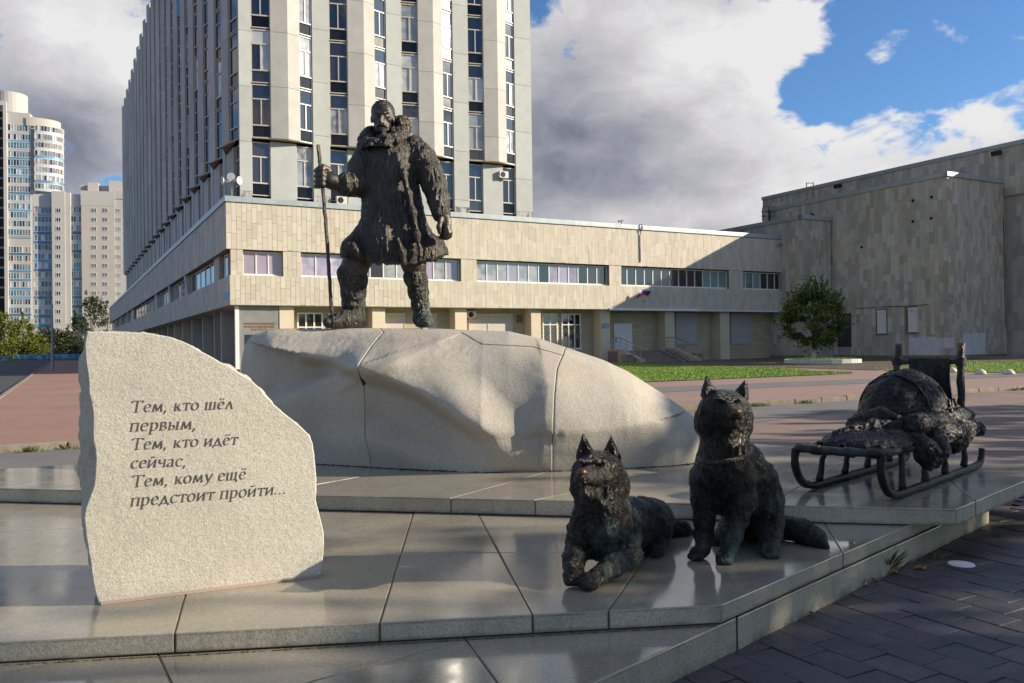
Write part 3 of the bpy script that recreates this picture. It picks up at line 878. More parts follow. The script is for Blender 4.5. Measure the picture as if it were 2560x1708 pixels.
MB().obox(p - E2 * 1.0 - UZ * .2, E2 * 2.2, E1 * .03, UZ * .42).build('street_sign', MT['bluesign'], pod)
# shaded ground floor: recessed wall with pale ribs
MB().obox(Bp(2.3, 2.6, 0), E1 * .4, E2 * (LEN_L - 2.6), UZ * (ZP0 - .02)).build('side_ground_wall', MT['blockwork'], pod)
for i, px in enumerate((553, 536, 507, 480, 456, 436, 419, 405, 393, 382)):
    b = bfac(px, 860, 1.2)
    MB().obox(Bp(1.2, b - .25, 0), E1 * 1.09, E2 * .5, UZ * (ZP0 - .024)).build('side_pier', MT['tiles'], pod)
# roof-edge things
def horn_set():
    t = thing('loudspeaker', Bp(.6, 1.0, 12.36), 'three white horn loudspeakers on a pole at the roof corner', 'loudspeaker')
    top = at(588, 452, Bp(.6, 1).y)
    b = Bp(.6, 1.0, 12.36)
    MB().tube([b, V((b.x, b.y, top.z + .1))], .035, 8).build('pole', MT['galv'], t)
    for (dx, dz, d) in ((-.55, .0, V((-.75, -.55, -.05))), (.05, .22, V((.15, -1, 0))), (.5, -.02, V((.9, -.35, 0)))):
        c = V((b.x + dx * .6, b.y, top.z + dz))
        d = d.normalized()
        MB().tube([c - d * .30, c - d * .1, c + d * .12, c + d * .3, c + d * .36], [.07, .08, .14, .27, .30], 14).build('horn', MT['white'], t, smooth=False)
        MB().tube([c + d * .361, c + d * .362], [.24, .05], 12).build('horn_mouth', MT['wallwhite'], t)
horn_set()
def small_camera(name, p, d, label):
    t = thing(name, p, label, 'camera')
    d = V(d).normalized()
    MB().tube([p, p + UZ * .28], .03, 6).build('bracket', MT['black'], t)
    MB().tube([p + UZ * .3 - d * .15, p + UZ * .3 + d * .35], .1, 8).build('camera_body', MT['galv'], t)
small_camera('security_camera', Bp(afac(1553, 560), -.05, ZC), (-.8, -.5, -.2), 'small security camera standing on the zinc roof edge')
pcm = onp(1951, 618, Bp(0, -.25), E2)
small_camera('wall_camera', pcm, (-.7, -.7, -.2), 'white security camera on the wall near the hall corner')
a = afac(1600, 600, -.03)
t = thing('cable_duct', Bp(a, -.06, 9.6), 'thin vertical cable duct on the low building facade', 'cable duct')
MB().obox(Bp(a, -.05, zfac(1600, 655, Bp(0, 0), E2)), E1 * .12, -E2 * .07, UZ * (zfac(1600, 587, Bp(0, 0), E2) - zfac(1600, 655, Bp(0, 0), E2))).build('duct', MT['oldframe'], t)
MB().tube([Bp(a + .06, -.09, zfac(1600, 587, Bp(0, 0), E2)), Bp(a - .1, -.16, ZC - .2), Bp(a - .1, -.12, ZC + .05), Bp(a + .2, -.05, ZC + .12), Bp(a + .22, -.18, ZC - .3), Bp(a + .08, -.1, zfac(1600, 587, Bp(0, 0), E2) + .3)], .035, 5).build('cable', MT['black'], t)
def ac_unit(p, U, N, label):
    t = thing('air_conditioner', p, label, 'air conditioner')
    MB().obox(p - U * .42, U * .84, N * .34, UZ * .6).build('casing', MT['acwhite'], t, bevel=.02)
    c = p + N * .345 + UZ * .3 - U * .1
    MB().tube([c, c + N * .02], [.24, .22], 14).build('fan_grille', MT['black'], t)
    MB().obox(p - U * .36 - UZ * .05, U * .05, N * .34, UZ * .045).obox(p + U * .3 - UZ * .05, U * .05, N * .34, UZ * .045).build('bracket', MT['black'], t)
ac_unit(onp(1176, 796, Bp(0, B1 - .02), E2), E1, -E2, 'white air conditioner on the cream ground floor wall by the wide shutter')

# entrance stairs
FB = -.9
sa0, sa1 = afac(1556, 878, FB), afac(1682, 878, FB)
LZ1, NST, RUN = 1.08, 6, 2.9
st = thing('entrance_staircase', Bp((sa0 + sa1) / 2, FB), 'entrance steps with pinkish side walls under the low building', 'staircase')
MB().obox(Bp(sa0 - .6, FB, 0), E1 * (sa1 - sa0 + 1.2), E2 * (B1 - FB - .01), UZ * LZ1).build('landing', MT['step'], st)
for i in range(NST):
    z1 = LZ1 * (NST - i) / (NST + 1) + .0
    MB().obox(Bp(sa0, FB - RUN * (i + 1) / NST, 0), E1 * (sa1 - sa0), E2 * (RUN / NST - .004), UZ * z1).build('step', MT['step'], st, bevel=.015)
for (s0, s1) in ((sa0 - .55, sa0 - .01), (sa1 + .01, sa1 + .55)):
    q = [(FB + 1.2, 0), (FB + 1.2, LZ1 + .22), (FB - .1, LZ1 + .22), (FB - RUN - .25, .42), (FB - RUN - .55, .42), (FB - RUN - .55, 0)]
    mb = MB()
    vs = [Bp(s0, b, z) for (b, z) in q] + [Bp(s1, b, z) for (b, z) in q]
    n = len(q)
    mb.add(vs, [tuple(range(n))[::-1], tuple(range(n, 2 * n))] + [(i, (i + 1) % n, (i + 1) % n + n, i + n) for i in range(n)])
    mb.build('side_wall', MT['pinkstone'], st, bevel=.02)
    c = (s0 + s1) / 2
    base = [(FB + 1.1, LZ1 + .22), (FB - .1, LZ1 + .22), (FB - 1.0, LZ1 + .22 - .82 * .8 / 2.05), (FB - 2.0, LZ1 + .22 - .82 * 1.75 / 2.9), (FB - RUN - .2, .44)]
    rl = MB().tube([Bp(c, base[0][0] + .15, base[0][1] + 1.0), Bp(c, base[1][0], base[1][1] + 1.0), Bp(c, base[4][0], base[4][1] + .95), Bp(c, base[4][0] - .25, base[4][1] + .9)], .04, 8).build('handrail', MT['steel'], st)
    for (b, z) in base: MB().tube([Bp(c, b, z), Bp(c, b, z + 1.0)], .03, 6).build('post', MT['steel'], rl)
    for dz in (.3, .6): MB().tube([Bp(c, base[0][0], base[0][1] + dz), Bp(c, base[1][0], base[1][1] + dz), Bp(c, base[4][0], base[4][1] + dz)], .018, 5).build('rail_bar', MT['steel'], rl)
for k in (.55, 1.25):
    MB().add([Bp(sa1 - k, FB + .1, LZ1 + .02), Bp(sa1 - k - .22, FB + .1, LZ1 + .02), Bp(sa1 - k - .22, FB - RUN - .3, .06), Bp(sa1 - k, FB - RUN - .3, .06),
              Bp(sa1 - k, FB + .1, LZ1 + .1), Bp(sa1 - k - .22, FB + .1, LZ1 + .1), Bp(sa1 - k - .22, FB - RUN - .3, .14), Bp(sa1 - k, FB - RUN - .3, .14)],
             [(4, 5, 6, 7), (0, 3, 2, 1), (0, 1, 5, 4), (1, 2, 6, 5), (2, 3, 7, 6), (3, 0, 4, 7)]).build('ramp_rail', MT['galv'], st)
for j, (px, lab) in enumerate(((1571, 'left stone block planter in front of the entrance steps'), (1746, 'right stone block planter beside the entrance steps'))):
    b0 = FB - RUN + .1 if j == 0 else FB - RUN + .3
    ac = afac(px, 900, b0)
    t = thing('block_planter', Bp(ac, b0), lab, 'planter')
    me = MB().obox(V((0, 0, 0)), E1 * .33, E2 * .5, UZ * .17).mesh('block', MT['kerb'], bevel=.015)
    for r_ in range(4):
        for c_ in range(3):
            link('block', me, t, Bp(ac - .5 + c_ * .35 + (r_ % 2) * .05, b0 + RNG.uniform(-.02, .02), r_ * .178 + .1))
# flag
fp0, fp1 = onp(1611, 752, Bp(0, -.05), E2), onp(1632, 723, Bp(0, -1.1), E2)
t = thing('flagpole', fp0, 'short slanted flagpole fixed to the wall above the entrance', 'flagpole')
MB().tube([fp0, fp1], .03, 6).build('pole', MT['white'], t)
MB().tube([fp0 + E2 * .05, fp0 - E2 * .06], .12, 8).build('socket', MT['galv'], t)
fl = thing('flag', fp1, 'white blue and red flag hanging from the slanted pole', 'flag')
MT['fw'], MT['fb'], MT['fr'] = mat('flag_white', (.7, .72, .78)), mat('flag_blue', (.02, .05, .36)), mat('flag_red', (.52, .02, .015))
def fq(x, y, b): return onp(x, y, Bp(0, b), E2)
top3 = [fp0.lerp(fp1, .98), fq(1609, 723.5, -.75), fq(1591, 737, -.45)]
bot3 = [fp0.lerp(fp1, .36), fq(1607, 737.5, -.70), fq(1592, 747, -.40)]
def quad3(P, u):
    m = P[1] * 2 - (P[0] + P[2]) * .5
    return P[0] * (1 - u) ** 2 + m * (2 * u * (1 - u)) + P[2] * u ** 2
for k, m in enumerate((MT['fw'], MT['fb'], MT['fr'])):
    mb = MB()
    n = 14
    vs = []
    for i in range(n + 1):
        u_ = i / n
        for j in (k / 3, (k + 1) / 3):
            vs.append(quad3(top3, u_).lerp(quad3(bot3, u_), j) - E2 * (.07 * math.sin(u_ * 9 + j)) )
    mb.add(vs, [(2 * i, 2 * i + 1, 2 * i + 3, 2 * i + 2) for i in range(n)])
    mb.build('flag_stripe', m, fl, smooth=True)

# ------------------------------------------------------------------ the tower on top of it
TA, TB_ = 1.21, 1.0
def Tp(a, b, z=0): return Bp(TA + a, TB_ + b, z)
TOPZ, T0, STO = 51.5, 13.26, 4.14
TLR, TLL = 25.05, 124.0
tow = thing('office_tower', Tp(0, 0, 12.36), 'tall pale concrete office tower with zigzag bays rising behind the statue', 'building')
MB().obox(Tp(.55, .55, 12.36), E1 * (TLR - .9), E2 * (TLL - 1.1), UZ * (TOPZ - 12.6)).build('tower_core', MT['dark'], tow)
def wall_piece(name, p0, p1, z0, z1, m, th=.22, parent=tow):
    """upright slab whose outer face runs from p0 to p1 (outside is on the right hand going p0 to p1)"""
    d = (p1 - p0)
    n = V((d.y, -d.x, 0)).normalized()
    return MB().obox(V((p0.x, p0.y, z0)), d, -n * th, UZ * (z1 - z0)).build(name, m, parent)
def storey_window(p0, p1, z0, frame, seed, simple=False, pale=False):
    r = random.Random(seed)
    d = p1 - p0
    L = d.length
    U = d.normalized()
    N = V((U.y, -U.x, 0))
    O = V((p0.x, p0.y, z0)) - N * .10
    ft, fd = .07, .12
    sp, cz = .92, 2.92
    H = STO - .10
    mb = MB()
    B = -N * fd
    for z, t_ in ((0, .07), (sp - .02, .10), (cz - .03, .09), (H - .08, .08)): mb.obox(O + UZ * z + N * (.03 if z < 1 else 0), U * L, B - N * (.03 if z < 1 else 0), UZ * t_)
    mb.obox(O + UZ * .07, U * ft, B, UZ * (H - .15)); mb.obox(O + U * (L - ft) + UZ * .07, U * ft, B, UZ * (H - .15))
    if not simple: mb.obox(O + U * (L * .47) + UZ * (sp + .08) - N * .003, U * .08, B, UZ * (cz - sp - .11))
    f = mb.build('window', frame, tow)
    g = [MT['glass'], MT['glassc'], MT['glassc'], MT['glassb'], MT['glassw'], MT['glass']]  # pale picks carry the sky's reflection in their base colour
    if pale: g = [MT['glassw'], MT['glassw'], MT['glassc'], MT['glass']]  # panes turned to the right: bright sky reflection put into the colour
    def pane(u0, u1, z0_, z1_, m, nm='pane'):
        MB().obox(O + U * u0 + UZ * z0_ - N * .07, U * (u1 - u0), -N * .02, UZ * (z1_ - z0_)).build(nm, m, f)
    pane(ft, L - ft, .07, sp - .02, MT['glassd'] if r.random() < .88 else MT['glassb'], 'spandrel_panel')
    if simple:
        pane(ft, L - ft, sp + .08, H - .08, r.choice([MT['glass'], MT['glass'], MT['glassc']]))
        return f
    k = r.choice(g)
    pane(ft, L * .47, sp + .08, cz - .03, k if r.random() < .75 else MT['glassb'])
    pane(L * .47 + .08, L - ft, sp + .08, cz - .03, k)
    pane(ft, L - ft, cz + .06, H - .08, k if r.random() < .5 else MT['glass'])
    return f
PV = .62
bays = [(.875, 5.52), (6.84, 11.56), (12.83, 17.47), (18.85, 23.4)]
piers = [(0, .875), (5.52, 6.84), (11.56, 12.83), (17.47, 18.85), (23.4, TLR)]
NVIS = 5
for i, (a0, a1) in enumerate(piers):
    z = 12.9
    wall_piece('base_block', Tp(a0, .02), Tp(a1, .02), 12.36, 13.5, MT['stain'])
    zs = [13.5] + [13.5 + (.6 if i % 2 else 2.9) + STO * k for k in range(0, NVIS + 1)]
    zs = [q for q in zs if q < T0 + STO * NVIS] + [TOPZ]
    if i == 0: zs = [13.5] + [17.2 + STO * k for k in range(5)] + [TOPZ]
    for z0, z1 in zip(zs[:-1], zs[1:]):
        wall_piece('pier_panel', Tp(a0, 0), Tp(a1, 0), z0 + .012, z1 - .012, MT['pier'], .3)
for bi, (a0, a1) in enumerate(bays):
    ax = a0 + (a1 - a0) * .56
    A, X, Z = Tp(a0, 0), Tp(ax, -PV), Tp(a1, 0)
    # lowest storey is flat
    w = a1 - a0
    storey_window(Tp(a0, .12), Tp(a0 + w * .30, .12), T0, MT['oldframe'], 100 + bi)
    wall_piece('lower_panel', Tp(a0 + w * .30, .06), Tp(a0 + w * .72, .06), T0 - .55, T0 + STO, MT['pier'], .3)
    storey_window(Tp(a0 + w * .72, .12), Tp(a1, .12), T0, MT['oldframe'], 200 + bi)
    zb = T0 + STO + .08
    so_ = MB().add([A + UZ * zb, X + UZ * zb, Z + UZ * zb, A + UZ * (zb + .06), X + UZ * (zb + .06), Z + UZ * (zb + .06)], [(0, 2, 1), (3, 4, 5), (0, 1, 4, 3), (1, 2, 5, 4), (2, 0, 3, 5)])
    so_.build('bay_soffit', MT['rust'], tow)
    w1, w2 = A.lerp(X, .53), X.lerp(Z, .47)
    for k in range(1, NVIS):
        z0 = T0 + STO * k + .16
        storey_window(A, w1, z0, MT['oldframe'], 300 + bi * 20 + k)
        storey_window(w2, Z, z0, MT['frame'], 400 + bi * 20 + k, False, True)
    pz = [T0 + STO + .15] + [T0 + STO + .15 + STO * k + (2.4 - bi * .9) * 0 for k in range(1, NVIS)] + [TOPZ]
    off = (3.9, 3.3, 2.7, 2.1)[bi]
    pz = [T0 + STO + .15] + [T0 + STO + .15 + off + STO * k for k in range(0, NVIS - 1)] + [TOPZ]
    for z0, z1 in zip(pz[:-1], pz[1:]):
        wall_piece('bay_panel', w1, X, z0 + .012, z1 - .012, MT['concrete'], .3)
        wall_piece('bay_panel', X, w2, z0 + .012, z1 - .012, MT['concrete'], .3)
    zt = T0 + STO * NVIS
    wall_piece('upper_glazing', A, w1, zt + .2, TOPZ, MT['glass'], .2)
    wall_piece('upper_glazing', w2, Z, zt + .2, TOPZ, MT['glass'], .2)
# shaded long side
NBL = 20
pitch = TLL / NBL
NST2 = int((TOPZ - T0) / STO)
rest = MB()
for i in range(NBL):
    b0 = 1.25 + i * pitch if i else .9
    b1 = min(TLL, 1.25 + (i + 1) * pitch - 1.3)
    bx = b0 + (b1 - b0) * .56
    A, X, Z = Tp(0, b0), Tp(-PV, bx), Tp(0, b1)
    w1, w2 = A.lerp(X, .53), X.lerp(Z, .47)
    def sidepiece(nm, p0, p1, z0, z1, m, th=.3):
        return wall_piece(nm, p1, p0, z0, z1, m, th)      # outside faces -E1
    ke = 1.25 + (i + 1) * pitch if i < NBL - 1 else TLL
    for z0, z1 in ((13.4, 21.6), (21.62, 29.9), (29.92, 38.2), (38.22, TOPZ)):
        sidepiece('side_panel', Tp(0, b1), Tp(0, ke), z0, z1, MT['sideconc'])
        if z0 > 14: pass
    for z0, z1 in ((T0 + STO + .15, 25.6), (25.62, 33.9), (33.92, 42.2), (42.22, TOPZ)):
        sidepiece('side_panel', w1, X, z0, z1, MT['sideconc'])
    sidepiece('side_back_panel', X, Z, T0 + STO + .15, TOPZ, MT['rust'], .25)
    zb = T0 + STO + .06
    MB().add([A + UZ * zb, X + UZ * zb, Z + UZ * zb, A + UZ * (zb + .07), X + UZ * (zb + .07), Z + UZ * (zb + .07)], [(0, 1, 2), (3, 5, 4), (0, 3, 4, 1), (1, 4, 5, 2), (2, 5, 3, 0)]).build('bay_soffit', MT['rust'], tow)
    zmax = NST2 if i > 5 else 6
    for k in range(1, zmax):
        storey_window(w1, A, T0 + STO * k + .16, MT['oldframe'], 1000 + i * 20 + k, True)
    if zmax < NST2: sidepiece('upper_glazing', A, w1, T0 + STO * zmax + .2, TOPZ, MT['glass'], .2)
    storey_window(Tp(.12, b0 + (b1 - b0) * .38), Tp(.12, b0), T0, MT['oldframe'], 1500 + i, True)
    sidepiece('lower_panel', Tp(.06, b0 + (b1 - b0) * .38), Tp(.06, b1), T0 - .5, T0 + STO, MT['sideconc'])
ac_unit(onp(1256, 447, Tp(0, .06), E2), E1, -E2, 'white air conditioner high on the tower between two lowest windows')
ac_unit(onp(852, 512, Tp(0, .0), E2) , E1, -E2, 'small white air conditioner at the foot of the tower by the roof edge')

# ------------------------------------------------------------------ the stone hall on the right
hall = thing('stone_hall', Hp(4.3, 15.6), 'tall windowless stone hall with patchy grey tiles on the right', 'building')
HT = []
def hwall(p0, p1, z0, z1, m, tw, th, seed, holes=(), core=MT['joint'], limitless=False):
    """outer face from p0 to p1 with the outside on the right hand"""
    d = p1 - p0
    L = d.length
    U = d.normalized()
    N = V((U.y, -U.x, 0))
    MB().obox(V((p0.x, p0.y, z0)), d, -N * .5, UZ * (z1 - z0)).build('hall_wall', core, hall)
    return tiles_for(V((p0.x, p0.y, z0)), U, N, L, z1 - z0, tw, th, m, holes, seed)
def hcoping(p0, p1, z, h=.42):
    d = p1 - p0
    U = d.normalized()
    N = V((U.y, -U.x, 0))
    MB().obox(V((p0.x, p0.y, z)) + N * .12 - U * .12, d + U * .24, -N * .6, UZ * h).build('roof_coping', MT['coping'], hall, bevel=.02)
ZA, ZB, ZN, ZTOP = 14.2, 16.5, 18.4, 20.2
mg = MT['tileg']
HT += hwall(Hp(0, -22), Hp(0, 2.8), 0, ZA, mg, .45, 1.15, 21)
HT += hwall(Hp(0, 2.8), Hp(4.1, 2.8), 0, ZA, mg, .37, 1.15, 22)
hcoping(Hp(0, -22), Hp(0, 2.8), ZA); hcoping(Hp(0, 2.85), Hp(4.1, 2.85), ZA)
def hf(px, py, a=4.3): return hfac_f(px, py, a)
wins = []
for (x0, x1, y0, y1) in ((2188, 2217, 772, 836), (2265, 2296, 766, 833)):
    f0, f1 = hf(x0, 800), hf(x1, 800)
    zt, zb = zfac((x0 + x1) / 2, y0, Hp(4.3, 0), E1), zfac((x0 + x1) / 2, y1, Hp(4.3, 0), E1)
    wins.append((f0, f1, zb, zt))
holes = [(f0 + 5.6, f1 + 5.6, zb, zt) for (f0, f1, zb, zt) in wins]
big_t = hwall(Hp(4.3, -5.6), Hp(4.3, 15.6), 0, ZB, mg, .45, 1.15, 23, holes)
HT += big_t
hcoping(Hp(4.3, -5.6), Hp(4.3, 15.6), ZB)
AF = hfac_a(2508, 600, 15.6)
HT += hwall(Hp(4.3, 15.6), Hp(AF, 15.6), 0, ZB, mg, .37, 1.15, 24)
hcoping(Hp(4.3, 15.65), Hp(AF, 15.65), ZB)
for (f0, f1, zb, zt) in wins:
    MB().obox(Hp(4.285, f0 - .02, zb - .02), -E2 * (f1 - f0 + .04), E1 * .02, UZ * (zt - zb + .04)).build('window_recess', MT['brownframe'], hall)
    MB().obox(Hp(4.20, f0 - .12, zb - .10), -E2 * (f1 - f0 + .24), E1 * .09, UZ * .09).build('window_ledge', MT['kerb'], hall)
    shutter(hall, Hp(4.28, f0 + .35, zb + .15), -E2, -E1, f1 - f0 - .45, zt - zb - .5, MT['white'])
AN = AF + 1.5
HT += hwall(Hp(AN, 6), Hp(AN, 34), 0, ZN, mg, .5, 1.15, 25)
hcoping(Hp(AN, 6), Hp(AN, 34), ZN)
HT += hwall(Hp(14, -16.3), Hp(14, 44), 15.5, ZTOP, MT['tileg'], .5, 1.15, 26)
hcoping(Hp(14, -16.3), Hp(14, 44), ZTOP)
MB().obox(Hp(.5, 2.3, 0), E1 * 13.6, E2 * 24, UZ * (ZA - .1)).build('hall_body', MT['tileg'], hall)
MB().obox(Hp(4.81, 15.0, 0), E1 * (AF - 4.9), E2 * 20, UZ * (ZB - .1)).build('hall_body', MT['tileg'], hall)
MB().obox(Hp(AN + .51, 33.5, 0), E1 * 30, E2 * 39, UZ * (ZN - .1)).build('hall_body', MT['tileg'], hall)
MB().obox(Hp(14.51, 33.4, ZN - .1), E1 * 16, E2 * 49, UZ * (ZTOP - ZN)).build('hall_body', MT['tileg'], hall)
HT.sort(key=lambda t: -1 if t in big_t[:0] else 0)
put_tiles(hall, HT, 300)
MB().obox(Hp(0, 2.82, .0), -E1 * .09, -E2 * .0 + E2 * 24.8, UZ * .35).build('plinth', MT['kerb'], hall)
MB().obox(Hp(4.22, 2.9, 0), E1 * .05, -E2 * 12.8, UZ * .32).obox(Hp(4.22, 15.7, 0), E1 * (AF - 4.2), E2 * .05, UZ * .32).build('plinth', MT['kerb'], hall)
# recess strip window between the two tall blocks
rs = MB().obox(Hp(AF, 14.9, 0), E1 * 1.5, E2 * .1, UZ * ZB).build('recess_wall', MT['tileg'], hall)
zz = [2.9, 6.0, 8.5, 11.0, 13.4]
for z0, z1 in zip(zz[:-1], zz[1:]):
    f = MB().obox(Hp(AF + .12, 14.97, z0), E1 * .07, E2 * .06, UZ * (z1 - z0)).obox(Hp(AF + 1.2, 14.97, z0), E1 * .07, E2 * .06, UZ * (z1 - z0)).obox(Hp(AF + .19, 14.97, z0), E1 * 1.01, E2 * .06, UZ * .09).build('strip_window', MT['galv'], hall)
    MB().obox(Hp(AF + .19, 14.94, z0 + .09), E1 * 1.01, E2 * .02, UZ * (z1 - z0 - .09)).build('pane', MT['glassd'], f)
MB().obox(Hp(AF + .12, 14.98, 0.1), E1 * 1.15, E2 * .06, UZ * 2.7).build('side_door', MT['wallwhite'], hall)
# dark window in the inner corner, its pink base and whitewashed patches
f0, f1 = hf(2094, 830), hf(2129, 830)
MB().obox(Hp(4.255, f0, 1.15), -E2 * (f1 - f0), E1 * .02, UZ * 3.4).build('corner_window', MT['glass'], hall)
MB().obox(Hp(4.25, f0, 0.32), -E2 * (f1 - f0), E1 * .02, UZ * .82).build('pink_panel', mat('faded_pink', (.34, .28, .275), (.38, .31, .30), 2), hall)
def patch(name, pl, n_off, m):
    MB().poly(pl).build(name, m, hall)
def hp_patch(pts, a):
    return [onp(x, y, Hp(a, 0), E1) for (x, y) in pts]
patch('painted_patch', hp_patch([(2273, 895), (2273, 846), (2299, 844), (2299, 841), (2342, 842), (2342, 846), (2385, 845), (2386, 871), (2351, 871), (2351, 892)], 4.26), 0, MT['wallwhite'])
q = [onp(x, y, Hp(0, 15.645), E2) for (x, y) in [(2410, 889), (2407, 834), (2440, 833), (2463, 831), (2464, 888), (2430, 893)]]
patch('painted_patch', q, 0, MT['wallwhite'])
# broken tiles, wall lamps, cable
for (x, y) in ((2282, 502), (2329, 493), (2282, 554), (2328, 546), (2154, 618)):
    p = onp(x, y, Hp(4.25, 0), E1)
    MB().tube([p, p + E1 * .03], [.16, .14], 7).build('missing_tile', MT['dark'], hall)
pts = [onp(x, y, Hp(4.18, 0), E1) for (x, y) in ((2138, 772), (2160, 770.5), (2200, 767.5), (2250, 766), (2290, 764), (2320, 761.5))]
t = thing('wall_cable', pts[0], 'black cable strung along the hall wall above the shutters', 'cable')
MB().tube(pts, .03, 5).build('cable', MT['black'], t)
for (x, y, w_, h_, lab) in ((2380, 748, .5, .8, 'pair of round floodlights on the corner of the hall'),):
    p = onp(x, y, Hp(4.2, 0), E1)
    t = thing('floodlight', p, lab, 'floodlight')
    for dz in (.3, -.3): MB().tube([p + UZ * dz, p + UZ * dz - E1 * .25], [.16, .24], 10).build('lamp', MT['galv'], t)
for (x, y, a_, lab) in ((2105, 466, 13.9, 'dark floodlight on the upper hall wall near the ladder'), (2502, 384, 13.9, 'dark floodlight on the upper hall wall at far right')):
    p = onp(x, y, Hp(a_, 0), E1)
    t = thing('floodlight', p, lab, 'floodlight')
    MB().tube([p, p - E1 * .5], [.06, .06], 6).build('arm', MT['black'], t)
    MB().obox(p - E1 * .55 - UZ * .25 + E2 * .45, -E2 * .9, -E1 * .35, UZ * .4).build('lamp', MT['black'], t)
def roof_ladder(px0, px1, y0, y1, a_, lab, hoop=False):
    p0, p1 = onp(px0, y1, Hp(a_, 0), E1), onp(px1, y1, Hp(a_, 0), E1)
    h = onp(px0, y0, Hp(a_, 0), E1).z - p0.z
    t = thing('roof_ladder', p0, lab, 'ladder')
    for q in (p0, p1): MB().tube([q, q + UZ * h, q + UZ * (h + .1) + E1 * .6] if hoop else [q, q + UZ * h], .06, 6).build('stile', MT['rust'] if not hoop else MT['black'], t)
    n = int(h / .45)
    for k in range(1, n + 1):
        z = h * k / n - .1
        MB().tube([p0 + UZ * z, p1 + UZ * z], .04, 5).build('rung', MT['rust'] if not hoop else MT['black'], t)
roof_ladder(2017, 2034, 456, 493, 13.0, 'rusty roof ladder standing above the tall hall wall')
pc = onp(1915, 545, Hp(3.0, 0), E1)
t = thing('roof_ladder', pc, 'dark curved ladder head on the lower hall roof', 'ladder')
for d in (-.5, .45):
    c = pc + E1 * d * .7 - E2 * d * .3
    MB().tube([c - UZ * .4] + [c + UZ * (.9 + .5 * math.sin(k / 6 * math.pi)) + E1 * (.55 * (1 - math.cos(k / 6 * math.pi))) for k in range(7)] + [c + E1 * 1.1 - UZ * .4], .07, 6).build('hoop', MT['black'], t)
for dz in (.2, .7): MB().tube([pc - E1 * .5 + E2 * .2 + UZ * dz, pc + E1 * .7 - E2 * .2 + UZ * dz], .05, 5).build('rung', MT['black'], t)
t = thing('pigeon', Hp(1.6, 2.7, ZA + .42), 'dark pigeon perched on the edge of the lower hall roof', 'bird')
b = Hp(1.6, 2.7, ZA + .42)
MB().tube([b + V((.22, 0, .06)), b + V((.1, 0, .13)), b + V((-.06, 0, .2)), b + V((-.12, 0, .28)), b + V((-.15, 0, .35)), b + V((-.2, 0, .36))], [.02, .09, .1, .06, .05, .01], 8).build('body', MT['black'], t, smooth=True)
for dy in (-.03, .03): MB().tube([b + V((0, dy, .12)), b + V((0, dy, 0))], .012, 5).build('leg', MT['black'], t)

# ------------------------------------------------------------------ the granite platform: three tiers of slabs
Z1, Z2, Z3 = .18, .28, .406
def split_poly(poly, p, d):
    """cut a convex polygon by the line through p along d"""
    n = V((-d.y, d.x))
    A, Bq = [], []
    m = len(poly)
    s = [(V(q) - V(p)).dot(n) for q in poly]
    for i in range(m):
        a, b = V(poly[i]), V(poly[(i + 1) % m])
        sa, sb = s[i], s[(i + 1) % m]
        (A if sa >= 0 else Bq).append(a)
        if sa == 0: Bq.append(a)
        if sa * sb < 0:
            x = a.lerp(b, sa / (sa - sb))
            A.append(x); Bq.append(x)
    return [P for P in (A, Bq) if len(P) > 2]
def cut(polys, px0, px1, z, only=None):
    """saw along the line seen between two picture points, in every slab or only the one holding a third point"""
    a, b = ong(*px0, z), ong(*px1, z)
    p, d = V((a.x, a.y)), V((b.x - a.x, b.y - a.y))
    out = []
    for P in polys:
        if only is not None and not inside(only, [(q.x, q.y) for q in P]):
            out.append(P); continue
        out += split_poly(P, p, d)
    return out
def wpt(px, py, z):
    g = ong(px, py, z)
    return (g.x, g.y)
def shrink(P, e):
    c = V((sum(q.x for q in P) / len(P), sum(q.y for q in P) / len(P)))
    n = len(P)
    a = sum(P[i].x * P[(i + 1) % n].y - P[(i + 1) % n].x * P[i].y for i in range(n))
    if a < 0: P = P[::-1]
    res = []
    for i in range(n):
        p0, p1, p2 = P[i - 1], P[i], P[(i + 1) % n]
        d1, d2 = (p1 - p0).normalized(), (p2 - p1).normalized()
        n1, n2 = V((-d1.y, d1.x)), V((-d2.y, d2.x))
        k = 1 + n1.dot(n2)
        res.append(p1 + (n1 + n2) * (e / max(.3, k)))
    return res
plat = thing('granite_platform', (0, 6, 0), 'stepped granite platform of polished slabs under the bronze monument', 'platform')
def tier(name, poly, z0, z1, cuts, gap=.004, bevel=.006, base=None):
    base = base or [V(p) for p in poly]
    body = MB().prism([tuple(q) for q in shrink([V(p) for p in poly], .03)], z0 + .001, z1 - .012).build(name, MT['seam'], plat)
    polys = [[V(p) for p in poly]]
    for c in cuts: polys = cut(polys, *c)
    for P in polys:
        if len(P) < 3: continue
        Q = shrink(P, gap)
        mb = MB().prism([tuple(q) for q in Q], z0 + .004, z1 + RNG.uniform(-.0015, .0015))
        # top face polished, sides sawn
        mb.mi = [0 if i == 1 else 1 for i in range(len(mb.f))]
        o = mb.build('slab', [MT['gr_polish'], MT['gr_side']], body, bevel=bevel)
    return body
WD = V((.715, .70))
t1 = [(-7, 1.6), (-1.62, 1.6), (4.15, 7.25), (.5, 10.2), (-7, 8.0)]
t2 = [(-7, 3.26), (1.045, 4.207), (4.17, 7.29), (.4, 10.3), (-7, 7.95)]
t3 = [(-6.9, 7.84), (3.14, 5.89), (5.29, 7.96), (.73, 11.66)]
tier('tier', t1, -.02, Z1, [((398, 1642), (430, 1708), Z1), ((1163, 1596), (1245, 1708), Z1), ((763, 1708), (1133, 1607), Z1, wpt(900, 1640, Z1)), ((0, 1678), (136, 1655), Z1, wpt(200, 1680, Z1)),
     ((2033, 1455), (2033, 1530), .1, wpt(2230, 1420, .1)), ((1845, 1545), (1842, 1600), .1, wpt(1950, 1520, .1))])
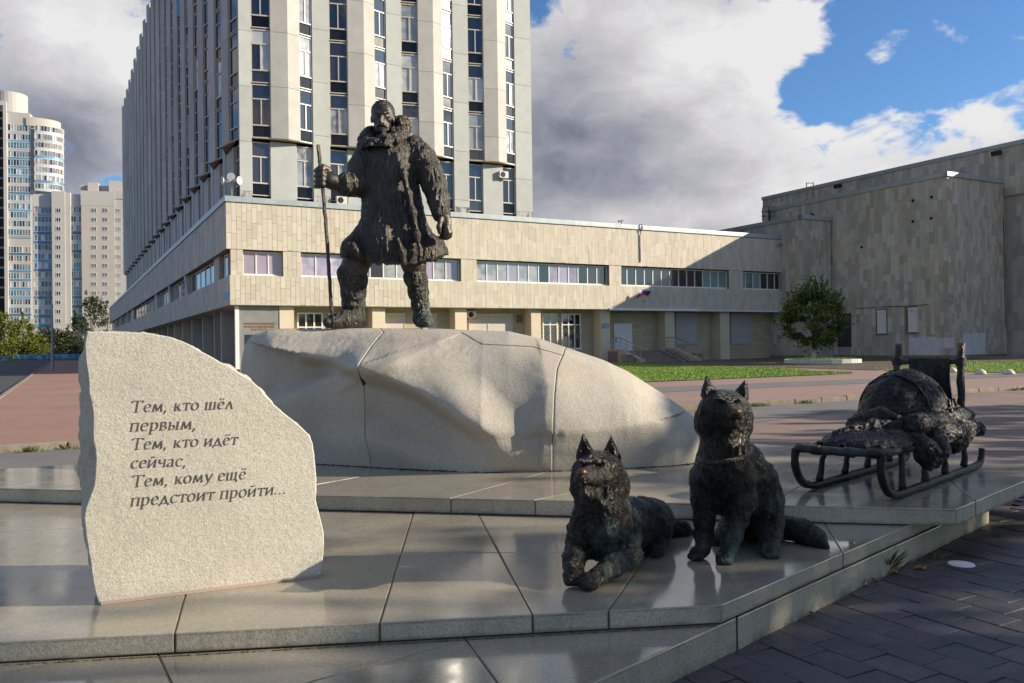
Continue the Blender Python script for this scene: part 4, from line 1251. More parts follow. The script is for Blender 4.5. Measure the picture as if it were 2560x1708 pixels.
tier('tier', t2, Z1 + .004, Z2, [((1031, 1291), (950.5, 1552), Z2), ((1201, 1296), (1328, 1530), Z2), ((1613, 1393), (1527, 1518), Z2), ((463, 1490), (438, 1578), Z2),
     ((1000, 1381), (1240, 1382), Z2, wpt(1130, 1340, Z2)), ((1260, 1381), (1550, 1381), Z2, wpt(1400, 1345, Z2)), ((2104, 1376), (2099, 1368), Z2, wpt(2130, 1340, Z2)), ((0, 1330), (240, 1318), Z2, wpt(150, 1300, Z2))])
tier('tier', t3, Z2 + .003, Z3, [((793, 1211), (946, 1184), Z3), ((1140, 1242), (1341, 1187), Z3), ((1368, 1244), (1685, 1179), Z3), ((1943, 1247), (2039, 1193), Z3), ((80, 1210), (200, 1197), Z3), ((205, 1222), (206, 1170), Z3, wpt(100, 1215, Z3)), ((2434, 1249), (2380, 1205), Z3, wpt(2420, 1230, Z3))])
# moss lines where the tiers meet
def mossline(a, b, z, n, seed, w=.02, label='thin line of yellow green moss along the joint'):
    r = random.Random(seed)
    mb = MB()
    a, b = V(a), V(b)
    for i in range(n):
        p = a.lerp(b, r.random())
        s = r.uniform(.3, 1.3) * w
        q = [V((p.x + r.gauss(0, w * .3) + math.cos(k * 1.26 + i) * s * r.uniform(.7, 1.6), p.y + r.gauss(0, w * .1) + math.sin(k * 1.26 + i) * s * .5, z + .002)) for k in range(5)]
        t_ = V((p.x, p.y, z + s * r.uniform(.25, .6)))
        mb.add([tuple(v) for v in q] + [tuple(t_)], [(k, (k + 1) % 5, 5) for k in range(5)])
    return mb.build('joint_moss', MT['moss'], kind='stuff', label=label)
ed = V((3.365 / 3.388, .397 / 3.388))
mossline((-2.4, 3.785), (1.02, 4.19), Z1, 420, 3, .011)
mossline((1.05, 4.19), (3.0, 6.12), .0, 260, 5, .016, 'dirt and moss gathered along the foot of the platform wall')

# dark pavers beside the platform
pav = thing('dark_paving', (2.5, 5, 0), 'dark stone pavers beside the platform', None, None, 'structure')
PVW, PVL = .22, .29
O2 = V((1.0, 4.05, 0))
cells = []
for i in range(-8, 46):
    off = (i * .37) % 1 * PVL
    for j in range(-26, 22):
        c = O2 + E1 * (i * PVW + PVW / 2) + E2 * (j * PVL + off + PVL / 2)
        s = (V((c.x, c.y)) - V((1.045, 4.207))).dot(V((.70, -.715)))
        if s < -.14 or c.y < .5 or c.x > 9 or c.y > 10.5 : continue
        if (V((c.x, c.y)) - V((3.14, 5.89))).dot(V((-.7, .7))) > 1.2 and c.y > 7.2: continue
        cells.append((c, s))
def visible_px(c):
    d = c - CAM
    y = d.dot(_fw)
    if y < .5: return None
    return 1280 + d.dot(_rt) / y * FPX, 854 - d.dot(_up) / y * FPX
vis = []
oth = []
for c, s in cells:
    q = visible_px(c)
    (vis if q and -100 < q[0] < 2700 and q[1] < 1800 else oth).append(c)
vis.sort(key=lambda c: (c - CAM).length)
pm = MB().obox(V((-PVW / 2 + .003, -PVL / 2 + .003, -.06)), V((PVW - .006, 0, 0)), V((0, PVL - .006, 0)), V((0, 0, .06))).mesh('paver', MT['paver'], bevel=.006)
ang1 = math.atan2(E1.y, E1.x)
for c in vis[:300]:
    o = link('paver', pm, pav, c + V((0, 0, .012 + RNG.uniform(-.004, .003))))
    o.rotation_euler = (RNG.gauss(0, .008), RNG.gauss(0, .008), ang1 + RNG.gauss(0, .006))
mb = MB()
for c in vis[300:] + oth:
    z = RNG.uniform(.006, .014)
    mb.obox(c - E1 * (PVW / 2 - .005) - E2 * (PVL / 2 - .005) - UZ * .05, E1 * (PVW - .01), E2 * (PVL - .01), UZ * (.05 + z))
mb.build('loose_pavers', MT['paver'], pav, kind='stuff')
MB().prism([(-1.3, 1.8), (9, -1), (9.5, 12), (5.4, 8.1), (3.3, 6.3), (1.0, 4.15)], -.03, .0035).build('paver_bed', MT['paverjoint'], pav)

# ------------------------------------------------------------------ numpy helpers: value noise, distance-field sculpting, surface nets
_rs = np.random.RandomState(5)
_perm = _rs.permutation(256).astype(np.int32)
_val = _rs.uniform(-1, 1, 256).astype(np.float32)
def vnoise(P, seed=0):
    """smooth value noise in [-1, 1] at points P (N,3)"""
    Pi = np.floor(P).astype(np.int32)
    f = (P - Pi).astype(np.float32)
    f = f * f * (3 - 2 * f)
    X, Y, Z_ = (Pi[:, 0] + seed * 17) & 255, (Pi[:, 1] + seed * 31) & 255, Pi[:, 2] & 255
    out = np.zeros(len(P), np.float32)
    for dx in (0, 1):
        wx = f[:, 0] if dx else 1 - f[:, 0]
        a = _perm[(X + dx) & 255]
        for dy in (0, 1):
            wy = f[:, 1] if dy else 1 - f[:, 1]
            b = _perm[(a + Y + dy) & 255]
            for dz in (0, 1):
                wz = f[:, 2] if dz else 1 - f[:, 2]
                out += wx * wy * wz * _val[_perm[(b + Z_ + dz) & 255]]
    return out
def fbm(P, oct=4, seed=0, gain=.5):
    r, a = np.zeros(len(P), np.float32), 1.0
    for k in range(oct):
        r += a * vnoise(P * (2 ** k) + k * 7.3, seed + k)
        a *= gain
    return r
def ridged(P, oct=3, seed=0):
    r, a = np.zeros(len(P), np.float32), 1.0
    for k in range(oct):
        r += a * (1 - 2 * np.abs(vnoise(P * (1.9 ** k) + k * 3.1, seed + k)))
        a *= .5
    return r

class Clay:
    """distance field on a grid; shapes are blended in, then skinned with surface nets"""
    def __init__(s, lo, hi, h):
        s.lo, s.h = np.array(lo, np.float32), h
        s.n = np.ceil((np.array(hi) - np.array(lo)) / h).astype(int) + 1
        s.f = np.full(tuple(s.n), .5, np.float32)
        s.ax = [s.lo[i] + h * np.arange(s.n[i], dtype=np.float32) for i in range(3)]
    def sub(s, lo, hi):
        sl = []
        for i in range(3):
            a = int(np.clip(math.floor((lo[i] - s.lo[i]) / s.h), 0, s.n[i]))
            b = int(np.clip(math.ceil((hi[i] - s.lo[i]) / s.h) + 1, 0, s.n[i]))
            sl.append(slice(a, b))
        sl = tuple(sl)
        return sl, s.ax[0][sl[0]][:, None, None], s.ax[1][sl[1]][None, :, None], s.ax[2][sl[2]][None, None, :]
    def blend(s, sl, d, k, mode):
        f = s.f[sl]
        if f.size == 0: return
        if mode == 'add':
            if k <= 0: s.f[sl] = np.minimum(f, d)
            else:
                h = np.clip(.5 + .5 * (f - d) / k, 0, 1)
                s.f[sl] = f * (1 - h) + d * h - k * h * (1 - h)
        else:
            d = -d
            if k <= 0: s.f[sl] = np.maximum(f, d)
            else:
                h = np.clip(.5 - .5 * (f - d) / k, 0, 1)
                s.f[sl] = f * (1 - h) + d * h + k * h * (1 - h)
    def cone(s, p0, r0, p1, r1, k=.03, mode='add'):
        p0, p1 = np.array(p0, np.float32), np.array(p1, np.float32)
        m = max(r0, r1) + k + .03
        sl, X, Y, Z_ = s.sub(np.minimum(p0, p1) - m, np.maximum(p0, p1) + m)
        d = p1 - p0
        L2 = float(d @ d) + 1e-9
        t = np.clip(((X - p0[0]) * d[0] + (Y - p0[1]) * d[1] + (Z_ - p0[2]) * d[2]) / L2, 0, 1)
        q = np.sqrt((X - p0[0] - t * d[0]) ** 2 + (Y - p0[1] - t * d[1]) ** 2 + (Z_ - p0[2] - t * d[2]) ** 2)
        s.blend(sl, q - (r0 + (r1 - r0) * t), k, mode)
        return s
    def path(s, pts, rs, k=.03, mode='add'):
        for i in range(len(pts) - 1): s.cone(pts[i], rs[i], pts[i + 1], rs[i + 1], k, mode)
        return s
    def ell(s, c, r, rot=None, k=.03, mode='add'):
        c = np.array(c, np.float32)
        m = max(r) + k + .03
        sl, X, Y, Z_ = s.sub(c - m, c + m)
        X, Y, Z_ = X - c[0], Y - c[1], Z_ - c[2]
        if rot is not None:
            M = np.array(rot.to_3x3().transposed() if hasattr(rot, 'to_3x3') else rot, np.float32)
            X, Y, Z_ = (M[0, 0] * X + M[0, 1] * Y + M[0, 2] * Z_, M[1, 0] * X + M[1, 1] * Y + M[1, 2] * Z_, M[2, 0] * X + M[2, 1] * Y + M[2, 2] * Z_)
        q = np.sqrt((X / r[0]) ** 2 + (Y / r[1]) ** 2 + (Z_ / r[2]) ** 2)
        s.blend(sl, (q - 1) * min(r), k, mode)
        return s
    def loft(s, secs, k=.03, fold=None):
        """secs: rows (z, cx, cy, a, b) of elliptical sections, z rising"""
        S = np.array(secs, np.float32)
        m = .12
        lo = [(S[:, 1] - S[:, 3]).min() - m, (S[:, 2] - S[:, 4]).min() - m, S[0, 0] - .03]
        hi = [(S[:, 1] + S[:, 3]).max() + m, (S[:, 2] + S[:, 4]).max() + m, S[-1, 0] + .03]
        sl, X, Y, Z_ = s.sub(lo, hi)
        z = Z_[0, 0]
        cx, cy, a, b = [np.interp(z, S[:, 0], S[:, i])[None, None, :] for i in range(1, 5)]
        dx, dy = (X - cx) / a, (Y - cy) / b
        q = np.sqrt(dx * dx + dy * dy)
        if fold is not None: q = q / fold(np.arctan2(dy, dx), Z_)
        d = (q - 1) * np.minimum(a, b)
        d = np.maximum(d, np.maximum(S[0, 0] - Z_, Z_ - S[-1, 0]))
        s.blend(sl, d, k, 'add')
        return s
    def skin(s):
        f = s.f
        nx, ny, nz = f.shape
        ins = f < 0
        c = np.zeros((nx - 1, ny - 1, nz - 1), np.int8)
        for i in (0, 1):
            for j in (0, 1):
                for k in (0, 1): c += ins[i:nx - 1 + i, j:ny - 1 + j, k:nz - 1 + k]
        I, J, Kk = np.nonzero((c > 0) & (c < 8))
        idx = -np.ones((nx - 1, ny - 1, nz - 1), np.int32)
        idx[I, J, Kk] = np.arange(len(I))
        acc = np.zeros((len(I), 3), np.float32)
        cnt = np.zeros(len(I), np.float32)
        cor = [(i, j, k) for i in (0, 1) for j in (0, 1) for k in (0, 1)]
        for a in cor:
            for ax in range(3):
                if a[ax]: continue
                b = list(a); b[ax] = 1
                fa, fb = f[I + a[0], J + a[1], Kk + a[2]], f[I + b[0], J + b[1], Kk + b[2]]
                mk = (fa < 0) != (fb < 0)
                t = np.where(mk, fa / np.where(mk, fa - fb, 1), 0)
                for q in range(3):
                    acc[:, q] += np.where(mk, a[q] + (t if q == ax else 0), 0)
                cnt += mk
        P = s.lo + s.h * (np.stack([I, J, Kk], 1) + acc / cnt[:, None])
        F = []
        for ax in range(3):
            sl0 = [slice(1, -1)] * 3; sl1 = [slice(1, -1)] * 3
            sl0[ax], sl1[ax] = slice(0, -1), slice(1, None)
            A_, B_ = ins[tuple(sl0)], ins[tuple(sl1)]
            for flip, mk in ((False, A_ & ~B_), (True, ~A_ & B_)):
                q = np.nonzero(mk)
                g = [q[i] + (0 if i == ax else 1) for i in range(3)]
                o1, o2 = [(1, 2), (2, 0), (0, 1)][ax]
                def cell(d1, d2):
                    h = [g[0].copy(), g[1].copy(), g[2].copy()]
                    h[o1] -= d1; h[o2] -= d2
                    return idx[h[0], h[1], h[2]]
                quad = np.stack([cell(1, 1), cell(0, 1), cell(0, 0), cell(1, 0)], 1)
                F.append(quad[:, ::-1] if flip else quad)
        return P, np.concatenate(F)
def clay_obj(name, clay, m, parent, disp=None, smooth_it=1, label=None):
    P, F = clay.skin()
    w = wl(parent)
    # relax a little
    for _ in range(smooth_it):
        acc = np.zeros_like(P); cn = np.zeros(len(P), np.float32)
        for a, b in ((0, 1), (1, 2), (2, 3), (3, 0)):
            for u, v in ((a, b), (b, a)):
                np.add.at(acc, F[:, u], P[F[:, v]]); np.add.at(cn, F[:, u], 1)
        P = P * .5 + .5 * acc / np.maximum(cn, 1)[:, None]
    if disp is not None:
        e1 = P[F[:, 2]] - P[F[:, 0]]; e2 = P[F[:, 3]] - P[F[:, 1]]
        fn = np.cross(e1, e2)
        N_ = np.zeros_like(P)
        for q in range(4): np.add.at(N_, F[:, q], fn)
        N_ /= np.linalg.norm(N_, axis=1)[:, None] + 1e-9
        P = P + N_ * disp(P, N_)[:, None]
    Pl = P - np.array(w, np.float32)
    me = bpy.data.meshes.new(name)
    me.vertices.add(len(Pl)); me.vertices.foreach_set('co', Pl.astype(np.float32).ravel())
    me.loops.add(F.size); me.loops.foreach_set('vertex_index', F.astype(np.int32).ravel())
    me.polygons.add(len(F)); me.polygons.foreach_set('loop_start', np.arange(0, F.size, 4, dtype=np.int32))
    me.polygons.foreach_set('loop_total', np.full(len(F), 4, np.int32))
    me.polygons.foreach_set('use_smooth', np.ones(len(F), bool))
    me.update(calc_edges=True); me.validate()
    for q in (m if isinstance(m, (list, tuple)) else [m]): me.materials.append(q)
    o = link(name, me, parent, w)
    if label: o['label'] = label
    return o

# ------------------------------------------------------------------ the boulder: three blocks of one carved stone
boul = thing('boulder_pedestal', (-.5, 9.3, Z3), 'huge carved granite boulder that the bronze man stands on', 'boulder')
bx = np.array([-2.99, -2.97, -2.92, -2.85, -2.65, -2.37, -1.59, -.8, -.03, .28, .6, 1.0, 1.23, 1.57, 1.77, 1.88, 1.97, 1.99])
bz = np.array([1.30, 1.55, 1.70, 1.775, 1.834, 1.842, 1.834, 1.812, 1.775, 1.70, 1.585, 1.44, 1.325, 1.10, .95, .86, .74, .60])
fxx = np.array([-2.99, -2.93, -2.80, -2.4, -2.03, -1.2, -.3, .4, 1.1, 1.6, 1.82, 1.93, 1.99])
fyy = np.array([9.08, 8.92, 8.80, 8.70, 8.64, 8.25, 7.92, 7.95, 8.05, 8.20, 8.34, 8.48, 8.66])
gxx = np.array([-2.99, -2.93, -2.80, -2.4, -2.03, -1.2, -.3, .4, 1.1, 1.6, 1.82, 1.93, 1.99])
gyy = np.array([9.20, 9.40, 9.52, 9.75, 9.95, 10.4, 10.7, 10.6, 10.2, 9.7, 9.35, 9.15, 8.9])
def ridge(x, z, pts, wl_, wr, amp):
    """raised crest along a polyline; wl_/wr = fall-off widths on its left/right"""
    best = np.full(x.shape, 9.0); side = np.zeros(x.shape)
    for (x0, z0), (x1, z1) in zip(pts[:-1], pts[1:]):
        dx, dz = x1 - x0, z1 - z0
        L2 = dx * dx + dz * dz
        t = np.clip(((x - x0) * dx + (z - z0) * dz) / L2, 0, 1)
        ex, ez = x - x0 - t * dx, z - z0 - t * dz
        d = np.hypot(ex, ez)
        sd = np.sign(dx * ez - dz * ex)
        m = d < best
        best = np.where(m, d, best); side = np.where(m, sd, side)
    w = np.where(side > 0, wl_, wr)
    return amp * np.exp(-(best / w) ** 1.3)
def poly_side(x, z, pts):
    """signed distance to an open polyline, positive on its upper right"""
    best = np.full(x.shape, 99.0); sg = np.zeros(x.shape)
    for (x0, z0), (x1, z1) in zip(pts[:-1], pts[1:]):
        dx, dz = x1 - x0, z1 - z0
        t = np.clip(((x - x0) * dx + (z - z0) * dz) / (dx * dx + dz * dz), 0, 1)
        ex, ez = x - x0 - t * dx, z - z0 - t * dz
        dd = np.hypot(ex, ez)
        m = dd < best
        best = np.where(m, dd, best); sg = np.where(m, np.sign(dx * ez - dz * ex), sg)
    return best * np.where(sg == 0, 1, sg)
def boulder_pt(x, th):
    """th 0..pi runs from the front foot over the top to the back foot; arrays"""
    zt = np.interp(x, bx, bz); yf = np.interp(x, fxx, fyy); yb = np.interp(x, gxx, gyy)
    yc, hd = (yf + yb) / 2, (yb - yf) / 2
    pw = 2 / 2.75
    cy = -np.sign(np.cos(th)) * np.abs(np.cos(th)) ** pw
    sz = np.abs(np.sin(th)) ** pw
    H = zt - Z3
    y = yc + hd * cy * (1 - .10 * sz ** 2 * (th < math.pi / 2))
    z = Z3 + H * sz
    front = np.clip(np.cos(th) * 1.6 + .25, 0, 1) * np.clip((z - Z3) / .25 + .15, 0, 1)
    edge = np.clip((x + 2.9) / .35, 0, 1) * np.clip((1.95 - x) / .3, 0, 1)
    def sstep(v, e0, e1):
        t_ = np.clip((v - e0) / (e1 - e0), 0, 1)
        return t_ * t_ * (3 - 2 * t_)
    sd = poly_side(x, z, [(-2.2, 1.55), (-1.62, 1.42), (-1.13, 1.245), (-.86, 1.135), (-.52, .92), (-.22, .74), (-.14, .52), (-.12, .2)])
    sh = np.clip(1.25 - z, -.1, .9) * .95
    rt = 1 - .8 * sstep(x, -.78 + sh, -.18 + sh)
    tilt = 1 - .22 * sstep(x, -1.15, -.7 + sh)
    up = 1 - .75 * sstep(z, 1.42, 1.75)
    d = .34 * sstep(sd, -.13, .05) * rt * tilt * up * (.45 + .55 * sstep(z, .55, .95))
    d += ridge(x, z, [(-1.45, 1.32), (-1.1, 1.50), (-.75, 1.66)], .20, .10, .075)
    d += ridge(x, z, [(.30, 1.45), (.34, 1.2), (.30, .9)], .50, .20, .10)
    d += ridge(x, z, [(-2.62, 1.00), (-2.3, 1.13), (-1.9, 1.30), (-1.5, 1.44)], .09, .34, .14)
    d -= ridge(x, z, [(-2.55, 1.20), (-2.15, 1.36), (-1.75, 1.50)], .12, .12, .07)
    d += ridge(x, z, [(-2.5, 1.62), (-2.0, 1.60), (-1.5, 1.60), (-1.2, 1.62)], .2, .14, .06)
    d -= ridge(x, z, [(-1.42, .90), (-1.1, .76), (-.75, .58), (-.45, .48)], .13, .10, .075)
    d += ridge(x, z, [(-1.35, .66), (-1.0, .52), (-.7, .44)], .2, .2, .05)
    d += ridge(x, z, [(.5, .78), (.95, .80), (1.4, .86)], .5, .12, .05)
    P = np.stack([x * 1.0, y * 1.0, z * 1.0], -1).reshape(-1, 3)
    n = (fbm(P * 1.5, 2, 3) * .018 + fbm(P * 6, 2, 9) * .0035).reshape(x.shape)
    rough_ = sstep(fbm(P * 1.9, 2, 21).reshape(x.shape) + .9 * sstep(z, 1.45, 1.6) * (x < -.6), .15, .5)
    n = n + rough_ * fbm(P * 30, 2, 13).reshape(x.shape) * .0045
    y = y - (d + n) * front * edge
    z = z + n * .8 * np.clip(np.sin(th), 0, 1) * .35
    # level patch under the statue's feet
    lev = np.exp(-(((x + 1.55) / .9) ** 4)) * (np.abs(th - math.pi / 2) < .9)
    z = z * (1 - lev) + np.minimum(z, 1.832) * lev
    return np.stack([x, y, z], -1)
def seam_curve(pts):
    ths = np.array([p[0] for p in pts]); xs = np.array([p[1] for p in pts])
    return lambda th: np.interp(th, ths, xs)
hp = math.pi / 2
sA = seam_curve([(0, -1.43), (.12, -1.50), (.3, -1.50), (.7, -1.49), (1.0, -1.42), (1.25, -1.37), (hp, -1.50), (math.pi, -1.5)])
sB = seam_curve([(0, .37), (.15, .37), (.5, .40), (.8, .44), (1.1, .52), (hp, .60), (math.pi, .6)])
for name_i, (cl, cr, ns) in enumerate(((lambda th: th * 0 - 2.99, sA, 100), (sA, sB, 130), (sB, lambda th: th * 0 + 1.99, 110))):
    nt = 150
    u = np.linspace(0, 1, ns)
    ss = u
    th = np.linspace(0, 1, nt) ** 1.0 * math.pi
    TH, SS = np.meshgrid(th, ss)
    xl, xr = cl(TH), cr(TH)
    e = .0025
    X = xl + e + (xr - xl - 2 * e) * SS
    P = boulder_pt(X, TH)
    # turned-in lips at the joints
    lipL, lipR = P[:1].copy(), P[-1:].copy()
    cen = np.array([0, 9.4, 1.0])
    def inn(L):
        Q = L.copy(); Q[..., 1] += (9.35 - Q[..., 1]) * .06; Q[..., 2] += (1.0 - Q[..., 2]) * .05
        return Q
    rows = ([inn(lipL)] if name_i > 0 else []) + [P] + ([inn(lipR)] if name_i < 2 else [])
    P = np.concatenate(rows, 0)
    a, b = P.shape[:2]
    ii = np.arange(a * b).reshape(a, b)
    F = np.stack([ii[:-1, :-1], ii[1:, :-1], ii[1:, 1:], ii[:-1, 1:]], -1).reshape(-1, 4)
    me = bpy.data.meshes.new('stone_block')
    me.from_pydata((P.reshape(-1, 3) - np.array(wl(boul))).tolist(), [], F.tolist())
    me.materials.append(MT['gr_boulder'])
    me.polygons.foreach_set('use_smooth', [True] * len(me.polygons))
    me.update()
    link('stone_block', me, boul)
thc = np.linspace(0, math.pi, 40)
for fn_ in (sA, sB):
    P = boulder_pt(fn_(thc), thc)
    mb = MB()
    vs = []
    for p in P:
        q = V(p) + (V((p[0], 9.35, .9)) - V(p)) * .035
        vs += [q - V((.02, 0, 0)), q + V((.02, 0, 0))]
    mb.add(vs, [(2 * i, 2 * i + 1, 2 * i + 3, 2 * i + 2) for i in range(len(P) - 1)])
    mb.build('joint', MT['seamd'], boul)

bxs = np.linspace(-2.4, 1.95, 60)
bpp = boulder_pt(bxs, np.full(60, .012))
for i_ in range(0, 59):
    if i_ % 15 == 0: seg = []
    seg.append((bpp[i_][0], bpp[i_][1] - .004))
rb = random.Random(77)
mbb = MB()
for i_ in range(700):
    x_ = rb.uniform(-2.4, 1.95)
    y_ = float(np.interp(x_, bxs, bpp[:, 1])) - abs(rb.gauss(0, .008)) + .004
    s_ = rb.uniform(.006, .018)
    q_ = [(x_ + math.cos(k * 1.26 + i_) * s_ * 1.8, y_ + math.sin(k * 1.26 + i_) * s_ * .6, Z3 + .002) for k in range(5)] + [(x_, y_ + .002, Z3 + s_ * rb.uniform(.4, .9))]
    mbb.add(q_, [(k, (k + 1) % 5, 5) for k in range(5)])
mbb.build('boulder_foot_flecks', MT['seamd'], kind='stuff', label='dark flecks laid along the joint under the boulder')  # low dark flecks strewn along the boulder's front foot
_xx, _tt = np.meshgrid(np.linspace(-1.0, .75, 260), np.linspace(.35, 2.0, 260), indexing='ij')
_pp = boulder_pt(_xx, _tt)
_q = _pp.reshape(-1, 3) - np.array([0, 0, EYE])
_dep = _q @ np.array(_fw)
_sx = 1280 + (_q @ np.array(_rt)) / _dep * FPX
_sy = 854 - (_q @ np.array(_up)) / _dep * FPX
jp = []
for i_ in range(25):
    cxs = np.interp(i_ / 24, [0, .2, .65, 1], [655, 710, 850, 932]); cys = np.interp(i_ / 24, [0, .2, .65, 1], [57, 89, 96, 120])
    fx_, fy_ = 560 + cxs * .9084, 780 + cys * .9084
    k_ = int(np.argmin((_sx - fx_) ** 2 + (_sy - fy_) ** 2 + _dep * .5))
    jp.append(V(_pp.reshape(-1, 3)[k_]) + V((0, 0, .001)))
MB().tube(jp, .004, 5).build('joint', MT['seamd'], boul)

# ------------------------------------------------------------------ the inscribed stele
sp0, sp1 = ong(246, 1513, Z2), ong(800, 1442, Z2)
SU = (sp1 - sp0).normalized()
SN = V((SU.y, -SU.x, 0))           # outwards, to the camera's right
stele = thing('inscribed_stele', sp0, 'pale granite slab with a broken edge and an engraved Cyrillic inscription', 'stele')
def cz(x, y, back=0.0):
    return onp(x / 2.1186, 800 + y / 2.1186, sp0 - SN * back, SN)
front = [(525, 1512), (505, 1450), (490, 1370), (478, 1290), (468, 1210), (455, 1130), (444, 1060), (452, 1000), (474, 945), (492, 890), (502, 810), (508, 740), (502, 690), (490, 640), (494, 560), (492, 480), (484, 430), (470, 380), (468, 320), (462, 265), (456, 200), (450, 130), (462, 62),
         (520, 61), (580, 64), (670, 64), (760, 66), (860, 80), (910, 92), (960, 110), (1010, 133), (1060, 160), (1110, 190), (1160, 220), (1205, 240), (1250, 265), (1290, 292), (1330, 320), (1370, 358), (1410, 400), (1455, 448), (1500, 490), (1560, 540), (1600, 575), (1640, 612), (1656, 655), (1665, 700), (1668, 770), (1675, 850), (1672, 910), (1674, 960), (1688, 1020), (1700, 1070), (1712, 1120), (1716, 1180), (1710, 1240), (1705, 1300), (1700, 1350)]
left_out = {0: (505, 1498), 1: (486, 1430), 2: (474, 1360), 3: (463, 1280), 4: (455, 1200), 5: (446, 1120), 6: (438, 1040), 7: (436, 960), 8: (428, 890), 9: (412, 840), 10: (416, 780), 11: (416, 740), 12: (422, 690), 13: (421, 640), 14: (420, 560), 15: (426, 480), 16: (424, 430), 17: (427, 380), 18: (420, 320), 19: (422, 265), 20: (428, 190), 21: (438, 120), 22: (455, 66)}
TH_ = .34
r = random.Random(4)
loops = []
cenp = cz(1080, 850)
nL = 8
rv = random.Random(9)
F0 = [cz(x, y) for (x, y) in front]
B0 = []
for i, (x, y) in enumerate(front):
    if i in left_out: B0.append(cz(left_out[i][0] - (34 if 3 < i < 21 else 12), left_out[i][1], back=.16) - SN * (TH_ - .16) + SU * .02)
    else: B0.append(F0[i] - SN * TH_ - SU * (.02 if x > 1600 else 0) - UZ * (.015 if y < 700 else 0))
# resample the outline finely with small chips
def resample(L, n):
    out = []
    m = len(L)
    for i in range(m):
        a, b = L[i], L[(i + 1) % m]
        for k in range(n): out.append(a.lerp(b, k / n))
    return out
NR = 4
F1, B1_ = resample(F0, NR), resample(B0, NR)
M_ = len(F1)
isbase = [F1[i].z < Z2 + .015 for i in range(M_)]
for j in range(nL + 1):
    t_ = j / nL
    L = []
    for i in range(M_):
        p = F1[i].lerp(B1_[i], t_)
        if j in (0,): amp = .004
        else: amp = .016
        if i >= (len(front) - 1) * NR:            # straight sawn foot
            amp = 0
            p.z = max(p.z, Z2 + .001)
        P_ = np.array([[p.x * 14, p.y * 14, p.z * 14 + j * .9]])
        e = float(fbm(P_, 3, 5)[0]) * amp
        d = (p - cenp); d -= SN * d.dot(SN)
        d = d.normalized()
        q = p + d * e
        if q.z < Z2 + .001: q.z = Z2 + .001
        L.append(q)
    loops.append(L)
def inset_loop(L, e, push):
    out = []
    for p in L:
        d = cenp - p
        d -= SN * d.dot(SN)
        q = p + d.normalized() * e + SN * push
        if q.z < Z2 + .001: q.z = Z2 + .001
        out.append(q)
    return out
face = inset_loop(loops[0], .006, .004)
mb = MB()
vs = [q for q in face] + [q for L in loops for q in L]
fs = [tuple(range(M_))]
mi = [0]
for j in range(nL + 1):
    a, b = j * M_, (j + 1) * M_
    for i in range(M_):
        k = (i + 1) % M_
        fs.append((a + i, b + i, b + k, a + k)); mi.append(1 if j > 0 else 0)
fs.append(tuple(range((nL + 1) * M_, (nL + 2) * M_))[::-1]); mi.append(1)
mb.add(vs, fs); mb.mi = mi
body = mb.build('slab', [MT['gr_stele'], MT['gr_broken']], stele)
bm = bmesh.new(); bm.from_mesh(body.data)
bmesh.ops.recalc_face_normals(bm, faces=bm.faces)
bmesh.ops.triangulate(bm, faces=[f for f in bm.faces if len(f.verts) > 4])
bm.to_mesh(body.data); bm.free()
# thin sawn foot strip proud of the face
MB().obox(sp0 + SU * .012 + SN * .003, SU * ((sp1 - sp0).length - .02), SN * .006, UZ * .018).build('foot_strip', MT['pinkstone'], stele)

# broad-nib Cyrillic italic: strokes in units of the x-height
def arc(cx, cy, rx, ry, a0, a1, n=12):
    return [(cx + rx * math.cos(rad(a0 + (a1 - a0) * k / n)), cy + ry * math.sin(rad(a0 + (a1 - a0) * k / n))) for k in range(n + 1)]
def S(x0, x1, y): return [(x0, y), (x1, y)]
def stem(x, y0=0.0, y1=1.0): return [(x, y1), (x, y0)]
E_ = [[(.13, .53), (.76, .60)] , arc(.45, .5, .35, .5, 12, 180) + arc(.47, .5, .37, .5, 180, 318)[1:]]
DOT = lambda x, y: [(x - .02, y + .02), (x + .02, y - .02)]
SH = [stem(.16), stem(.68), stem(1.2), S(0, 1.36, .02), S(.0, .22, .98), S(.52, .72, .98), S(1.04, 1.24, .98)]
I_ = [stem(.16), stem(.86), [(.17, .08), (.85, .92)], S(.0, .3, .98), S(.72, 1.0, .98), S(.0, .3, .02), S(.72, 1.02, .02)]
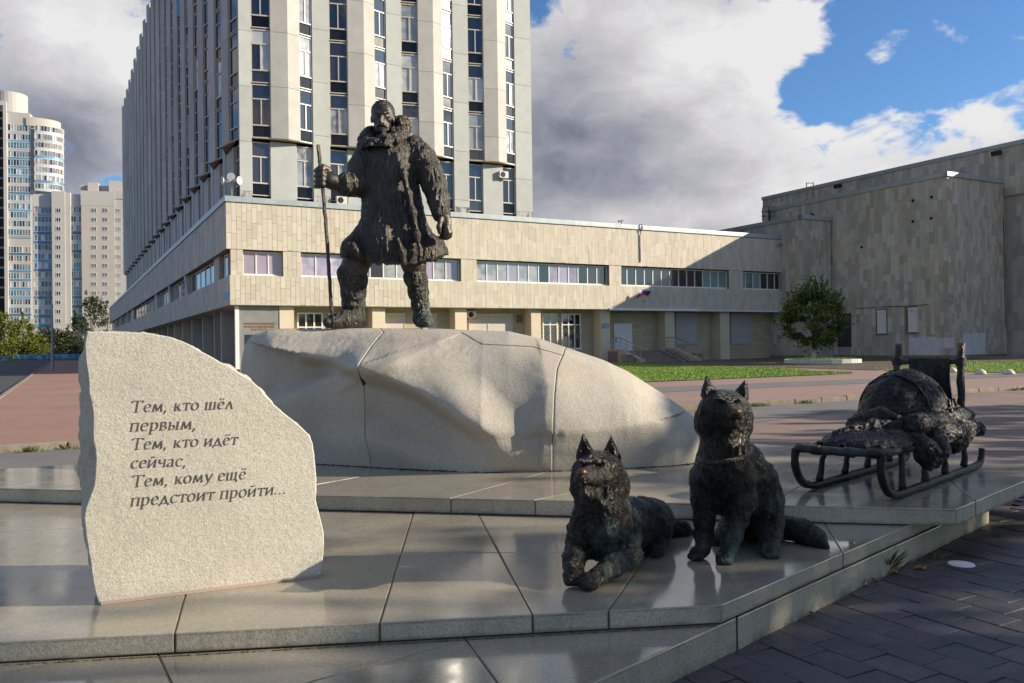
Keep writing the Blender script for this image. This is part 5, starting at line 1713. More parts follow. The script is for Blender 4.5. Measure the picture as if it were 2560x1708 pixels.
GL = {
 'Т': (1.42, [S(.06, 1.32, 1.46), [(.06, 1.48), (.05, 1.24)], [(1.32, 1.48), (1.33, 1.24)], stem(.69, 0, 1.46), S(.44, .94, .02)]),
 'е': (.92, E_), 'ё': (.92, E_ + [DOT(.3, 1.34), DOT(.64, 1.34)]),
 'м': (1.36, [S(.0, .32, .02), [(.14, .0), (.26, 1.0)], [(.26, 1.0), (.64, .08)], [(.64, .08), (1.04, 1.0)], [(1.04, 1.0), (1.14, 0)], S(.96, 1.32, .02)]),
 ',': (.42, [[(.12, .10), (.17, -.06), (.04, -.34)]]), '.': (.46, [DOT(.16, .06)]),
 'к': (.98, [stem(.17), S(0, .2, .98), S(.02, .34, .02), [(.2, .48), (.42, .52), (.7, .92), (.88, .96)], [(.40, .54), (.72, .08), (.98, .02)]]),
 'т': (.92, [S(.05, .87, .97), [(.05, 1.0), (.04, .78)], [(.87, 1.0), (.88, .78)], stem(.46), S(.27, .66, .02)]),
 'о': (1.02, [arc(.48, .5, .4, .5, 90, 450, 20)]),
 'ш': (1.48, SH), 'щ': (1.54, SH + [[(1.34, .04), (1.40, -.28)]]),
 'л': (1.04, [[(.06, .0), (.50, 1.0)], [(.48, 1.02), (.86, 0)], S(.0, .26, .02), S(.68, 1.02, .02)]),
 'п': (1.06, [stem(.17), stem(.84), S(.0, 1.0, .98), S(.0, .34, .02), S(.67, 1.02, .02)]),
 'р': (1.04, [stem(.2, -.46, 1.0), S(.02, .2, .97), S(.0, .42, -.44), [(.22, .78), (.38, .95), (.56, 1.0), (.78, .88), (.88, .58), (.80, .2), (.56, .0), (.36, .02), (.22, .12)]]),
 'в': (.88, [stem(.16), [(.0, .98), (.46, 1.0), (.64, .88), (.62, .66), (.46, .54), (.18, .53)], [(.46, .54), (.70, .44), (.76, .24), (.62, .05), (.44, .0), (.0, .02)]]),
 'ы': (1.34, [stem(.17), [(.18, .55), (.46, .57), (.68, .46), (.72, .24), (.58, .05), (.42, .0), (.02, .02)], S(.0, .2, .98), stem(1.06), S(.92, 1.2, .98), S(.90, 1.24, .02)]),
 'и': (1.10, I_), 'й': (1.10, I_ + [[(.30, 1.42), (.40, 1.26), (.58, 1.26), (.70, 1.42)]]),
 'д': (1.10, [S(.0, 1.06, .03), [(.04, .04), (.02, -.24)], [(1.03, .04), (1.04, -.24)], [(.16, .03), (.50, 1.0)], [(.48, 1.02), (.84, .03)]]),
 'ч': (1.0, [[(.16, .98), (.17, .62), (.34, .46), (.60, .46), (.8, .54)], stem(.80), S(.0, .2, .98), S(.62, .84, .98), S(.62, .98, .02)]),
 'с': (.88, [[(.76, .78), (.74, .92)], arc(.48, .5, .38, .5, 50, 180) + arc(.48, .5, .38, .5, 180, 320)[1:]]),
 'а': (.94, [[(.16, .80), (.28, .96), (.48, 1.0), (.64, .9), (.67, .70), (.67, .16), (.76, .02), (.90, .06)], [(.66, .58), (.36, .52), (.15, .36), (.12, .16), (.26, .0), (.46, .04), (.66, .22)]]),
 'у': (.98, [[(.14, .98), (.52, .06)], [(.90, .98), (.52, .06), (.32, -.36), (.14, -.46), (.0, -.42)], S(.0, .3, .98), S(.74, 1.0, .98)]),
 ' ': (.52, [])}
def write_line(s, p0, p1, name='text_line'):
    """engraved text from p0 to p1 along the stele's face"""
    adv = sum(GL[c][0] + .10 for c in s)
    U = (p1 - p0)
    k = U.length / adv
    U.normalize()
    up = SN.cross(U)
    up = up if up.z > 0 else -up
    mb = MB()
    x = 0
    nib = (math.cos(rad(18)) * .072, math.sin(rad(18)) * .072)
    q_ = 0
    for ch in s:
        w, strokes = GL[ch]
        for st_ in strokes:
            q_ += 1
            zoff = .0012 + (q_ % 7) * .00012
            pts = [(a + .17 * b, b) for (a, b) in st_]
            L_, R_ = [], []
            for i, (a, b) in enumerate(pts):
                a0, b0 = pts[max(0, i - 1)]; a1, b1 = pts[min(len(pts) - 1, i + 1)]
                tx, ty = a1 - a0, b1 - b0
                tl_ = math.hypot(tx, ty) or 1
                nx_, ny_ = -ty / tl_, tx / tl_
                sgn = 1 if nib[0] * nx_ + nib[1] * ny_ >= 0 else -1
                ox, oy = nib[0] * sgn + nx_ * .022, nib[1] * sgn + ny_ * .022
                L_.append((a + ox, b + oy)); R_.append((a - ox, b - oy))
            if len(st_) == 2 and abs(st_[0][0] - st_[1][0]) < .05 and abs(st_[0][1] - st_[1][1]) < .05:
                c0 = pts[0]
                L_ = [(c0[0] + .10 * math.cos(t), c0[1] + .10 * math.sin(t)) for t in [0.0, .785, 1.57, 2.36, 3.14]]
                R_ = [(c0[0] + .10 * math.cos(-t), c0[1] + .10 * math.sin(-t)) for t in [0.0, .785, 1.57, 2.36, 3.14]]
            vs = []
            for l, r_ in zip(L_, R_):
                for (a, b) in (l, r_): vs.append(p0 + U * ((x + a) * k) + up * (b * k) + SN * zoff)
            fs = [(2 * i, 2 * i + 1, 2 * i + 3, 2 * i + 2) for i in range(len(L_) - 1)]
            mb.add(vs, fs)
        x += w + .10
    return mb.build(name, MT['letter'], stele)
for s, a, b in (('Тем, кто шёл', (690, 491), (1240, 470)), ('первым,', (686, 591), (1045, 577)), ('Тем, кто идёт', (692, 689), (1262, 659)),
                ('сейчас,', (690, 787), (992, 773)), ('Тем, кому ещё', (694, 887), (1306, 842)), ('предстоит пройти...', (690, 988), (1522, 919))):
    write_line(s, cz(*a, back=-.0045), cz(*b, back=-.0045))

# ------------------------------------------------------------------ the bronze man
YS = 9.25
def zs(x, y, dy=0.0):
    p = at(780 + x / 2.53, 230 + y / 2.53, YS + dy)
    return (p.x, p.y, p.z)
PXS = YS / FPX / 2.53            # metres per picture unit used for the statue
man = thing('bronze_man', zs(400, 1490), 'bronze statue of a bearded bareheaded man in a long fur coat standing on the boulder', 'statue')
def u(n): return n * PXS
# body: head, hands and legs in one figure
c = Clay([-2.45, 8.55, 1.80], [-.55, 9.75, 4.50], .0105)
c.ell(zs(447, 142, .06), (u(70), .135, u(76)), k=.02)                   # skull
c.ell(zs(443, 195, .0), (u(52), .105, u(62)), k=.05)                    # face
c.ell(zs(440, 232, -.035), (u(38), .07, u(32)), k=.03)                  # chin
c.cone(zs(450, 235, .07), .085, zs(455, 320, .09), .11, k=.04)          # neck
c.cone(zs(438, 142, -.085), .012, zs(433, 184, -.118), .018, k=.016)    # nose
c.ell(zs(420, 193, -.10), (.013, .013, .010), k=.01); c.ell(zs(446, 193, -.10), (.013, .013, .010), k=.01)
c.cone(zs(405, 128, -.075), .020, zs(427, 134, -.09), .017, k=.015); c.cone(zs(449, 134, -.09), .017, zs(477, 126, -.062), .020, k=.015)  # brows
c.ell(zs(413, 151, -.105), (.028, .034, .020), k=.012, mode='cut'); c.ell(zs(465, 150, -.098), (.028, .034, .020), k=.012, mode='cut')
c.ell(zs(414, 152, -.078), (.016, .014, .011), k=.004); c.ell(zs(464, 151, -.072), (.016, .014, .011), k=.004)
c.ell(zs(396, 175, -.05), (.026, .03, .024), k=.02); c.ell(zs(484, 174, -.045), (.026, .03, .024), k=.02)      # cheekbones
c.path([zs(405, 222, -.075), zs(420, 208, -.11), zs(436, 203, -.122), zs(455, 207, -.11), zs(476, 224, -.07)], [.008, .013, .013, .013, .008], k=.010)  # moustache
c.cone(zs(424, 219, -.115), .008, zs(452, 219, -.115), .008, k=.004, mode='cut')
c.ell(zs(438, 226, -.095), (.022, .014, .008), k=.008)
for i in range(26):
    rr = random.Random(i)
    x = rr.uniform(400, 482); y = 236 + rr.uniform(-12, 18) - abs(x - 440) * .35
    c.ell(zs(x, y, -.085 + abs(x - 440) * .0011), (.016, .016, .022), k=.010)
c.ell(zs(377, 176, .035), (.016, .032, .042), k=.012); c.ell(zs(514, 176, .04), (.016, .032, .042), k=.012)   # ears
c.ell(zs(372, 176, .015), (.010, .012, .022), k=.008, mode='cut')
c.cone(zs(470, 420, .05), .22, zs(470, 900, .05), .24, k=.05)            # trunk inside the coat
# arms inside the sleeves, hands in mittens
c.path([zs(345, 400, .04), zs(300, 590, -.05), zs(150, 575, -.20)], [.10, .085, .075], k=.04)
hc = zs(72, 530, -.27)
c.path([zs(160, 578, -.20), zs(115, 560, -.23), zs(95, 540, -.24)], [.082, .085, .07], k=.03)
c.ell(zs(92, 535, -.22), (.07, .06, .085), k=.03)
def digit(pts, rs): c.path(pts, rs, k=.010)
for j, y in enumerate((492, 525, 558, 588)):                             # four fingers closed round the staff
    digit([zs(95, y + 2, -.215), zs(66, y - 3, -.325), zs(36, y + 2, -.315), zs(26, y + 8, -.25), zs(48, y + 10, -.205)], [.031, .030, .029, .027, .024])
digit([zs(125, 525, -.21), zs(100, 490, -.25), zs(72, 476, -.30), zs(50, 478, -.32)], [.038, .036, .033, .028])       # thumb over the top
c.path([zs(690, 400, .02), zs(765, 560, -.02), zs(800, 660, -.10), zs(825, 780, -.16)], [.11, .095, .08, .07], k=.04)
c.ell(zs(843, 830, -.18), (.068, .05, .105), k=.03)
for j, (dx, dyy) in enumerate(((-22, .02), (-6, -.02), (10, -.03), (24, -.01))):
    digit([zs(845 + dx * .6, 850, -.19 + dyy), zs(848 + dx, 890, -.20 + dyy), zs(846 + dx, 918 - abs(dx) * .3, -.17 + dyy), zs(836 + dx, 928 - abs(dx) * .3, -.14 + dyy)], [.028, .027, .025, .022])
digit([zs(815, 800, -.22), zs(803, 850, -.25), zs(808, 890, -.24)], [.03, .028, .023])
# legs
c.path([zs(330, 980, .0), zs(270, 1110, -.08), zs(262, 1200, -.06), zs(262, 1320, .02), zs(268, 1410, .05)], [.18, .138, .115, .105, .09], k=.04)
c.path([zs(600, 980, .10), zs(645, 1090, .12), zs(662, 1180, .14), zs(685, 1330, .17), zs(695, 1430, .18)], [.18, .130, .105, .09, .08], k=.04)
clay_obj('body', c, MT['br_skin'], man, lambda P, N_: fbm(P * 22, 3, 4) * .0022 + np.where(P[:, 2] < 3.2, ridged(P * np.array([16, 16, 5]), 2, 3) * .004, 0), 1)
# hair
c = Clay([-1.85, 9.0, 4.0], [-1.3, 9.6, 4.5], .009)
c.ell(zs(449, 132, .085), (u(73), .135, u(78)), k=.0)
c.ell(zs(440, 165, -.115), (u(62), .165, u(72)), k=.012, mode='cut')
c.ell(zs(445, 245, .0), (u(110), .3, u(55)), k=.01, mode='cut')
clay_obj('hair', c, MT['br_boot'], man, lambda P, N_: ridged(P * np.array([30, 30, 18]), 3, 8) * .006, 1)
# boots
for (pts, rs, foot, seed) in ((
        [zs(262, 1165, -.05), zs(262, 1260, -.02), zs(264, 1350, .03), zs(268, 1420, .05)], [.138, .128, .115, .102],
        [(zs(262, 1430, .03), .105), (zs(210, 1445, -.08), .095), (zs(150, 1455, -.16), .080), (zs(112, 1462, -.21), .062), (zs(290, 1455, .10), .085)], 3),
        ([zs(663, 1180, .13), zs(672, 1260, .15), zs(686, 1350, .17), zs(695, 1420, .18)], [.112, .102, .09, .078],
        [(zs(696, 1430, .16), .088), (zs(706, 1452, .05), .080), (zs(718, 1460, -.06), .070), (zs(725, 1466, -.13), .055), (zs(690, 1455, .22), .07)], 7)):
    P0 = np.array([p for p in pts] + [f[0] for f in foot])
    c = Clay(P0.min(0) - .22, P0.max(0) + .22, .0105)
    c.path(pts, rs, k=.03)
    ft = [f for f in foot]
    c.path([ft[4][0], ft[0][0], ft[1][0], ft[2][0], ft[3][0]], [ft[4][1], ft[0][1], ft[1][1], ft[2][1], ft[3][1]], k=.04)
    t0 = np.array(pts[0])
    c.cone(tuple(t0 + np.array([-.02, 0, .02])), rs[0] + .012, tuple(t0 + np.array([0, 0, -.03])), rs[0] + .010, k=.015)
    cut_z = 1.832
    zz_ = c.ax[2][None, None, :]
    c.f = np.maximum(c.f, cut_z - zz_)
    clay_obj('boot', c, MT['br_boot'], man, lambda P, N_: ridged(P * np.array([25, 25, 7]) + fbm(P * 5, 2, 3)[:, None] * 1.0, 3, seed) * .0115 * np.clip((P[:, 2] - 1.835) / .05, 0, 1), 1)
# coat
secs = []
for (y, l, r_, f, dy) in ((1112, 190, 846, .36, .06), (1075, 184, 850, .365, .06), (1045, 184, 848, .365, .06), (1000, 192, 838, .36, .06), (940, 224, 798, .345, .06), (890, 260, 764, .33, .06), (850, 292, 740, .32, .06),
                       (800, 316, 722, .305, .06), (700, 318, 700, .285, .06), (640, 312, 690, .275, .06), (560, 302, 680, .265, .05), (480, 305, 690, .255, .05), (420, 310, 690, .245, .05), (380, 318, 672, .225, .05), (350, 335, 640, .205, .05), (320, 365, 600, .18, .05), (295, 400, 550, .15, .05)):
    a, b = zs(l + 6, y, dy), zs(r_ - 6, y, dy)
    secs.append((a[2], (a[0] + b[0]) / 2, a[1], (b[0] - a[0]) / 2, f))
zb = secs[0][0]; zt = secs[-1][0]
def coat_fold(an, Z_):
    low = np.clip((3.35 - Z_) / 1.0, 0, 1)
    return 1 + low * (.050 * np.sin(an * 5 + .9 + 1.2 * Z_) + .035 * np.sin(an * 9 + 2.2 - Z_)) + .012 * np.sin(an * 7 + Z_ * 5)
c = Clay([-2.25, 8.60, zb - .06], [-.48, 9.98, zt + .1], .0092)
c.loft(secs, fold=coat_fold)
# skirt lifted over the forward leg, hollow under the hem
c.ell(zs(258, 985, -.14), (.11, .16, .10), k=.09)
c.path([zs(800, 960, .12), zs(825, 1020, .16)], [.07, .06], k=.06)
# sleeves
c.path([zs(355, 375, .04), zs(318, 480, .0), zs(292, 575, -.06)], [.125, .14, .140], k=.05)
c.path([zs(300, 580, -.05), zs(225, 585, -.15)], [.132, .122], k=.04)
c.path([zs(640, 345, .05), zs(700, 420, .01), zs(745, 520, -.03), zs(772, 590, -.05), zs(798, 680, -.10), zs(818, 770, -.15)], [.115, .135, .135, .125, .110, .092], k=.045)
# deep gap between the hanging sleeve and the coat
c.path([zs(700, 650, -.22), zs(712, 760, -.22), zs(725, 880, -.20), zs(735, 950, -.22)], [.022, .040, .045, .02], k=.03, mode='cut')
# front closing ridge that catches the light
c.path([zs(540, 400, -.20), zs(585, 520, -.23), zs(610, 640, -.235), zs(640, 760, -.25), zs(665, 900, -.285), zs(690, 1040, -.30)], [.008, .010, .012, .013, .014, .013], k=.08)
c.path([zs(545, 930, -.31), zs(570, 1010, -.325), zs(590, 1085, -.31)], [.015, .024, .02], k=.04)
c.path([zs(470, 850, -.28), zs(480, 1000, -.32)], [.012, .02], k=.05)
c.path([zs(270, 985, -.26), zs(300, 1030, -.28)], [.03, .035], k=.04)
# hem: lowest at the middle, rising to both sides, hollow inside
xm, hw_ = secs[0][1], secs[0][3]
hemz = np.interp((c.ax[0] - (xm - hw_)) / (2 * hw_), [0, .1, .25, .40, .62, .80, 1], [zs(0, q)[2] for q in (1030, 1046, 1066, 1086, 1096, 1080, 1042)])
hemz = hemz + .012 * np.sin(c.ax[0] * 31) + .008 * np.sin(c.ax[0] * 67)
ang_y = (c.ax[1] - secs[0][2])
HZ = hemz[:, None, None] + np.clip(ang_y, -.4, .4)[None, :, None] * .10
c.f = np.maximum(c.f, HZ - c.ax[2][None, None, :])
inn_ = (np.sqrt(((c.ax[0][:, None, None] - xm) / (hw_ - .05)) ** 2 + ((c.ax[1][None, :, None] - secs[0][2]) / .31) ** 2) - 1) * .3
c.f = np.maximum(c.f, -np.maximum(inn_, c.ax[2][None, None, :] - HZ - .10))
def coat_disp(P, N_):
    warp = fbm(P * 3.5, 2, 30)[:, None] * np.array([1.1, 1.1, .5])
    q = P * np.array([23, 23, 4.6]) + warp * .8
    big = ridged(q, 2, 12)
    fine = ridged(P * np.array([40, 40, 11]) + warp * 1.8, 2, 17)
    return big * .0080 + fine * .0050 + fbm(P * np.array([7, 7, 3.5]), 2, 5) * .007
clay_obj('fur_coat', c, MT['br_coat'], man, coat_disp, 1)
# hood collar
c = Clay([-2.02, 8.85, 3.80], [-1.10, 9.75, 4.42], .0105)
ring = [zs(345, 316, .05), zs(360, 344, -.10), zs(410, 346, -.17), zs(470, 330, -.18), zs(520, 304, -.12), zs(554, 284, .02), zs(545, 270, .20), zs(450, 265, .27), zs(370, 285, .2), zs(345, 312, .05)]
c.path(ring, [.068, .070, .062, .056, .058, .078, .09, .09, .08, .068], k=.05)
c.path([zs(525, 245, .22), zs(560, 212, .24), zs(583, 206, .22), zs(588, 245, .17)], [.06, .075, .062, .055], k=.04)
c.path([zs(372, 250, .12), zs(350, 270, .08)], [.05, .055], k=.04)
for i in range(70):
    rr = random.Random(100 + i)
    k_ = rr.uniform(0, len(ring) - 1.001); a = int(k_)
    p = np.array(ring[a]) * (1 - (k_ - a)) + np.array(ring[a + 1]) * (k_ - a)
    p = p + np.array([rr.gauss(0, .03), rr.gauss(0, .03) - .02, rr.gauss(-.008, .03)])
    c.ell(tuple(p), (rr.uniform(.02, .036), rr.uniform(.02, .036), rr.uniform(.03, .05)), k=.016)
for i in range(26):
    rr = random.Random(300 + i)
    p = zs(rr.uniform(535, 600), rr.uniform(176, 275), rr.uniform(.14, .27))
    c.ell(p, (rr.uniform(.02, .04), .03, rr.uniform(.022, .045)), k=.016)
clay_obj('fur_collar', c, MT['br_coat'], man, lambda P, N_: ridged(P * np.array([22, 22, 16]) + fbm(P * 6, 2, 3)[:, None], 3, 40) * .019, 1)
pc_ = zs(226, 570, -.275)
MB().tube([zs(225, 540, -.268), zs(224, 566, -.279), zs(227, 600, -.268)], [.006, .012, .004], 6).build('green_stain', mat('green_paint', (.28, .42, .08)), man)
staff_pts = [zs(38, 335, -.28), zs(50, 440, -.28), zs(64, 560, -.275), zs(82, 760, -.26), zs(97, 960, -.24), zs(112, 1200, -.215), zs(128, 1440, -.185), zs(131, 1488, -.18)]
sb = MB()
fine = []
for a, b in zip(staff_pts[:-1], staff_pts[1:]):
    for k in range(5): fine.append(V(a).lerp(V(b), k / 5))
fine.append(V(staff_pts[-1]))
rr = random.Random(2)
sb.tube([p + V((rr.gauss(0, .002), 0, 0)) for p in fine], [rr.uniform(.0175, .0215) for _ in fine], 10)
o = sb.build('staff', MT['br_coat'], None, loc=staff_pts[-1], smooth=True, label='long knobbly bronze staff held upright in the statue\'s mitten', cat='staff')

# ------------------------------------------------------------------ dogs
def dog_disp(zlo, nose):
    nose = np.array(nose)
    def d(P, N_):
        warp = fbm(P * 5, 2, 31)[:, None] * np.array([1.2, 1.2, .9])
        q = P * np.array([20, 20, 9]) + warp
        big = ridged(q, 2, 14)
        swirl = np.sin((P[:, 0] * 60 + P[:, 2] * 34 + fbm(P * 9, 2, 6) * 5)) * np.clip(fbm(P * 6, 2, 44) * 2, 0, 1)
        zt_ = P[:, 2].max()
        k = np.clip((P[:, 2] - zlo) / .06, .15, 1) * np.clip((zt_ - .10 - P[:, 2]) / .06, .25, 1)
        face = .22 + .78 * np.clip((np.linalg.norm(P - nose, axis=1) - .10) / .16, 0, 1)
        return (big * .0064 + ridged(P * np.array([46, 46, 22]) + warp * 2, 2, 19) * .0035 + swirl * .003 + fbm(P * 9, 2, 7) * .003) * k * face
    return d
def make_dog(name, label, zd, base, prims, lo, hi, collars, nose, tone=MT['br_dog']):
    t = thing(name, base, label, 'dog statue', 'bronze sledge dogs')
    c = Clay(lo, hi, .0085)
    prims(c)
    c.f = np.maximum(c.f, Z2 - c.ax[2][None, None, :] + .001)
    clay_obj('body', c, tone, t, dog_disp(Z2, nose[0]), 1)
    c2 = Clay(np.array(nose[0]) - .16, np.array(nose[0]) + .16, .006)
    for n in nose[1]: c2.ell(n[0], n[1], k=.012)
    clay_obj('muzzle_tip', c2, MT['br_worn'], t, lambda P, N_: fbm(P * 40, 2, 3) * .001, 1)
    for (nm, pts, r_) in collars:
        bnd = MB()
        n_ = len(pts) - 1
        cen = sum((p for p in pts[:-1]), V((0, 0, 0))) / n_
        vs = []
        for p in pts[:-1]:
            d_ = (p - cen); d_.z = 0; d_.normalize()
            for (o_, z_) in ((-.03, -1.1), (-.006, -1.1), (-.001, -.7), (-.001, .7), (-.006, 1.1), (-.03, 1.1)): vs.append(p + d_ * o_ + V((0, 0, z_ * r_)))
        bnd.add(vs, [(i * 6 + k, ((i + 1) % n_) * 6 + k, ((i + 1) % n_) * 6 + (k + 1) % 6, i * 6 + (k + 1) % 6) for i in range(n_) for k in range(6)])
        bnd.build(nm, MT['br_dog'], t, smooth=True)
    return t
def paw(c, p, d, r_=.048):
    p, d = np.array(p), np.array(d) / np.linalg.norm(d)
    s = np.array([-d[1], d[0], 0])
    c.ell(p, (r_ * 1.05, r_ * 1.15, r_ * .8), k=.02)
    for k in (-1.35, -.45, .45, 1.35):
        c.ell(p + d * (r_ * (1.05 - .14 * abs(k))) + s * (k * r_ * .46) - np.array([0, 0, r_ * .22]), (r_ * .36, r_ * .42, r_ * .44), k=.008)
# sitting dog
Y1 = 5.05
def zd(x, y, dy=0.0):
    p = at(1380 + x / 2.703, 920 + y / 2.703, Y1 + dy)
    return (p.x, p.y, p.z)
def ring_pts(cx, cy, dy, rx, ry, tilt, n=28):
    c_ = np.array(zd(cx, cy, dy))
    return [V(c_ + np.array([rx * math.cos(k / n * 6.2832), ry * math.sin(k / n * 6.2832), tilt[0] * math.cos(k / n * 6.2832) + tilt[1] * math.sin(k / n * 6.2832)])) for k in range(n + 1)]
def sit(c):
    S_ = .000901
    c.ell(zd(1165, 690, .13), (.160, .160, .23), k=.06)
    c.cone(zd(1165, 620, .10), .158, zd(1165, 490, .06), .136, k=.05)
    c.ell(zd(1160, 398, .065), (.160, .135, .092), k=.03)
    c.ell(zd(1160, 300, .035), (.140, .145, .125), k=.04)
    c.ell(zd(1160, 245, .03), (.118, .125, .085), k=.04)
    c.ell(zd(1030, 350, .04), (.05, .07, .075), k=.04); c.ell(zd(1300, 345, .05), (.045, .07, .075), k=.04)
    c.cone(zd(1190, 288, -.07), .068, zd(1238, 318, -.255), .044, k=.028)
    c.cone(zd(1190, 362, -.06), .050, zd(1226, 384, -.215), .030, k=.02)
    c.path([zd(1128, 352, -.12), zd(1180, 356, -.23), zd(1240, 357, -.285), zd(1272, 348, -.20)], [.010, .017, .016, .010], k=.006, mode='cut')
    for (x, y, dy) in ((1128, 232, -.098), (1246, 240, -.094)):
        c.ell(zd(x, y, dy - .012), (.030, .026, .020), k=.010, mode='cut')
        c.ell(zd(x, y, dy + .012), (.016, .016, .014), k=.004)
        c.cone(zd(x - 28, y - 22, dy - .006), .012, zd(x + 26, y - 24, dy - .014), .012, k=.014)
    for (b, tip, w_) in (((1068, 190), (1043, 76), 1), ((1262, 205), (1307, 106), -1)):
        pb, pt = np.array(zd(*b, .05)), np.array(zd(*tip, .04))
        for k in range(7):
            q = k / 6
            p = pb * (1 - q) + pt * q
            c.ell(tuple(p), (.054 * (1 - q) ** .9 + .004, .022 * (1 - q) + .006, .026), k=.012)
        c.ell(tuple(pb * .62 + pt * .38 + np.array([.006 * w_, -.035, 0])), (.022, .024, .045), k=.012, mode='cut')
    c.path([zd(1180, 720, .16), zd(1260, 820, .28), zd(1340, 940, .44), zd(1400, 1040, .55)], [.150, .150, .165, .160], k=.06)
    c.path([zd(1330, 600, .17), zd(1400, 740, .25), zd(1455, 880, .34)], [.075, .09, .10], k=.07)
    c.ell(zd(1440, 1010, .34), (.105, .17, .145), k=.05)
    c.ell(zd(1440, 930, .28), (.085, .12, .09), k=.05)
    c.cone(zd(1470, 1100, .24), .080, zd(1478, 1215, .13), .055, k=.035)
    paw(c, zd(1474, 1243, .09), (.05, -1, 0), .050)
    c.cone(zd(1230, 1080, .46), .095, zd(1160, 1160, .44), .065, k=.04); paw(c, zd(1118, 1186, .43), (-.9, -.5, 0), .045)
    c.path([zd(1030, 740, .10), zd(1028, 880, .10), zd(1030, 1010, .10), zd(1025, 1130, .11), zd(1015, 1225, .09)], [.088, .070, .055, .047, .046], k=.04)
    paw(c, zd(985, 1254, .06), (-.6, -.9, 0), .050)
    c.path([zd(1285, 770, .10), zd(1285, 890, .07), zd(1258, 1010, .05), zd(1218, 1140, .02), zd(1190, 1240, .0)], [.092, .078, .060, .050, .046], k=.04)
    paw(c, zd(1166, 1290, -.03), (-.35, -1, 0), .050)
    c.ell(zd(1160, 860, .16), (.10, .10, .12), k=.06)
    c.path([zd(1520, 1110, .52), zd(1600, 1085, .50), zd(1690, 1105, .44), zd(1780, 1155, .36), zd(1850, 1215, .28)], [.058, .070, .074, .066, .026], k=.03)
gd = zd(1165, 1300)
make_dog('bronze_sitting_dog', 'bronze husky sitting upright on the granite step beside the lying dog', zd, (gd[0], gd[1] + .2, Z2), sit,
         [.72, 4.72, Z2 - .03], [2.02, 5.95, 1.62],
         [('collar', ring_pts(1167, 500, .07, .150, .146, (.012, -.015)), .013), ('harness_strap', ring_pts(1170, 580, .09, .172, .172, (.03, .02)), .014)],
         (zd(1243, 300, -.285), [(zd(1246, 301, -.288), (.030, .024, .024)), (zd(1226, 287, -.21), (.028, .06, .020))]))
# lying dog
Y1 = 4.80
def lie(c):
    c.ell(zd(345, 1060, .06), (.170, .165, .205), k=.06)
    c.cone(zd(345, 1000, .05), .165, zd(322, 880, .0), .142, k=.05)
    c.ell(zd(320, 815, .025), (.155, .135, .092), k=.03)
    c.ell(zd(315, 715, -.02), (.135, .14, .12), k=.04)
    c.ell(zd(320, 655, -.01), (.110, .115, .075), k=.04)
    c.ell(zd(180, 770, .0), (.045, .07, .07), k=.04); c.ell(zd(452, 770, .02), (.045, .07, .07), k=.04)
    c.cone(zd(268, 735, -.11), .070, zd(206, 745, -.285), .046, k=.028)
    c.cone(zd(285, 825, -.09), .052, zd(232, 846, -.25), .033, k=.02)
    c.path([zd(300, 806, -.17), zd(240, 800, -.29), zd(190, 792, -.31), zd(165, 782, -.22)], [.011, .019, .018, .011], k=.006, mode='cut')
    for (x, y, dy) in ((215, 650, -.125), (330, 655, -.145)):
        c.ell(zd(x, y, dy - .012), (.028, .026, .019), k=.010, mode='cut')
        c.ell(zd(x, y, dy + .012), (.015, .015, .013), k=.004)
        c.cone(zd(x - 28, y - 20, dy), .012, zd(x + 26, y - 22, dy), .012, k=.014)
    for (b, tip, w_) in (((228, 600), (212, 468), -1), ((402, 612), (400, 484), 1)):
        pb, pt = np.array(zd(*b, .03)), np.array(zd(*tip, .02))
        for k in range(7):
            q = k / 6
            p = pb * (1 - q) + pt * q
            c.ell(tuple(p), (.053 * (1 - q) ** .9 + .004, .022 * (1 - q) + .006, .028), k=.012)
        c.ell(tuple(pb * .62 + pt * .38 + np.array([-.004, -.035, 0])), (.022, .024, .046), k=.012, mode='cut')
    c.path([zd(390, 1090, .15), zd(500, 1060, .35), zd(590, 1050, .55), zd(670, 1040, .72)], [.165, .155, .150, .150], k=.06)
    c.ell(zd(690, 1075, .60), (.10, .15, .12), k=.05)
    c.cone(zd(700, 1150, .52), .075, zd(704, 1200, .43), .052, k=.03); paw(c, zd(703, 1232, .38), (0, -1, 0), .046)
    c.ell(zd(500, 1150, .08), (.085, .10, .12), k=.05)
    c.ell(zd(190, 1150, .02), (.075, .09, .12), k=.05)
    c.path([zd(175, 1215, .02), zd(150, 1290, -.10), zd(146, 1380, -.20)], [.070, .056, .048], k=.03); paw(c, zd(143, 1418, -.235), (-.05, -1, 0), .050)
    c.path([zd(520, 1255, .02), zd(420, 1330, -.12), zd(310, 1415, -.24)], [.075, .060, .050], k=.03); paw(c, zd(262, 1446, -.285), (-.5, -1, 0), .052)
    c.path([zd(730, 1075, .85), zd(800, 1075, .92), zd(880, 1095, .95), zd(948, 1112, .98)], [.052, .060, .052, .020], k=.03)
gd = zd(300, 1400)
make_dog('bronze_lying_dog', 'bronze husky lying with its forelegs stretched out on the granite step', zd, (gd[0], gd[1] + .2, Z2), lie,
         [.10, 4.40, Z2 - .03], [1.34, 6.05, 1.22],
         [('collar', ring_pts(325, 903, .01, .150, .146, (.012, -.015)), .012)],
         (zd(201, 708, -.30), [(zd(201, 710, -.305), (.030, .024, .024)), (zd(234, 707, -.23), (.028, .06, .020))]))

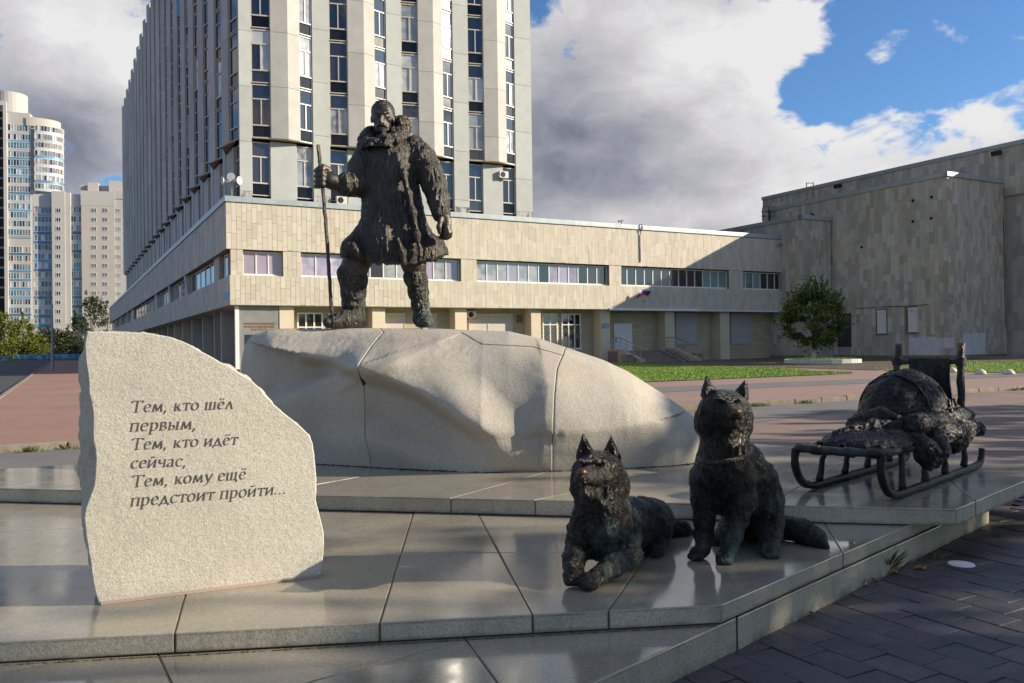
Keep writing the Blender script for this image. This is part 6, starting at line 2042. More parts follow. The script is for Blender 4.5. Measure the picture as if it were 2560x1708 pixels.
# ------------------------------------------------------------------ the sledge
SF, SA, SS_ = V((2.61, 6.47, Z3)), V((.70, .714, 0)).normalized(), V((.714, -.70, 0)).normalized()
def Sp(a, s, z): return SF + SA * a + SS_ * s + UZ * z
sled = thing('bronze_sledge', Sp(1.0, 0, 0), 'bronze dog sledge with curved runners standing on the upper granite tier', 'sledge')
def wob(pts, n, amp, seed):
    rr = random.Random(seed)
    out = []
    for a, b in zip(pts[:-1], pts[1:]):
        for k in range(n): out.append(V(a).lerp(V(b), k / n) + V((rr.gauss(0, amp), rr.gauss(0, amp), rr.gauss(0, amp))))
    out.append(V(pts[-1]))
    return out
def bez(pts, n=14):
    pts = [V(p) for p in pts]
    out = []
    m = len(pts)
    for i in range(m - 1):
        p0, p1, p2, p3 = pts[max(0, i - 1)], pts[i], pts[i + 1], pts[min(m - 1, i + 2)]
        for k in range(n):
            t_ = k / n
            out.append(.5 * ((2 * p1) + (p2 - p0) * t_ + (2 * p0 - 5 * p1 + 4 * p2 - p3) * t_ ** 2 + (3 * p1 - p0 - 3 * p2 + p3) * t_ ** 3))
    out.append(pts[-1])
    return out
DK = .34
HW = .33
for s in (-HW, HW):
    pts = bez([Sp(-.20, s, DK + .02), Sp(-.22, s, .25), Sp(-.14, s, .12), Sp(.02, s, .045), Sp(.3, s, .035), Sp(1.2, s, .035), Sp(2.05, s, .035), Sp(2.22, s, .07), Sp(2.27, s, .17)], 8)
    mb = MB()
    vs = []
    for i, p in enumerate(pts):
        t_ = (pts[min(i + 1, len(pts) - 1)] - pts[max(0, i - 1)]).normalized()
        n = SS_.cross(t_).normalized()
        w_, h_ = .024 + .0015 * math.sin(i * .7), .027 + .0015 * math.sin(i * .9)
        for (x, y) in ((-1, -1), (1, -1), (1, .6), (.55, 1), (-.55, 1), (-1, .6)): vs.append(p + SS_ * (x * w_) + n * (y * h_))
    K_ = 6
    fs = [(i * K_ + k, i * K_ + (k + 1) % K_, (i + 1) * K_ + (k + 1) % K_, (i + 1) * K_ + k) for i in range(len(pts) - 1) for k in range(K_)]
    fs += [tuple(range(K_))[::-1], tuple(range((len(pts) - 1) * K_, len(pts) * K_))]
    mb.add(vs, fs)
    mb.build('runner', MT['br_sled'], sled, smooth=True)
    for a in (.25, .75, 1.25, 1.78):
        MB().tube(wob([Sp(a - .04, s * 1.0, .06), Sp(a - .02, s * .97, .17), Sp(a + .02, s * .90, DK)], 3, .003, int(a * 9 + s * 30)), [.034, .030, .027, .025, .023, .023, .025], 8).build('strut', MT['br_sled'], sled, smooth=True)
    MB().tube(wob([Sp(-.18, s * .98, DK + .02), Sp(.3, s * .92, DK + .01), Sp(1.2, s * .92, DK), Sp(1.95, s * .92, DK)], 4, .003, 7), .028, 8).build('side_rail', MT['br_sled'], sled, smooth=True)
MB().tube(wob(bez([Sp(-.02, -HW * .95, DK + .03), Sp(-.17, -HW * .98, DK + .03), Sp(-.25, -HW * .8, DK + .035), Sp(-.27, 0, DK + .03), Sp(-.25, HW * .8, DK + .035), Sp(-.17, HW * .98, DK + .03), Sp(-.02, HW * .95, DK + .03)], 6), 1, .002, 3), .030, 10).build('front_bow', MT['br_sled'], sled, smooth=True)
for a in (-.08, .16, .45):
    MB().tube(wob([Sp(a, -HW * .93, DK + .02), Sp(a + .01, HW * .93, DK + .02)], 6, .003, int(a * 50)), .022, 8).build('cross_bar', MT['br_sled'], sled, smooth=True)
for k in range(6):
    s = -HW * .8 + k * HW * 1.6 / 5
    MB().obox(Sp(.12, s - .045, DK + .035), SA * 1.8, SS_ * .09, UZ * .016).build('deck_slat', MT['br_sled'], sled)
def lash(p, axis, r_, n, label=None):
    axis = axis.normalized()
    a = axis.orthogonal().normalized(); b = axis.cross(a)
    pts = [p + axis * ((k / 12 - n / 2) * .014) + (a * math.cos(k / 12 * 6.283) + b * math.sin(k / 12 * 6.283)) * (r_ + .003 * math.sin(k * 1.3)) for k in range(n * 12)]
    MB().tube(pts, .0085, 5).build('lashing', MT['br_sled'], sled, smooth=True)
for (a, s) in ((-.20, -HW * .85), (-.22, HW * .85), (-.26, .12), (-.265, -.14)): lash(Sp(a, s, DK + .032), SS_, .032, 5)
for (a, s) in ((.10, .2), (.02, -.05), (.12, -.2)): lash(Sp(a, s, DK + .03), SA, .03, 5)
# handle posts, cross bar
PR = []
for s in (-.30, .30):
    top = Sp(1.86 if s > 0 else 1.90, s * .94, 1.17)
    b = Sp(1.74, s * 1.0, DK)
    pts = wob([b, b.lerp(top, .5), top], 6, .003, int(s * 100))
    MB().tube(pts, [.033 + .003 * math.sin(i * 2.1) for i in range(len(pts))], 9).build('handle_post', MT['br_sled'], sled, smooth=True)
    MB().tube([top - UZ * .10, top + UZ * .005], [.036, .034], 9).build('post_tip', MT['br_skin'], sled)
    PR.append(b.lerp(top, .80))
    lash(b.lerp(top, .80), (top - b), .040, 5)
MB().tube(wob([PR[0] - SS_ * .04, PR[1] + SS_ * .04], 6, .003, 5), .024, 8).build('handle_bar', MT['br_sled'], sled, smooth=True)
# cloth hung over the bar
def draped_cloth():
    n, m = 26, 22
    P = np.zeros((n, m, 3))
    a, b = PR[0].lerp(PR[1], .20), PR[0].lerp(PR[1], .86)
    for i in range(n):
        q = a.lerp(b, i / (n - 1))
        for j in range(m):
            t_ = j / (m - 1)
            dz = -.50 * t_ + .035 * math.sin(t_ * 3.14) * math.sin(i * .5)
            fold = .022 * math.sin(i * .9 + t_ * 2) * t_ + .018 * math.sin(i * 2.1) * t_
            p = q + UZ * (.03 + dz * (1 - .08 * (i / (n - 1)))) - SA * (.028 + fold + .015 * t_) + SS_ * (.02 * math.sin(t_ * 5) * (.5 - i / n))
            P[i, j] = p
    back = P + np.array(SA) * .022
    back[:, 0] += np.array(UZ) * .0
    F = []
    ii = np.arange(n * m).reshape(n, m)
    f1 = np.stack([ii[:-1, :-1], ii[1:, :-1], ii[1:, 1:], ii[:-1, 1:]], -1).reshape(-1, 4)
    f2 = f1[:, ::-1] + n * m
    F = f1.tolist() + f2.tolist()
    rim = [ii[i, 0] for i in range(n)] + [ii[n - 1, j] for j in range(1, m)] + [ii[i, m - 1] for i in range(n - 2, -1, -1)] + [ii[0, j] for j in range(m - 2, 0, -1)]
    for k in range(len(rim)):
        x, y = rim[k], rim[(k + 1) % len(rim)]
        F.append([x, x + n * m, y + n * m, y])
    me = bpy.data.meshes.new('draped_cloth')
    V_ = np.concatenate([P.reshape(-1, 3), back.reshape(-1, 3)])
    loc = PR[0].lerp(PR[1], .5)
    me.from_pydata((V_ - np.array(loc)).tolist(), [], F)
    me.materials.append(MT['br_cargo'])
    me.polygons.foreach_set('use_smooth', [True] * len(me.polygons))
    tag(link('draped_cloth', me, None, loc), 'bronze cloth hung over the sledge handle bar', 'cloth')
draped_cloth()
def cargo_disp(seed, a1=.010, a2=.005, sc=13):
    def d(P, N_):
        w = fbm(P * 5, 2, seed + 3)[:, None] * 1.3
        return ridged(P * sc + w, 2, seed) * a1 + ridged(P * sc * 2.7 + w * 2, 2, seed + 5) * a2 + fbm(P * 7, 2, seed + 8) * .008
    return d
def flat_bottom(c, z): c.f = np.maximum(c.f, z - c.ax[2][None, None, :])
# the big bundle
bn = thing('cargo_bundle', Sp(1.32, .0, DK + .05), 'large domed bronze bundle roped onto the sledge', 'bundle')
cc = Sp(1.27, -.03, DK + .05)
c = Clay([cc.x - .62, cc.y - .62, cc.z - .02], [cc.x + .62, cc.y + .62, cc.z + .70], .0115)
M3 = Matrix(((SA.x, SS_.x, 0), (SA.y, SS_.y, 0), (0, 0, 1)))
c.ell(tuple(cc + UZ * .14), (.44, .34, .38), rot=M3, k=.0)
c.ell(tuple(cc + UZ * .14 + SA * .06), (.38, .33, .40), rot=M3, k=.06)
c.ell(tuple(cc + UZ * .16 - SA * .12), (.24, .26, .22), rot=M3, k=.08)
flat_bottom(c, cc.z)
clay_obj('cover', c, MT['br_cargo'], bn, cargo_disp(3), 1)
def over_rope(a, tilt, r_, seed, rz=.445):
    pts = []
    for k in range(23):
        t_ = math.pi * k / 22
        aa = a + tilt * math.cos(t_)
        q = math.sqrt(max(.03, 1 - ((aa) / .47) ** 2))
        pts.append(cc + SA * aa - SS_ * (math.cos(t_) * .365 * q) + UZ * (.05 + .50 * q * math.sin(t_) ** .75))
    MB().tube(wob(pts, 1, .002, seed), r_, 6).build('rope', MT['br_sled'], bn, smooth=True)
over_rope(-.18, .05, .009, 3); over_rope(.02, -.09, .009, 4); over_rope(.20, .06, .009, 5); over_rope(.27, -.05, .008, 6)
# ice axes strapped on the side facing us
for (a0, a1, w_) in ((.05, .10, .15), (.20, .30, .12)):
    t = thing('ice_pick', cc + SA * a0 + SS_ * .4 + UZ * .05, 'bronze %s with a cross head strapped to the side of the bundle' % ('pick' if a0 < .1 else 'slanted second pick'), 'pick')
    p0, p1 = cc + SA * a1 + SS_ * .40 + UZ * .02, cc + SA * a0 + SS_ * .33 + UZ * .30
    MB().tube([p0, p0.lerp(p1, .5) + SS_ * .02, p1 + SS_ * .03], .013, 7).build('shaft', MT['br_sled'], t, smooth=True)
    h = p0.lerp(p1, .72) + SS_ * .03
    MB().tube([h - SA * w_ * .6, h + UZ * .012, h + SA * w_ * .6], [.006, .014, .006], 7).build('head', MT['br_sled'], t, smooth=True)
# fur skins, folded on the front and hanging over the near side
def skin_heap(name, label, blobs, m, seed, lo, hi, z0=None, a1=.012):
    t = thing(name, blobs[0][0][0] if isinstance(blobs[0][0], list) else blobs[0][0], label, 'fur')
    c = Clay(lo, hi, .0105)
    for b in blobs:
        if isinstance(b[0], list): c.path([tuple(p) for p in b[0]], b[1], k=.03)
        else: c.ell(tuple(b[0]), b[1], rot=M3, k=.045)
    if z0 is not None: flat_bottom(c, z0)
    clay_obj('hide', c, m, t, cargo_disp(seed, a1, .006, 15), 1)
def bb(pts, m=.3):
    A_ = np.array([list(p) for p in pts])
    return A_.min(0) - m, A_.max(0) + m
lo, hi = bb([Sp(.1, -.3, DK), Sp(1.0, .3, DK + .2), Sp(.1, .3, DK), Sp(1.0, -.3, DK)], .25)
skin_heap('fur_heap', 'crumpled bronze furs heaped on the front of the sledge deck', [(Sp(.30, .02, DK + .03), (.26, .29, .055)), (Sp(.42, -.06, DK + .05), (.30, .26, .065)), (Sp(.62, .04, DK + .07), (.30, .27, .075)), (Sp(.30, .08, DK + .04), (.20, .18, .05)), (Sp(.78, -.12, DK + .09), (.22, .2, .08)),
          [[Sp(.26, -.2, DK + .10), Sp(.5, .0, DK + .16), Sp(.72, .2, DK + .15)], [.03, .05, .045]], [[Sp(.9, -.28, DK + .18), Sp(.75, -.02, DK + .24), Sp(.72, .15, DK + .2)], [.05, .055, .03]]], MT['br_cargo'], 11, lo, hi, DK - .01, .008)
lo, hi = bb([Sp(.5, .2, DK - .25), Sp(2.0, .5, DK + .25), Sp(.5, .5, DK), Sp(2., .2, DK)], .2)
skin_heap('hanging_fur', 'shaggy bronze fur hanging over the near side rail of the sledge', [[[Sp(.58, .33, DK + .06), Sp(.62, .37, DK - .03), Sp(.66, .36, DK - .12)], [.06, .085, .055]], [[Sp(.85, .33, DK + .08), Sp(.80, .38, DK - .02), Sp(.74, .38, DK - .10)], [.07, .095, .06]],
          [[Sp(1.0, .35, DK + .07), Sp(1.25, .37, DK + .05), Sp(1.5, .37, DK + .06), Sp(1.85, .36, DK + .08)], [.085, .10, .095, .06]], [[Sp(1.2, .38, DK + .0), Sp(1.42, .38, DK - .03)], [.085, .06]], [[Sp(1.92, .38, DK + .05), Sp(1.98, .38, DK + .03)], [.05, .04]]], MT['br_cargo'], 12, lo, hi, None, .014)
lo, hi = bb([Sp(.6, .1, DK), Sp(2.0, .4, DK + .3), Sp(.6, .4, DK)], .25)
skin_heap('rolled_hide', 'rolled bronze hide lying along the near edge of the sledge', [[[Sp(.72, .26, DK + .17), Sp(.95, .31, DK + .165), Sp(1.3, .33, DK + .17), Sp(1.85, .33, DK + .17)], [.10, .085, .06, .05]], [[Sp(1.15, .31, DK + .2), Sp(1.85, .30, DK + .19)], [.05, .05]]], MT['br_cargo'], 13, lo, hi, None, .008)
lo, hi = bb([Sp(.7, -.36, DK), Sp(1.95, -.2, DK + .2), Sp(.7, -.2, DK)], .25)
skin_heap('blanket_roll', 'bronze blanket roll on the far side of the sledge', [[[Sp(.80, -.27, DK + .12), Sp(1.2, -.30, DK + .12), Sp(1.85, -.30, DK + .11)], [.075, .07, .06]]], MT['br_cargo'], 14, lo, hi, None, .008)

# ------------------------------------------------------------------ trees
def tree(name, base, h, crown, trunk_h, label, nleaf=6000, leaf=.14, mats=('leaf',), seed=1, cat='tree', group=None, trunk_r=.11, wash=0.0, clump=.5, nclump=60, squash=1.0, twigs=10, shape='egg'):
    """crown = (half width, bottom z, top z) relative to the base"""
    r = random.Random(seed)
    b = V(base)
    t = thing(name, b, label, cat, group)
    cw, cb, ct = crown
    mid = (cb + ct) / 2
    hh = (ct - cb) / 2
    def inside_pt():
        while True:
            p = V((r.uniform(-1, 1), r.uniform(-1, 1), r.uniform(-1, 1)))
            if p.length > 1: continue
            q = p.length ** .5
            p = p.normalized() * (.25 + .75 * q)
            k = 1.0 if shape == 'egg' else 1.0
            zz = p.z
            wz = (1 - .28 * max(0, zz)) if shape == 'egg' else 1
            return V((p.x * cw * wz, p.y * cw * wz, mid + zz * hh))
    centres = [inside_pt() for _ in range(nclump)]
    csize = {}
    for cpt in centres: csize[cpt.freeze()] = r.choice([.45, .7, 1.0, 1.0, 1.35])
    tr = MB()
    top = V((r.gauss(0, .1), r.gauss(0, .1), cb + hh * 1.0))
    pts = [b + V((0, 0, -.05)), b + V((r.gauss(0, .03), r.gauss(0, .03), trunk_h * .5)), b + V((0, 0, trunk_h)), b + top]
    tr.tube(pts, [trunk_r * 1.25, trunk_r, trunk_r * .9, trunk_r * .3], 8)
    for cpt in centres[: max(8, nclump // 3)]:
        s = b + V((0, 0, r.uniform(trunk_h * .85, cb + hh * .8)))
        e = b + cpt
        m_ = s.lerp(e, .5) + V((0, 0, .12 * h * r.random()))
        tr.tube([s, m_, e], [trunk_r * .38, trunk_r * .22, trunk_r * .06], 5)
    tr.build('trunk', MT['bark'], t)
    if wash:
        MB().tube([b + V((0, 0, .01)), b + V((0, 0, wash))], [trunk_r * 1.30, trunk_r * 1.08], 9).build('whitewashed_base', MT['whitewash'], t)
    mb = MB()
    tw = []
    for _ in range(twigs):
        p = inside_pt()
        if p.z < mid: continue
        d = V((p.x, p.y, (p.z - mid) * 1.6)).normalized()
        tw.append((p, p + d * r.uniform(.3, 1.1) * clump * 1.4 + V((0, 0, clump * r.uniform(.3, 1.5)))))
    for i in range(nleaf):
        if tw and i % 9 == 0:
            a, e = r.choice(tw)
            p = a.lerp(e, r.random()) + V((r.gauss(0, .06), r.gauss(0, .06), r.gauss(0, .06))) * (clump * 2)
        else:
            cpt = r.choice(centres)
            d = V((r.gauss(0, 1), r.gauss(0, 1), r.gauss(0, .7)))
            p = cpt + d * (clump * .55 * csize[cpt])
        q = b + p
        n = V((r.gauss(0, 1), r.gauss(0, 1), r.gauss(.5, 1))).normalized()
        a = n.orthogonal().normalized()
        a = (Matrix.Rotation(r.uniform(0, 6.28), 3, n) @ a)
        c = n.cross(a)
        s = leaf * r.uniform(.6, 1.25)
        mb.add([q - a * s * .5, q + c * s * .32 + n * s * .06, q + a * s * .55, q - c * s * .32 + n * s * .06], [(0, 1, 2, 3)])
    mb.build('crown', [MT[m] for m in mats][0], t)
    return t
# the linden in its round planter
pl = ong(2056, 911, 0)
pr_ = 2.72
plant = thing('round_planter', (pl.x, pl.y, .1), 'round grassy planter with a whitewashed block edge under the small tree', 'planter')
nst = 22
for i in range(nst):
    a0, a1 = i / nst * 6.2832 + .004, (i + 1) / nst * 6.2832 - .006
    P_ = []
    for (r_, a) in ((pr_ - .24, a0), (pr_ - .24, a1), (pr_, a1), (pr_, a0)):
        P_.append((pl.x + math.cos(a) * r_, pl.y + math.sin(a) * r_))
    MB().prism(P_, .02, .40 + RNG.uniform(-.02, .015)).build('edge_block', MT['whitewash'], plant, bevel=.02)
MB().tube([V((pl.x, pl.y, .1)), V((pl.x, pl.y, .33)), V((pl.x, pl.y, .44))], [pr_ - .25, pr_ - .25, .4], 26).build('planter_soil', MT['lawn'], plant)
tufts('planter_grass', [(pl.x + math.cos(a) * q, pl.y + math.sin(a) * q) for a, q in [(RNG.uniform(0, 6.28), pr_ * .9 * math.sqrt(RNG.random())) for _ in range(1500)]], 3, .08, .14, MT['blade'], 'grass growing inside the round planter', 8, .34, .4, .02)
tb = ong(2035, 907, 0)
tree('linden_tree', (tb.x, tb.y, .38), 6.2, (2.35, .8, 5.75), 1.2, 'small dense linden tree with a whitewashed trunk in front of the stone hall', 10500, .22, ('leaf',), 5, trunk_r=.12, wash=.75, clump=.60, nclump=74, twigs=70)
# trees that shade the monument, standing to the right of the view
shade = [(23.0, -3.5, 9.6, 3.6), (25.0, 2.4, 10.1, 3.6), (23.6, 7.2, 9.5, 3.5), (26.0, 11.0, 9.6, 3.4), (31.0, 17.0, 9.4, 3.2), (27.5, -8.5, 10.5, 3.8), (21.5, 4.0, 8.7, 3.2), (22.0, .4, 8.8, 3.2)]
for i, (x, y, h, w_) in enumerate(shade):
    tree('street_tree', (x, y, 0), h, (w_, 1.3, h), 1.8, ('first', 'second', 'third', 'fourth', 'fifth', 'sixth', 'seventh', 'eighth')[i] + ' tall street tree of the row far right of the monument', 5400, .36, ('leaf',), 40 + i, group='street trees right of the monument', clump=.62, nclump=62, twigs=36, shape='ball', trunk_r=.16)
# far left greenery
def far_tree(name, px, pbase, ptop, halfw_px, Y, label, m, seed, nleaf=2600, leaf=.5, trunk_h=None, shape='egg', nclump=50):
    p = at(px, 900, Y)
    k = Y / FPX
    h = (886 - 0.0138 * (px - 150) - ptop) * k + EYE
    w = halfw_px * k
    tree(name, (p.x, p.y, 0), h, (w, h * .06, h), h * .2, label, nleaf, leaf, (m,), seed, clump=w * .32, nclump=nclump, trunk_r=.16, twigs=12, shape=shape)
far_tree('birch_tree', 12, 900, 790, 30, 224, 'yellow green birch at the left edge behind the blue fence', 'leafy', 61, 3600, .55)
far_tree('birch_tree', 62, 900, 802, 28, 219, 'broad yellow green birch beside the left edge tree behind the fence', 'leafy', 62, 3600, .55)
far_tree('maple_tree', 122, 900, 824, 36, 232, 'dark bushy maple behind the fence and the lamp post', 'leafd', 63, 3000, .62)
far_tree('shrub', 96, 900, 842, 26, 216, 'yellowish shrub between the birch and the dark maple', 'leafy', 64, 1900, .5)
far_tree('maple_tree', 165, 900, 834, 30, 226, 'dark tree just left of the top of the pale stele', 'leafd', 65, 2600, .6)
far_tree('poplar_tree', 232, 900, 744, 42, 240, 'dark green tree rising by the far end of the long building', 'leafd', 66, 3200, .62, nclump=42)
far_tree('poplar_tree', 196, 900, 792, 30, 246, 'lower dark tree left of the tree at the building end', 'leafd', 67, 1800, .62)
far_tree('shrub', 40, 900, 850, 44, 215, 'low olive shrub directly above the blue fence', 'leafy', 68, 2300, .5)
far_tree('shrub', 188, 900, 862, 22, 215, 'low olive shrub above the right end of the blue fence', 'leafd', 69, 1400, .5)
# blue fence
MT['fence'] = mat('peeling_blue_paint', (.03, .14, .30), (.12, .34, .46), .9, .6, rnd=.5, dirt=((.42, .52, .58), .7), dscale=.9)
fx0, fx1 = at(-40, 890, 212).x, at(208, 890, 212).x
fz1 = at(60, 886.5, 212).z
fen = thing('blue_fence', ((fx0 + fx1) / 2, 212, 0), 'blue painted panel fence along the far side of the road', 'fence')
npan = 17
pw_ = (fx1 - fx0) / npan
for i in range(npan):
    x = fx0 + i * pw_
    MB().box(x + .05, x + pw_ - .05, 212, 212.06, .12, fz1 - RNG.uniform(0, .06)).build('panel', MT['fence'], fen)
    MB().box(x - .06, x + .06, 211.95, 212.1, 0, fz1 + .08).build('post', MT['bluesign'], fen)
fw = []
for i in range(150): fw.append((RNG.uniform(fx0, fx1), 211.0 + RNG.uniform(-.5, .4)))
tufts('fence_grass', fw, 12, .6, .28, MT['dryblade'], 'long grass along the foot of the blue fence', 9, 0, .4, .05)
MB().obox(V((-260, 181, -.05)), V((185, 6, 0)), V((0, .3, 0)), UZ * .2).build('road_kerb', MT['kerb'], kind='structure', label='far kerb of the crossing road before the blue fence')
def lamp_post(px, pyb, pyt, Y, label, arm=True):
    p = at(px, pyb, Y)
    zt = at(px, pyt, Y).z
    t = thing('lamp_post', (p.x, p.y, 0), label, 'lamp post')
    MB().tube([(p.x, p.y, 0), (p.x, p.y, zt)], [.13, .075], 8).build('pole', MT['galv'], t)
    if arm:
        MB().tube([(p.x, p.y, zt - .05), (p.x - .4, p.y - .2, zt + .25), (p.x - 1.4, p.y - .5, zt + .3)], [.05, .045, .04], 6).build('arm', MT['galv'], t)
        MB().tube([(p.x - 1.3, p.y - .5, zt + .3), (p.x - 1.6, p.y - .55, zt + .27), (p.x - 2.0, p.y - .6, zt + .28)], [.06, .14, .05], 8).build('lamp_head', MT['galv'], t)
    else:
        MB().tube([(p.x, p.y, zt), (p.x, p.y, zt + .25)], [.12, .08], 8).build('lamp_head', MT['galv'], t)
lp = ong(131.5, 926, .1)
lamp_post(131.5, 926, 768, lp.y, 'slender grey lamp post standing on the red pavement', False)
lamp_post(213, 880, 786, 150, 'thin lamp post in front of the dark tree by the building end', False)
lamp_post(269, 880, 812, 160, 'lamp post with a side arm near the far end of the long building')
# stone hemispheres on the path
for (x, y, lab) in ((2452, 936, 'middle pale stone hemisphere on the path edge right of the sledge'), (2523, 936, 'rightmost pale stone hemisphere on the path edge'), (2381, 931, 'pale stone hemisphere half hidden behind the sledge handle post')):
    p = ong(x, y, .1)
    t = thing('stone_hemisphere', (p.x, p.y, .1), lab, 'bollard', 'stone hemispheres along the path')
    r_ = .235
    mb = MB()
    n, m = 18, 7
    vs = [(p.x + r_ * math.cos(j / m * hp) * math.cos(i / n * 6.2832), p.y + r_ * math.cos(j / m * hp) * math.sin(i / n * 6.2832), .095 + r_ * 1.0 * math.sin(j / m * hp)) for j in range(m) for i in range(n)] + [(p.x, p.y, .095 + r_)]
    fs = [(j * n + i, j * n + (i + 1) % n, (j + 1) * n + (i + 1) % n, (j + 1) * n + i) for j in range(m - 1) for i in range(n)] + [((m - 1) * n + i, (m - 1) * n + (i + 1) % n, m * n) for i in range(n)]
    mb.add(vs, fs)
    mb.build('dome', MT['cream'], t, smooth=True)
    MB().tube([(p.x, p.y, .08), (p.x, p.y, .13)], [r_ * 1.12, r_ * 1.08], 18).build('base_ring', MT['kerb'], t)

# ------------------------------------------------------------------ residential towers far left
MT['r_beige'] = mat('beige_cladding', (.44, .41, .36), (.49, .46, .41), .1, .8)
MT['r_white'] = mat('white_cladding', (.44, .425, .40), (.49, .475, .45), .1, .8)
MT['r_grey'] = mat('grey_cladding', (.48, .48, .50), (.53, .53, .55), .1, .8)
MT['r_blue'] = mat('blue_parapet', (.07, .22, .38), (.16, .32, .44), .15, .4, rnd=.4)
MT['r_pale'] = mat('pale_parapet', (.34, .42, .46), (.46, .51, .52), .15, .45, rnd=.25)
RU = V((.95, .31, 0)).normalized()
RN = V((RU.y, -RU.x, 0))
class Far:
    def __init__(s, px0, Y): s.o = at(px0, 880, Y); s.o.z = 0; s.o0 = s.o
    def P(s, zx, zy, off=0.0):
        """picture crop point on the facade plane, off metres towards us"""
        return onp(zx / 2.45, 220 + zy / 2.45, s.o + RN * off, RN)
    def block(s, parent, zx0, zx1, zyt, m, off=0.0, depth=14, name='wall', zyb=None):
        a, b = s.P(zx0, 900, off), s.P(zx1, 900, off)
        zt = s.P((zx0 + zx1) / 2, zyt, off).z
        z0 = s.P((zx0 + zx1) / 2, zyb, off).z if zyb else 0
        a.z = b.z = z0
        return MB().obox(a, b - a, -RN * depth, UZ * (zt - z0)).build(name, m, parent)
    def win(s, parent, zx0, zx1, zy0, zy1, off, n=2, panes=None):
        a, b = s.P(zx0, zy1, off), s.P(zx1, zy0, off)
        w, h = (b - a).dot(RU), b.z - a.z
        o = V((a.x, a.y, a.z))
        mb = MB()
        ft = .10
        mb.obox(o, RU * w, RN * .06, UZ * ft).obox(o + UZ * (h - ft), RU * w, RN * .06, UZ * ft)
        for k in range(n + 1): mb.obox(o + RU * (k * (w - ft) / n) + UZ * ft, RU * ft, RN * .058, UZ * (h - 2 * ft))
        f = mb.build('window', MT['frame'], parent)
        MB().obox(o + RU * .05 + UZ * .05, RU * (w - .1), RN * .02, UZ * (h - .1)).build('pane', panes or MT['glass'], f)
        return f
    def band(s, parent, zx0, zx1, zy0, zy1, off, seed, ncell, blue=.5, par=.36):
        """one glazed balcony: parapet strip below, framed glass above"""
        r = random.Random(seed)
        a, b = s.P(zx0, zy1, off), s.P(zx1, zy0, off)
        w, h = (b - a).dot(RU), b.z - a.z
        o = V((a.x, a.y, a.z))
        p = MB().obox(o, RU * w, RN * .10, UZ * (h * par)).build('balcony', r.choice([MT['r_blue'], MT['r_blue'], MT['r_pale']]) if r.random() < .85 else MT['r_white'], parent)
        fr = MB()
        for k in range(ncell + 1): fr.obox(o + RU * (k * (w - .12) / ncell) + UZ * (h * par + .1), RU * .12, RN * .10, UZ * (h * (1 - par) - .2))
        fr.obox(o + UZ * (h * par), RU * w, RN * .11, UZ * .1).obox(o + UZ * (h - .1), RU * w, RN * .11, UZ * .1)
        fr.build('glazing_bars', MT['frame'], p)
        for k in range(ncell):
            m = r.choice([MT['glass'], MT['glassflat'], MT['glassblue'], MT['glassw'], MT['glasspink'], MT['glassblue']])
            MB().obox(o + RU * (k * (w - .12) / ncell + .1) + UZ * (h * par + .08), RU * ((w - .12) / ncell), RN * .03, UZ * (h * (1 - par) - .16)).build('pane', m, p)
        return p
YR = 262.0
f2 = Far(150, YR)
b2 = thing('apartment_block', f2.P(470, 1700), 'pale multi storey apartment block with blue glazed balconies left of the office tower', 'building')
f2.block(b2, 205, 318, 652, MT['r_grey'], -1.2)
f2.block(b2, 318, 398, 632, MT['r_white'], .5)
f2.block(b2, 398, 432, 640, MT['r_white'], .2)
f2.block(b2, 400, 500, 650, MT['r_grey'], -1.0)
f2.block(b2, 499, 703, 632, MT['r_beige'], .3)
f2.block(b2, 703, 790, 632, MT['r_white'], .0, zyb=None)
f2.block(b2, 497, 800, 600, MT['r_white'], -6, 8); f2.block(b2, 540, 604, 580, MT['r_white'], -3, 5); f2.block(b2, 670, 830, 570, MT['r_white'], -3, 6)
f2.block(b2, 496, 705, 632, MT['r_white'], .34, 1, 'cornice', 722); f2.block(b2, 701, 800, 632, MT['r_white'], .2, 1, 'cornice', 680)
f2.block(b2, 205, 318, 652, MT['r_grey'], -.9, 1, 'cornice', 728); f2.block(b2, 400, 500, 650, MT['r_grey'], -.7, 1, 'cornice', 726)
f2.block(b2, 790, 900, 690, MT['r_grey'], -2, 12)
for k in range(14):
    y = 737 + 56.4 * k
    if k < 13:
        f2.win(b2, 343, 373, y, y + 26, .52)
        f2.win(b2, 560, 591, y, y + 26, .33, 3); f2.win(b2, 628, 660, y, y + 26, .33, 3)
        f2.win(b2, 710, 741, y + 2, y + 28, .03, 3, MT['glassflat'])
        f2.band(b2, 208, 318, y - 5, y + 51, -1.15, 500 + k, 5)
        f2.band(b2, 401, 499, y - 8, y + 48, -.95, 600 + k, 6)
        f2.band(b2, 770, 826, y - 5, y + 51, -1.9, 700 + k, 3)
    elif True:
        f2.win(b2, 345, 380, y, y + 26, .52, 4); f2.win(b2, 422, 455, y, y + 26, -.9, 3)
f2.win(b2, 404, 472, 1520, 1552, -.95, 6)
f1 = Far(0, 285.0)
b1 = thing('glass_apartment_tower', f1.P(100, 1700), 'tall apartment tower with curved glazed floors at the left edge', 'building')
f1.block(b1, -60, 26, 90, MT['dark'], -1.0, 14)
f1.block(b1, 25, 46, 85, MT['r_white'], .3, 14)
f1.block(b1, -60, 30, 78, MT['r_white'], .35, 12, 'parapet', 104)
f1.block(b1, 44, 190, 150, MT['r_white'], -.8, 14)
f1.block(b1, 135, 220, 175, MT['r_beige'], -1.2, 10)
for k in range(20):
    y = 118 + 61 * k
    f1.block(b1, -60, 24, y, MT['glassflat'], -.6, 1, 'balcony_slab', y + 12)
rows = 25
for k in range(23):
    y = 228 + 53.2 * k
    if k == 13: continue
    f1.band(b1, 46, 189, y, y + 52, -.75, 800 + k, 8, par=.30)
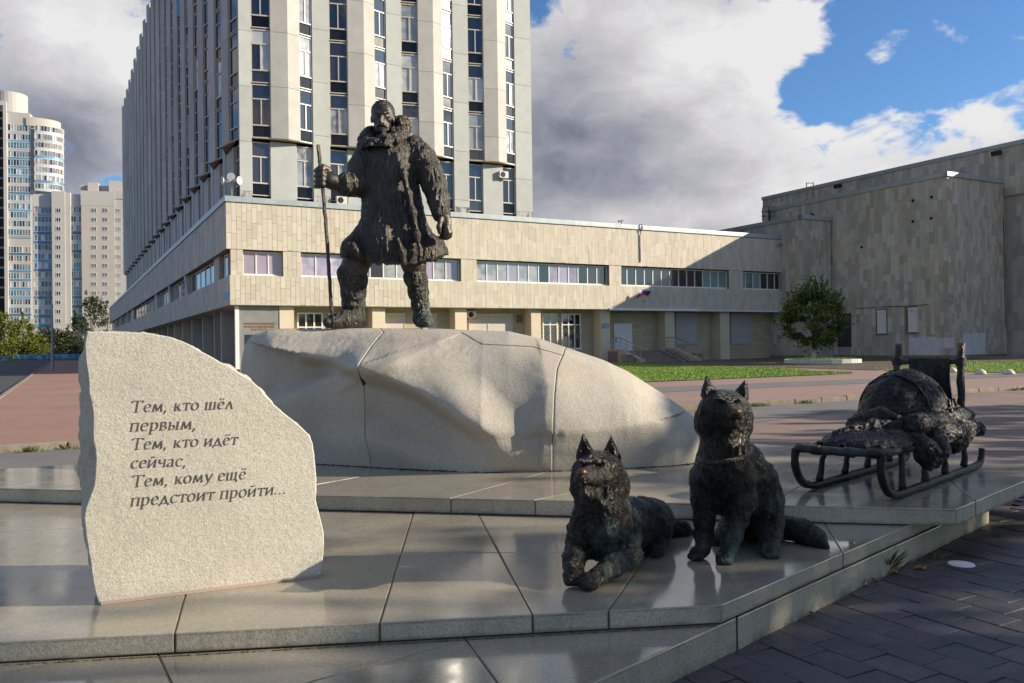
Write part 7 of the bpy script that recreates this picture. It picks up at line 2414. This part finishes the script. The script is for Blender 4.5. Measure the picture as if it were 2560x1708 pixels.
# curved floors and the drum
def curved(zx0, zx1, zy0, zy1, seed, glassy=True, off=0.0, m=None, name='curved_floor'):
    a, b = f1.P(zx0, zy1, off), f1.P(zx1, zy1, off)
    R_ = (b - a).length
    zt = f1.P(zx0, zy0, off).z
    z0 = a.z
    c_ = a - RN * R_ * .62
    r = random.Random(seed)
    N_ = 14
    def pt(k, rr, z): 
        an = hp - k / N_ * hp * 1.05
        return c_ + RU * (R_ * math.cos(an) * rr) + RN * (R_ * .62 * math.sin(an) * rr) + UZ * (z - c_.z)
    def strip(za, zb, rr, m_, nm, parent, ks):
        mb = MB()
        vs, fs = [], []
        for i, k in enumerate(ks): vs += [pt(k, rr, za), pt(k, rr, zb)]
        mb.add(vs, [(2 * i, 2 * i + 1, 2 * i + 3, 2 * i + 2) for i in range(len(ks) - 1)])
        o = mb.build(nm, m_, parent)
        return o
    zm = z0 + (zt - z0) * .34
    p = strip(z0, zm if glassy else zt, 1.0, m or r.choice([MT['r_blue'], MT['r_pale'], MT['r_pale']]), name, b1, list(range(N_ + 1)))
    if glassy:
        for k in range(N_):
            strip(zm, zt - .12, .985, r.choice([MT['glass'], MT['glassflat'], MT['glassw'], MT['glassflat'], MT['glasspink']]), 'pane', p, [k, k + 1])
        fr = MB()
        for k in range(N_ + 1): fr.tube([pt(k, 1.0, zm), pt(k, 1.0, zt)], .07, 4)
        fr.build('glazing_bars', MT['frame'], p)
        strip(zt - .15, zt, 1.0, MT['frame'], 'top_rail', p, list(range(N_ + 1)))
for k in range(8): curved(212, 372, 226 + 50.5 * k, 226 + 50.5 * (k + 1), 900 + k)
curved(160, 350, 176, 230, 950, False, -.4, MT['r_beige'], 'curved_parapet')
f1.block(b1, 188, 214, 228, MT['glassblue'], -1.4, 8, 'link_glazing', 625)
f1.block(b1, 188, 330, 628, MT['r_grey'], -2.4, 8, 'lower_wall')
dr = thing('roof_drum', f1.P(70, 150, -5), 'white louvred drum on the roof of the tall left apartment tower', 'roof drum')
ctr = f1.P(60, 160, -6)
Rd = 98 / 2.45 * 285 / FPX
for k in range(8):
    zt = f1.P(60, 46 + 15 * k, -6).z
    MB().tube([V((ctr.x, ctr.y, zt - 1.1)), V((ctr.x, ctr.y, zt))], [Rd * 1.0, Rd * 1.02], 30).build('louvre', MT['r_white'] if k % 1 == 0 else MT['dark'], dr)
MB().tube([V((ctr.x, ctr.y, f1.P(60, 176, -6).z)), V((ctr.x, ctr.y, f1.P(60, 60, -6).z))], [Rd * .9, Rd * .9], 24).build('drum_core', MT['dark'], dr)

# ------------------------------------------------------------------ small things on the pavement
def leaf_litter(px, py, s, m, label, seed):
    p = ong(px, py, .014)
    r = random.Random(seed)
    mb = MB()
    n = 11
    vs = [p + V((0, 0, .012))]
    for k in range(n):
        a = k / n * 6.283
        q = s * (1.0 if k % 2 == 0 else .55) * r.uniform(.8, 1.15)
        vs.append(p + V((math.cos(a) * q, math.sin(a) * q * .8, .004 + r.uniform(0, .02))))
    mb.add(vs, [(0, 1 + k, 1 + (k + 1) % n) for k in range(n)])
    o = mb.build('fallen_leaf', m, None, loc=p)
    return tag(o, label, 'leaf', 'fallen leaves on the dark paving')
MT['orange'] = mat('orange_leaf', (.42, .16, .03), (.5, .22, .05), 30, .6)
MT['rustleaf'] = mat('brown_leaf', (.22, .09, .04), (.3, .13, .06), 30, .7)
leaf_litter(2300, 1423, .055, MT['orange'], 'bright orange maple leaf lying on the dark pavers', 1)
leaf_litter(2186, 1452, .045, MT['rustleaf'], 'reddish leaf on the pavers just left of the bright orange leaf', 2)
leaf_litter(2369, 1347, .05, MT['rustleaf'], 'brown leaf under the overhanging corner of the upper tier', 3)
leaf_litter(2032, 1538, .03, MT['rustleaf'], 'small brown leaf at the foot of the platform wall', 4)
leaf_litter(2231, 1434, .035, MT['orange'], 'small orange leaf beside the grass tuft at the platform wall', 5)
p = ong(2403, 1411, .014)
MB().tube([p, p + UZ * .006], [.09, .085], 18).build('paper_lid', MT['wallwhite'], None, loc=p, label='flat round white lid lying on the dark pavers', cat='lid')
for (x, y, h, n, lab, sd) in ((2212, 1432, .17, 120, 'tuft of long grass growing at the foot of the platform wall', 5), (2150, 1468, .07, 30, 'tiny weed tuft at the foot of the platform wall', 6), (2545, 1235, .16, 70, 'weeds growing under the far right corner of the upper tier', 7), (2420, 1318, .08, 40, 'small weeds in the shade under the upper tier', 8), (2345, 1400, .06, 30, 'low weeds between the pavers near the wall', 9), (2500, 1345, .05, 30, 'scattered weeds between the pavers', 10)):
    p = ong(x, y, 0)
    tufts('grass_tuft', [(p.x, p.y)], n, .05, h, MT['dryblade'], lab, sd, 0, .45, .0028)
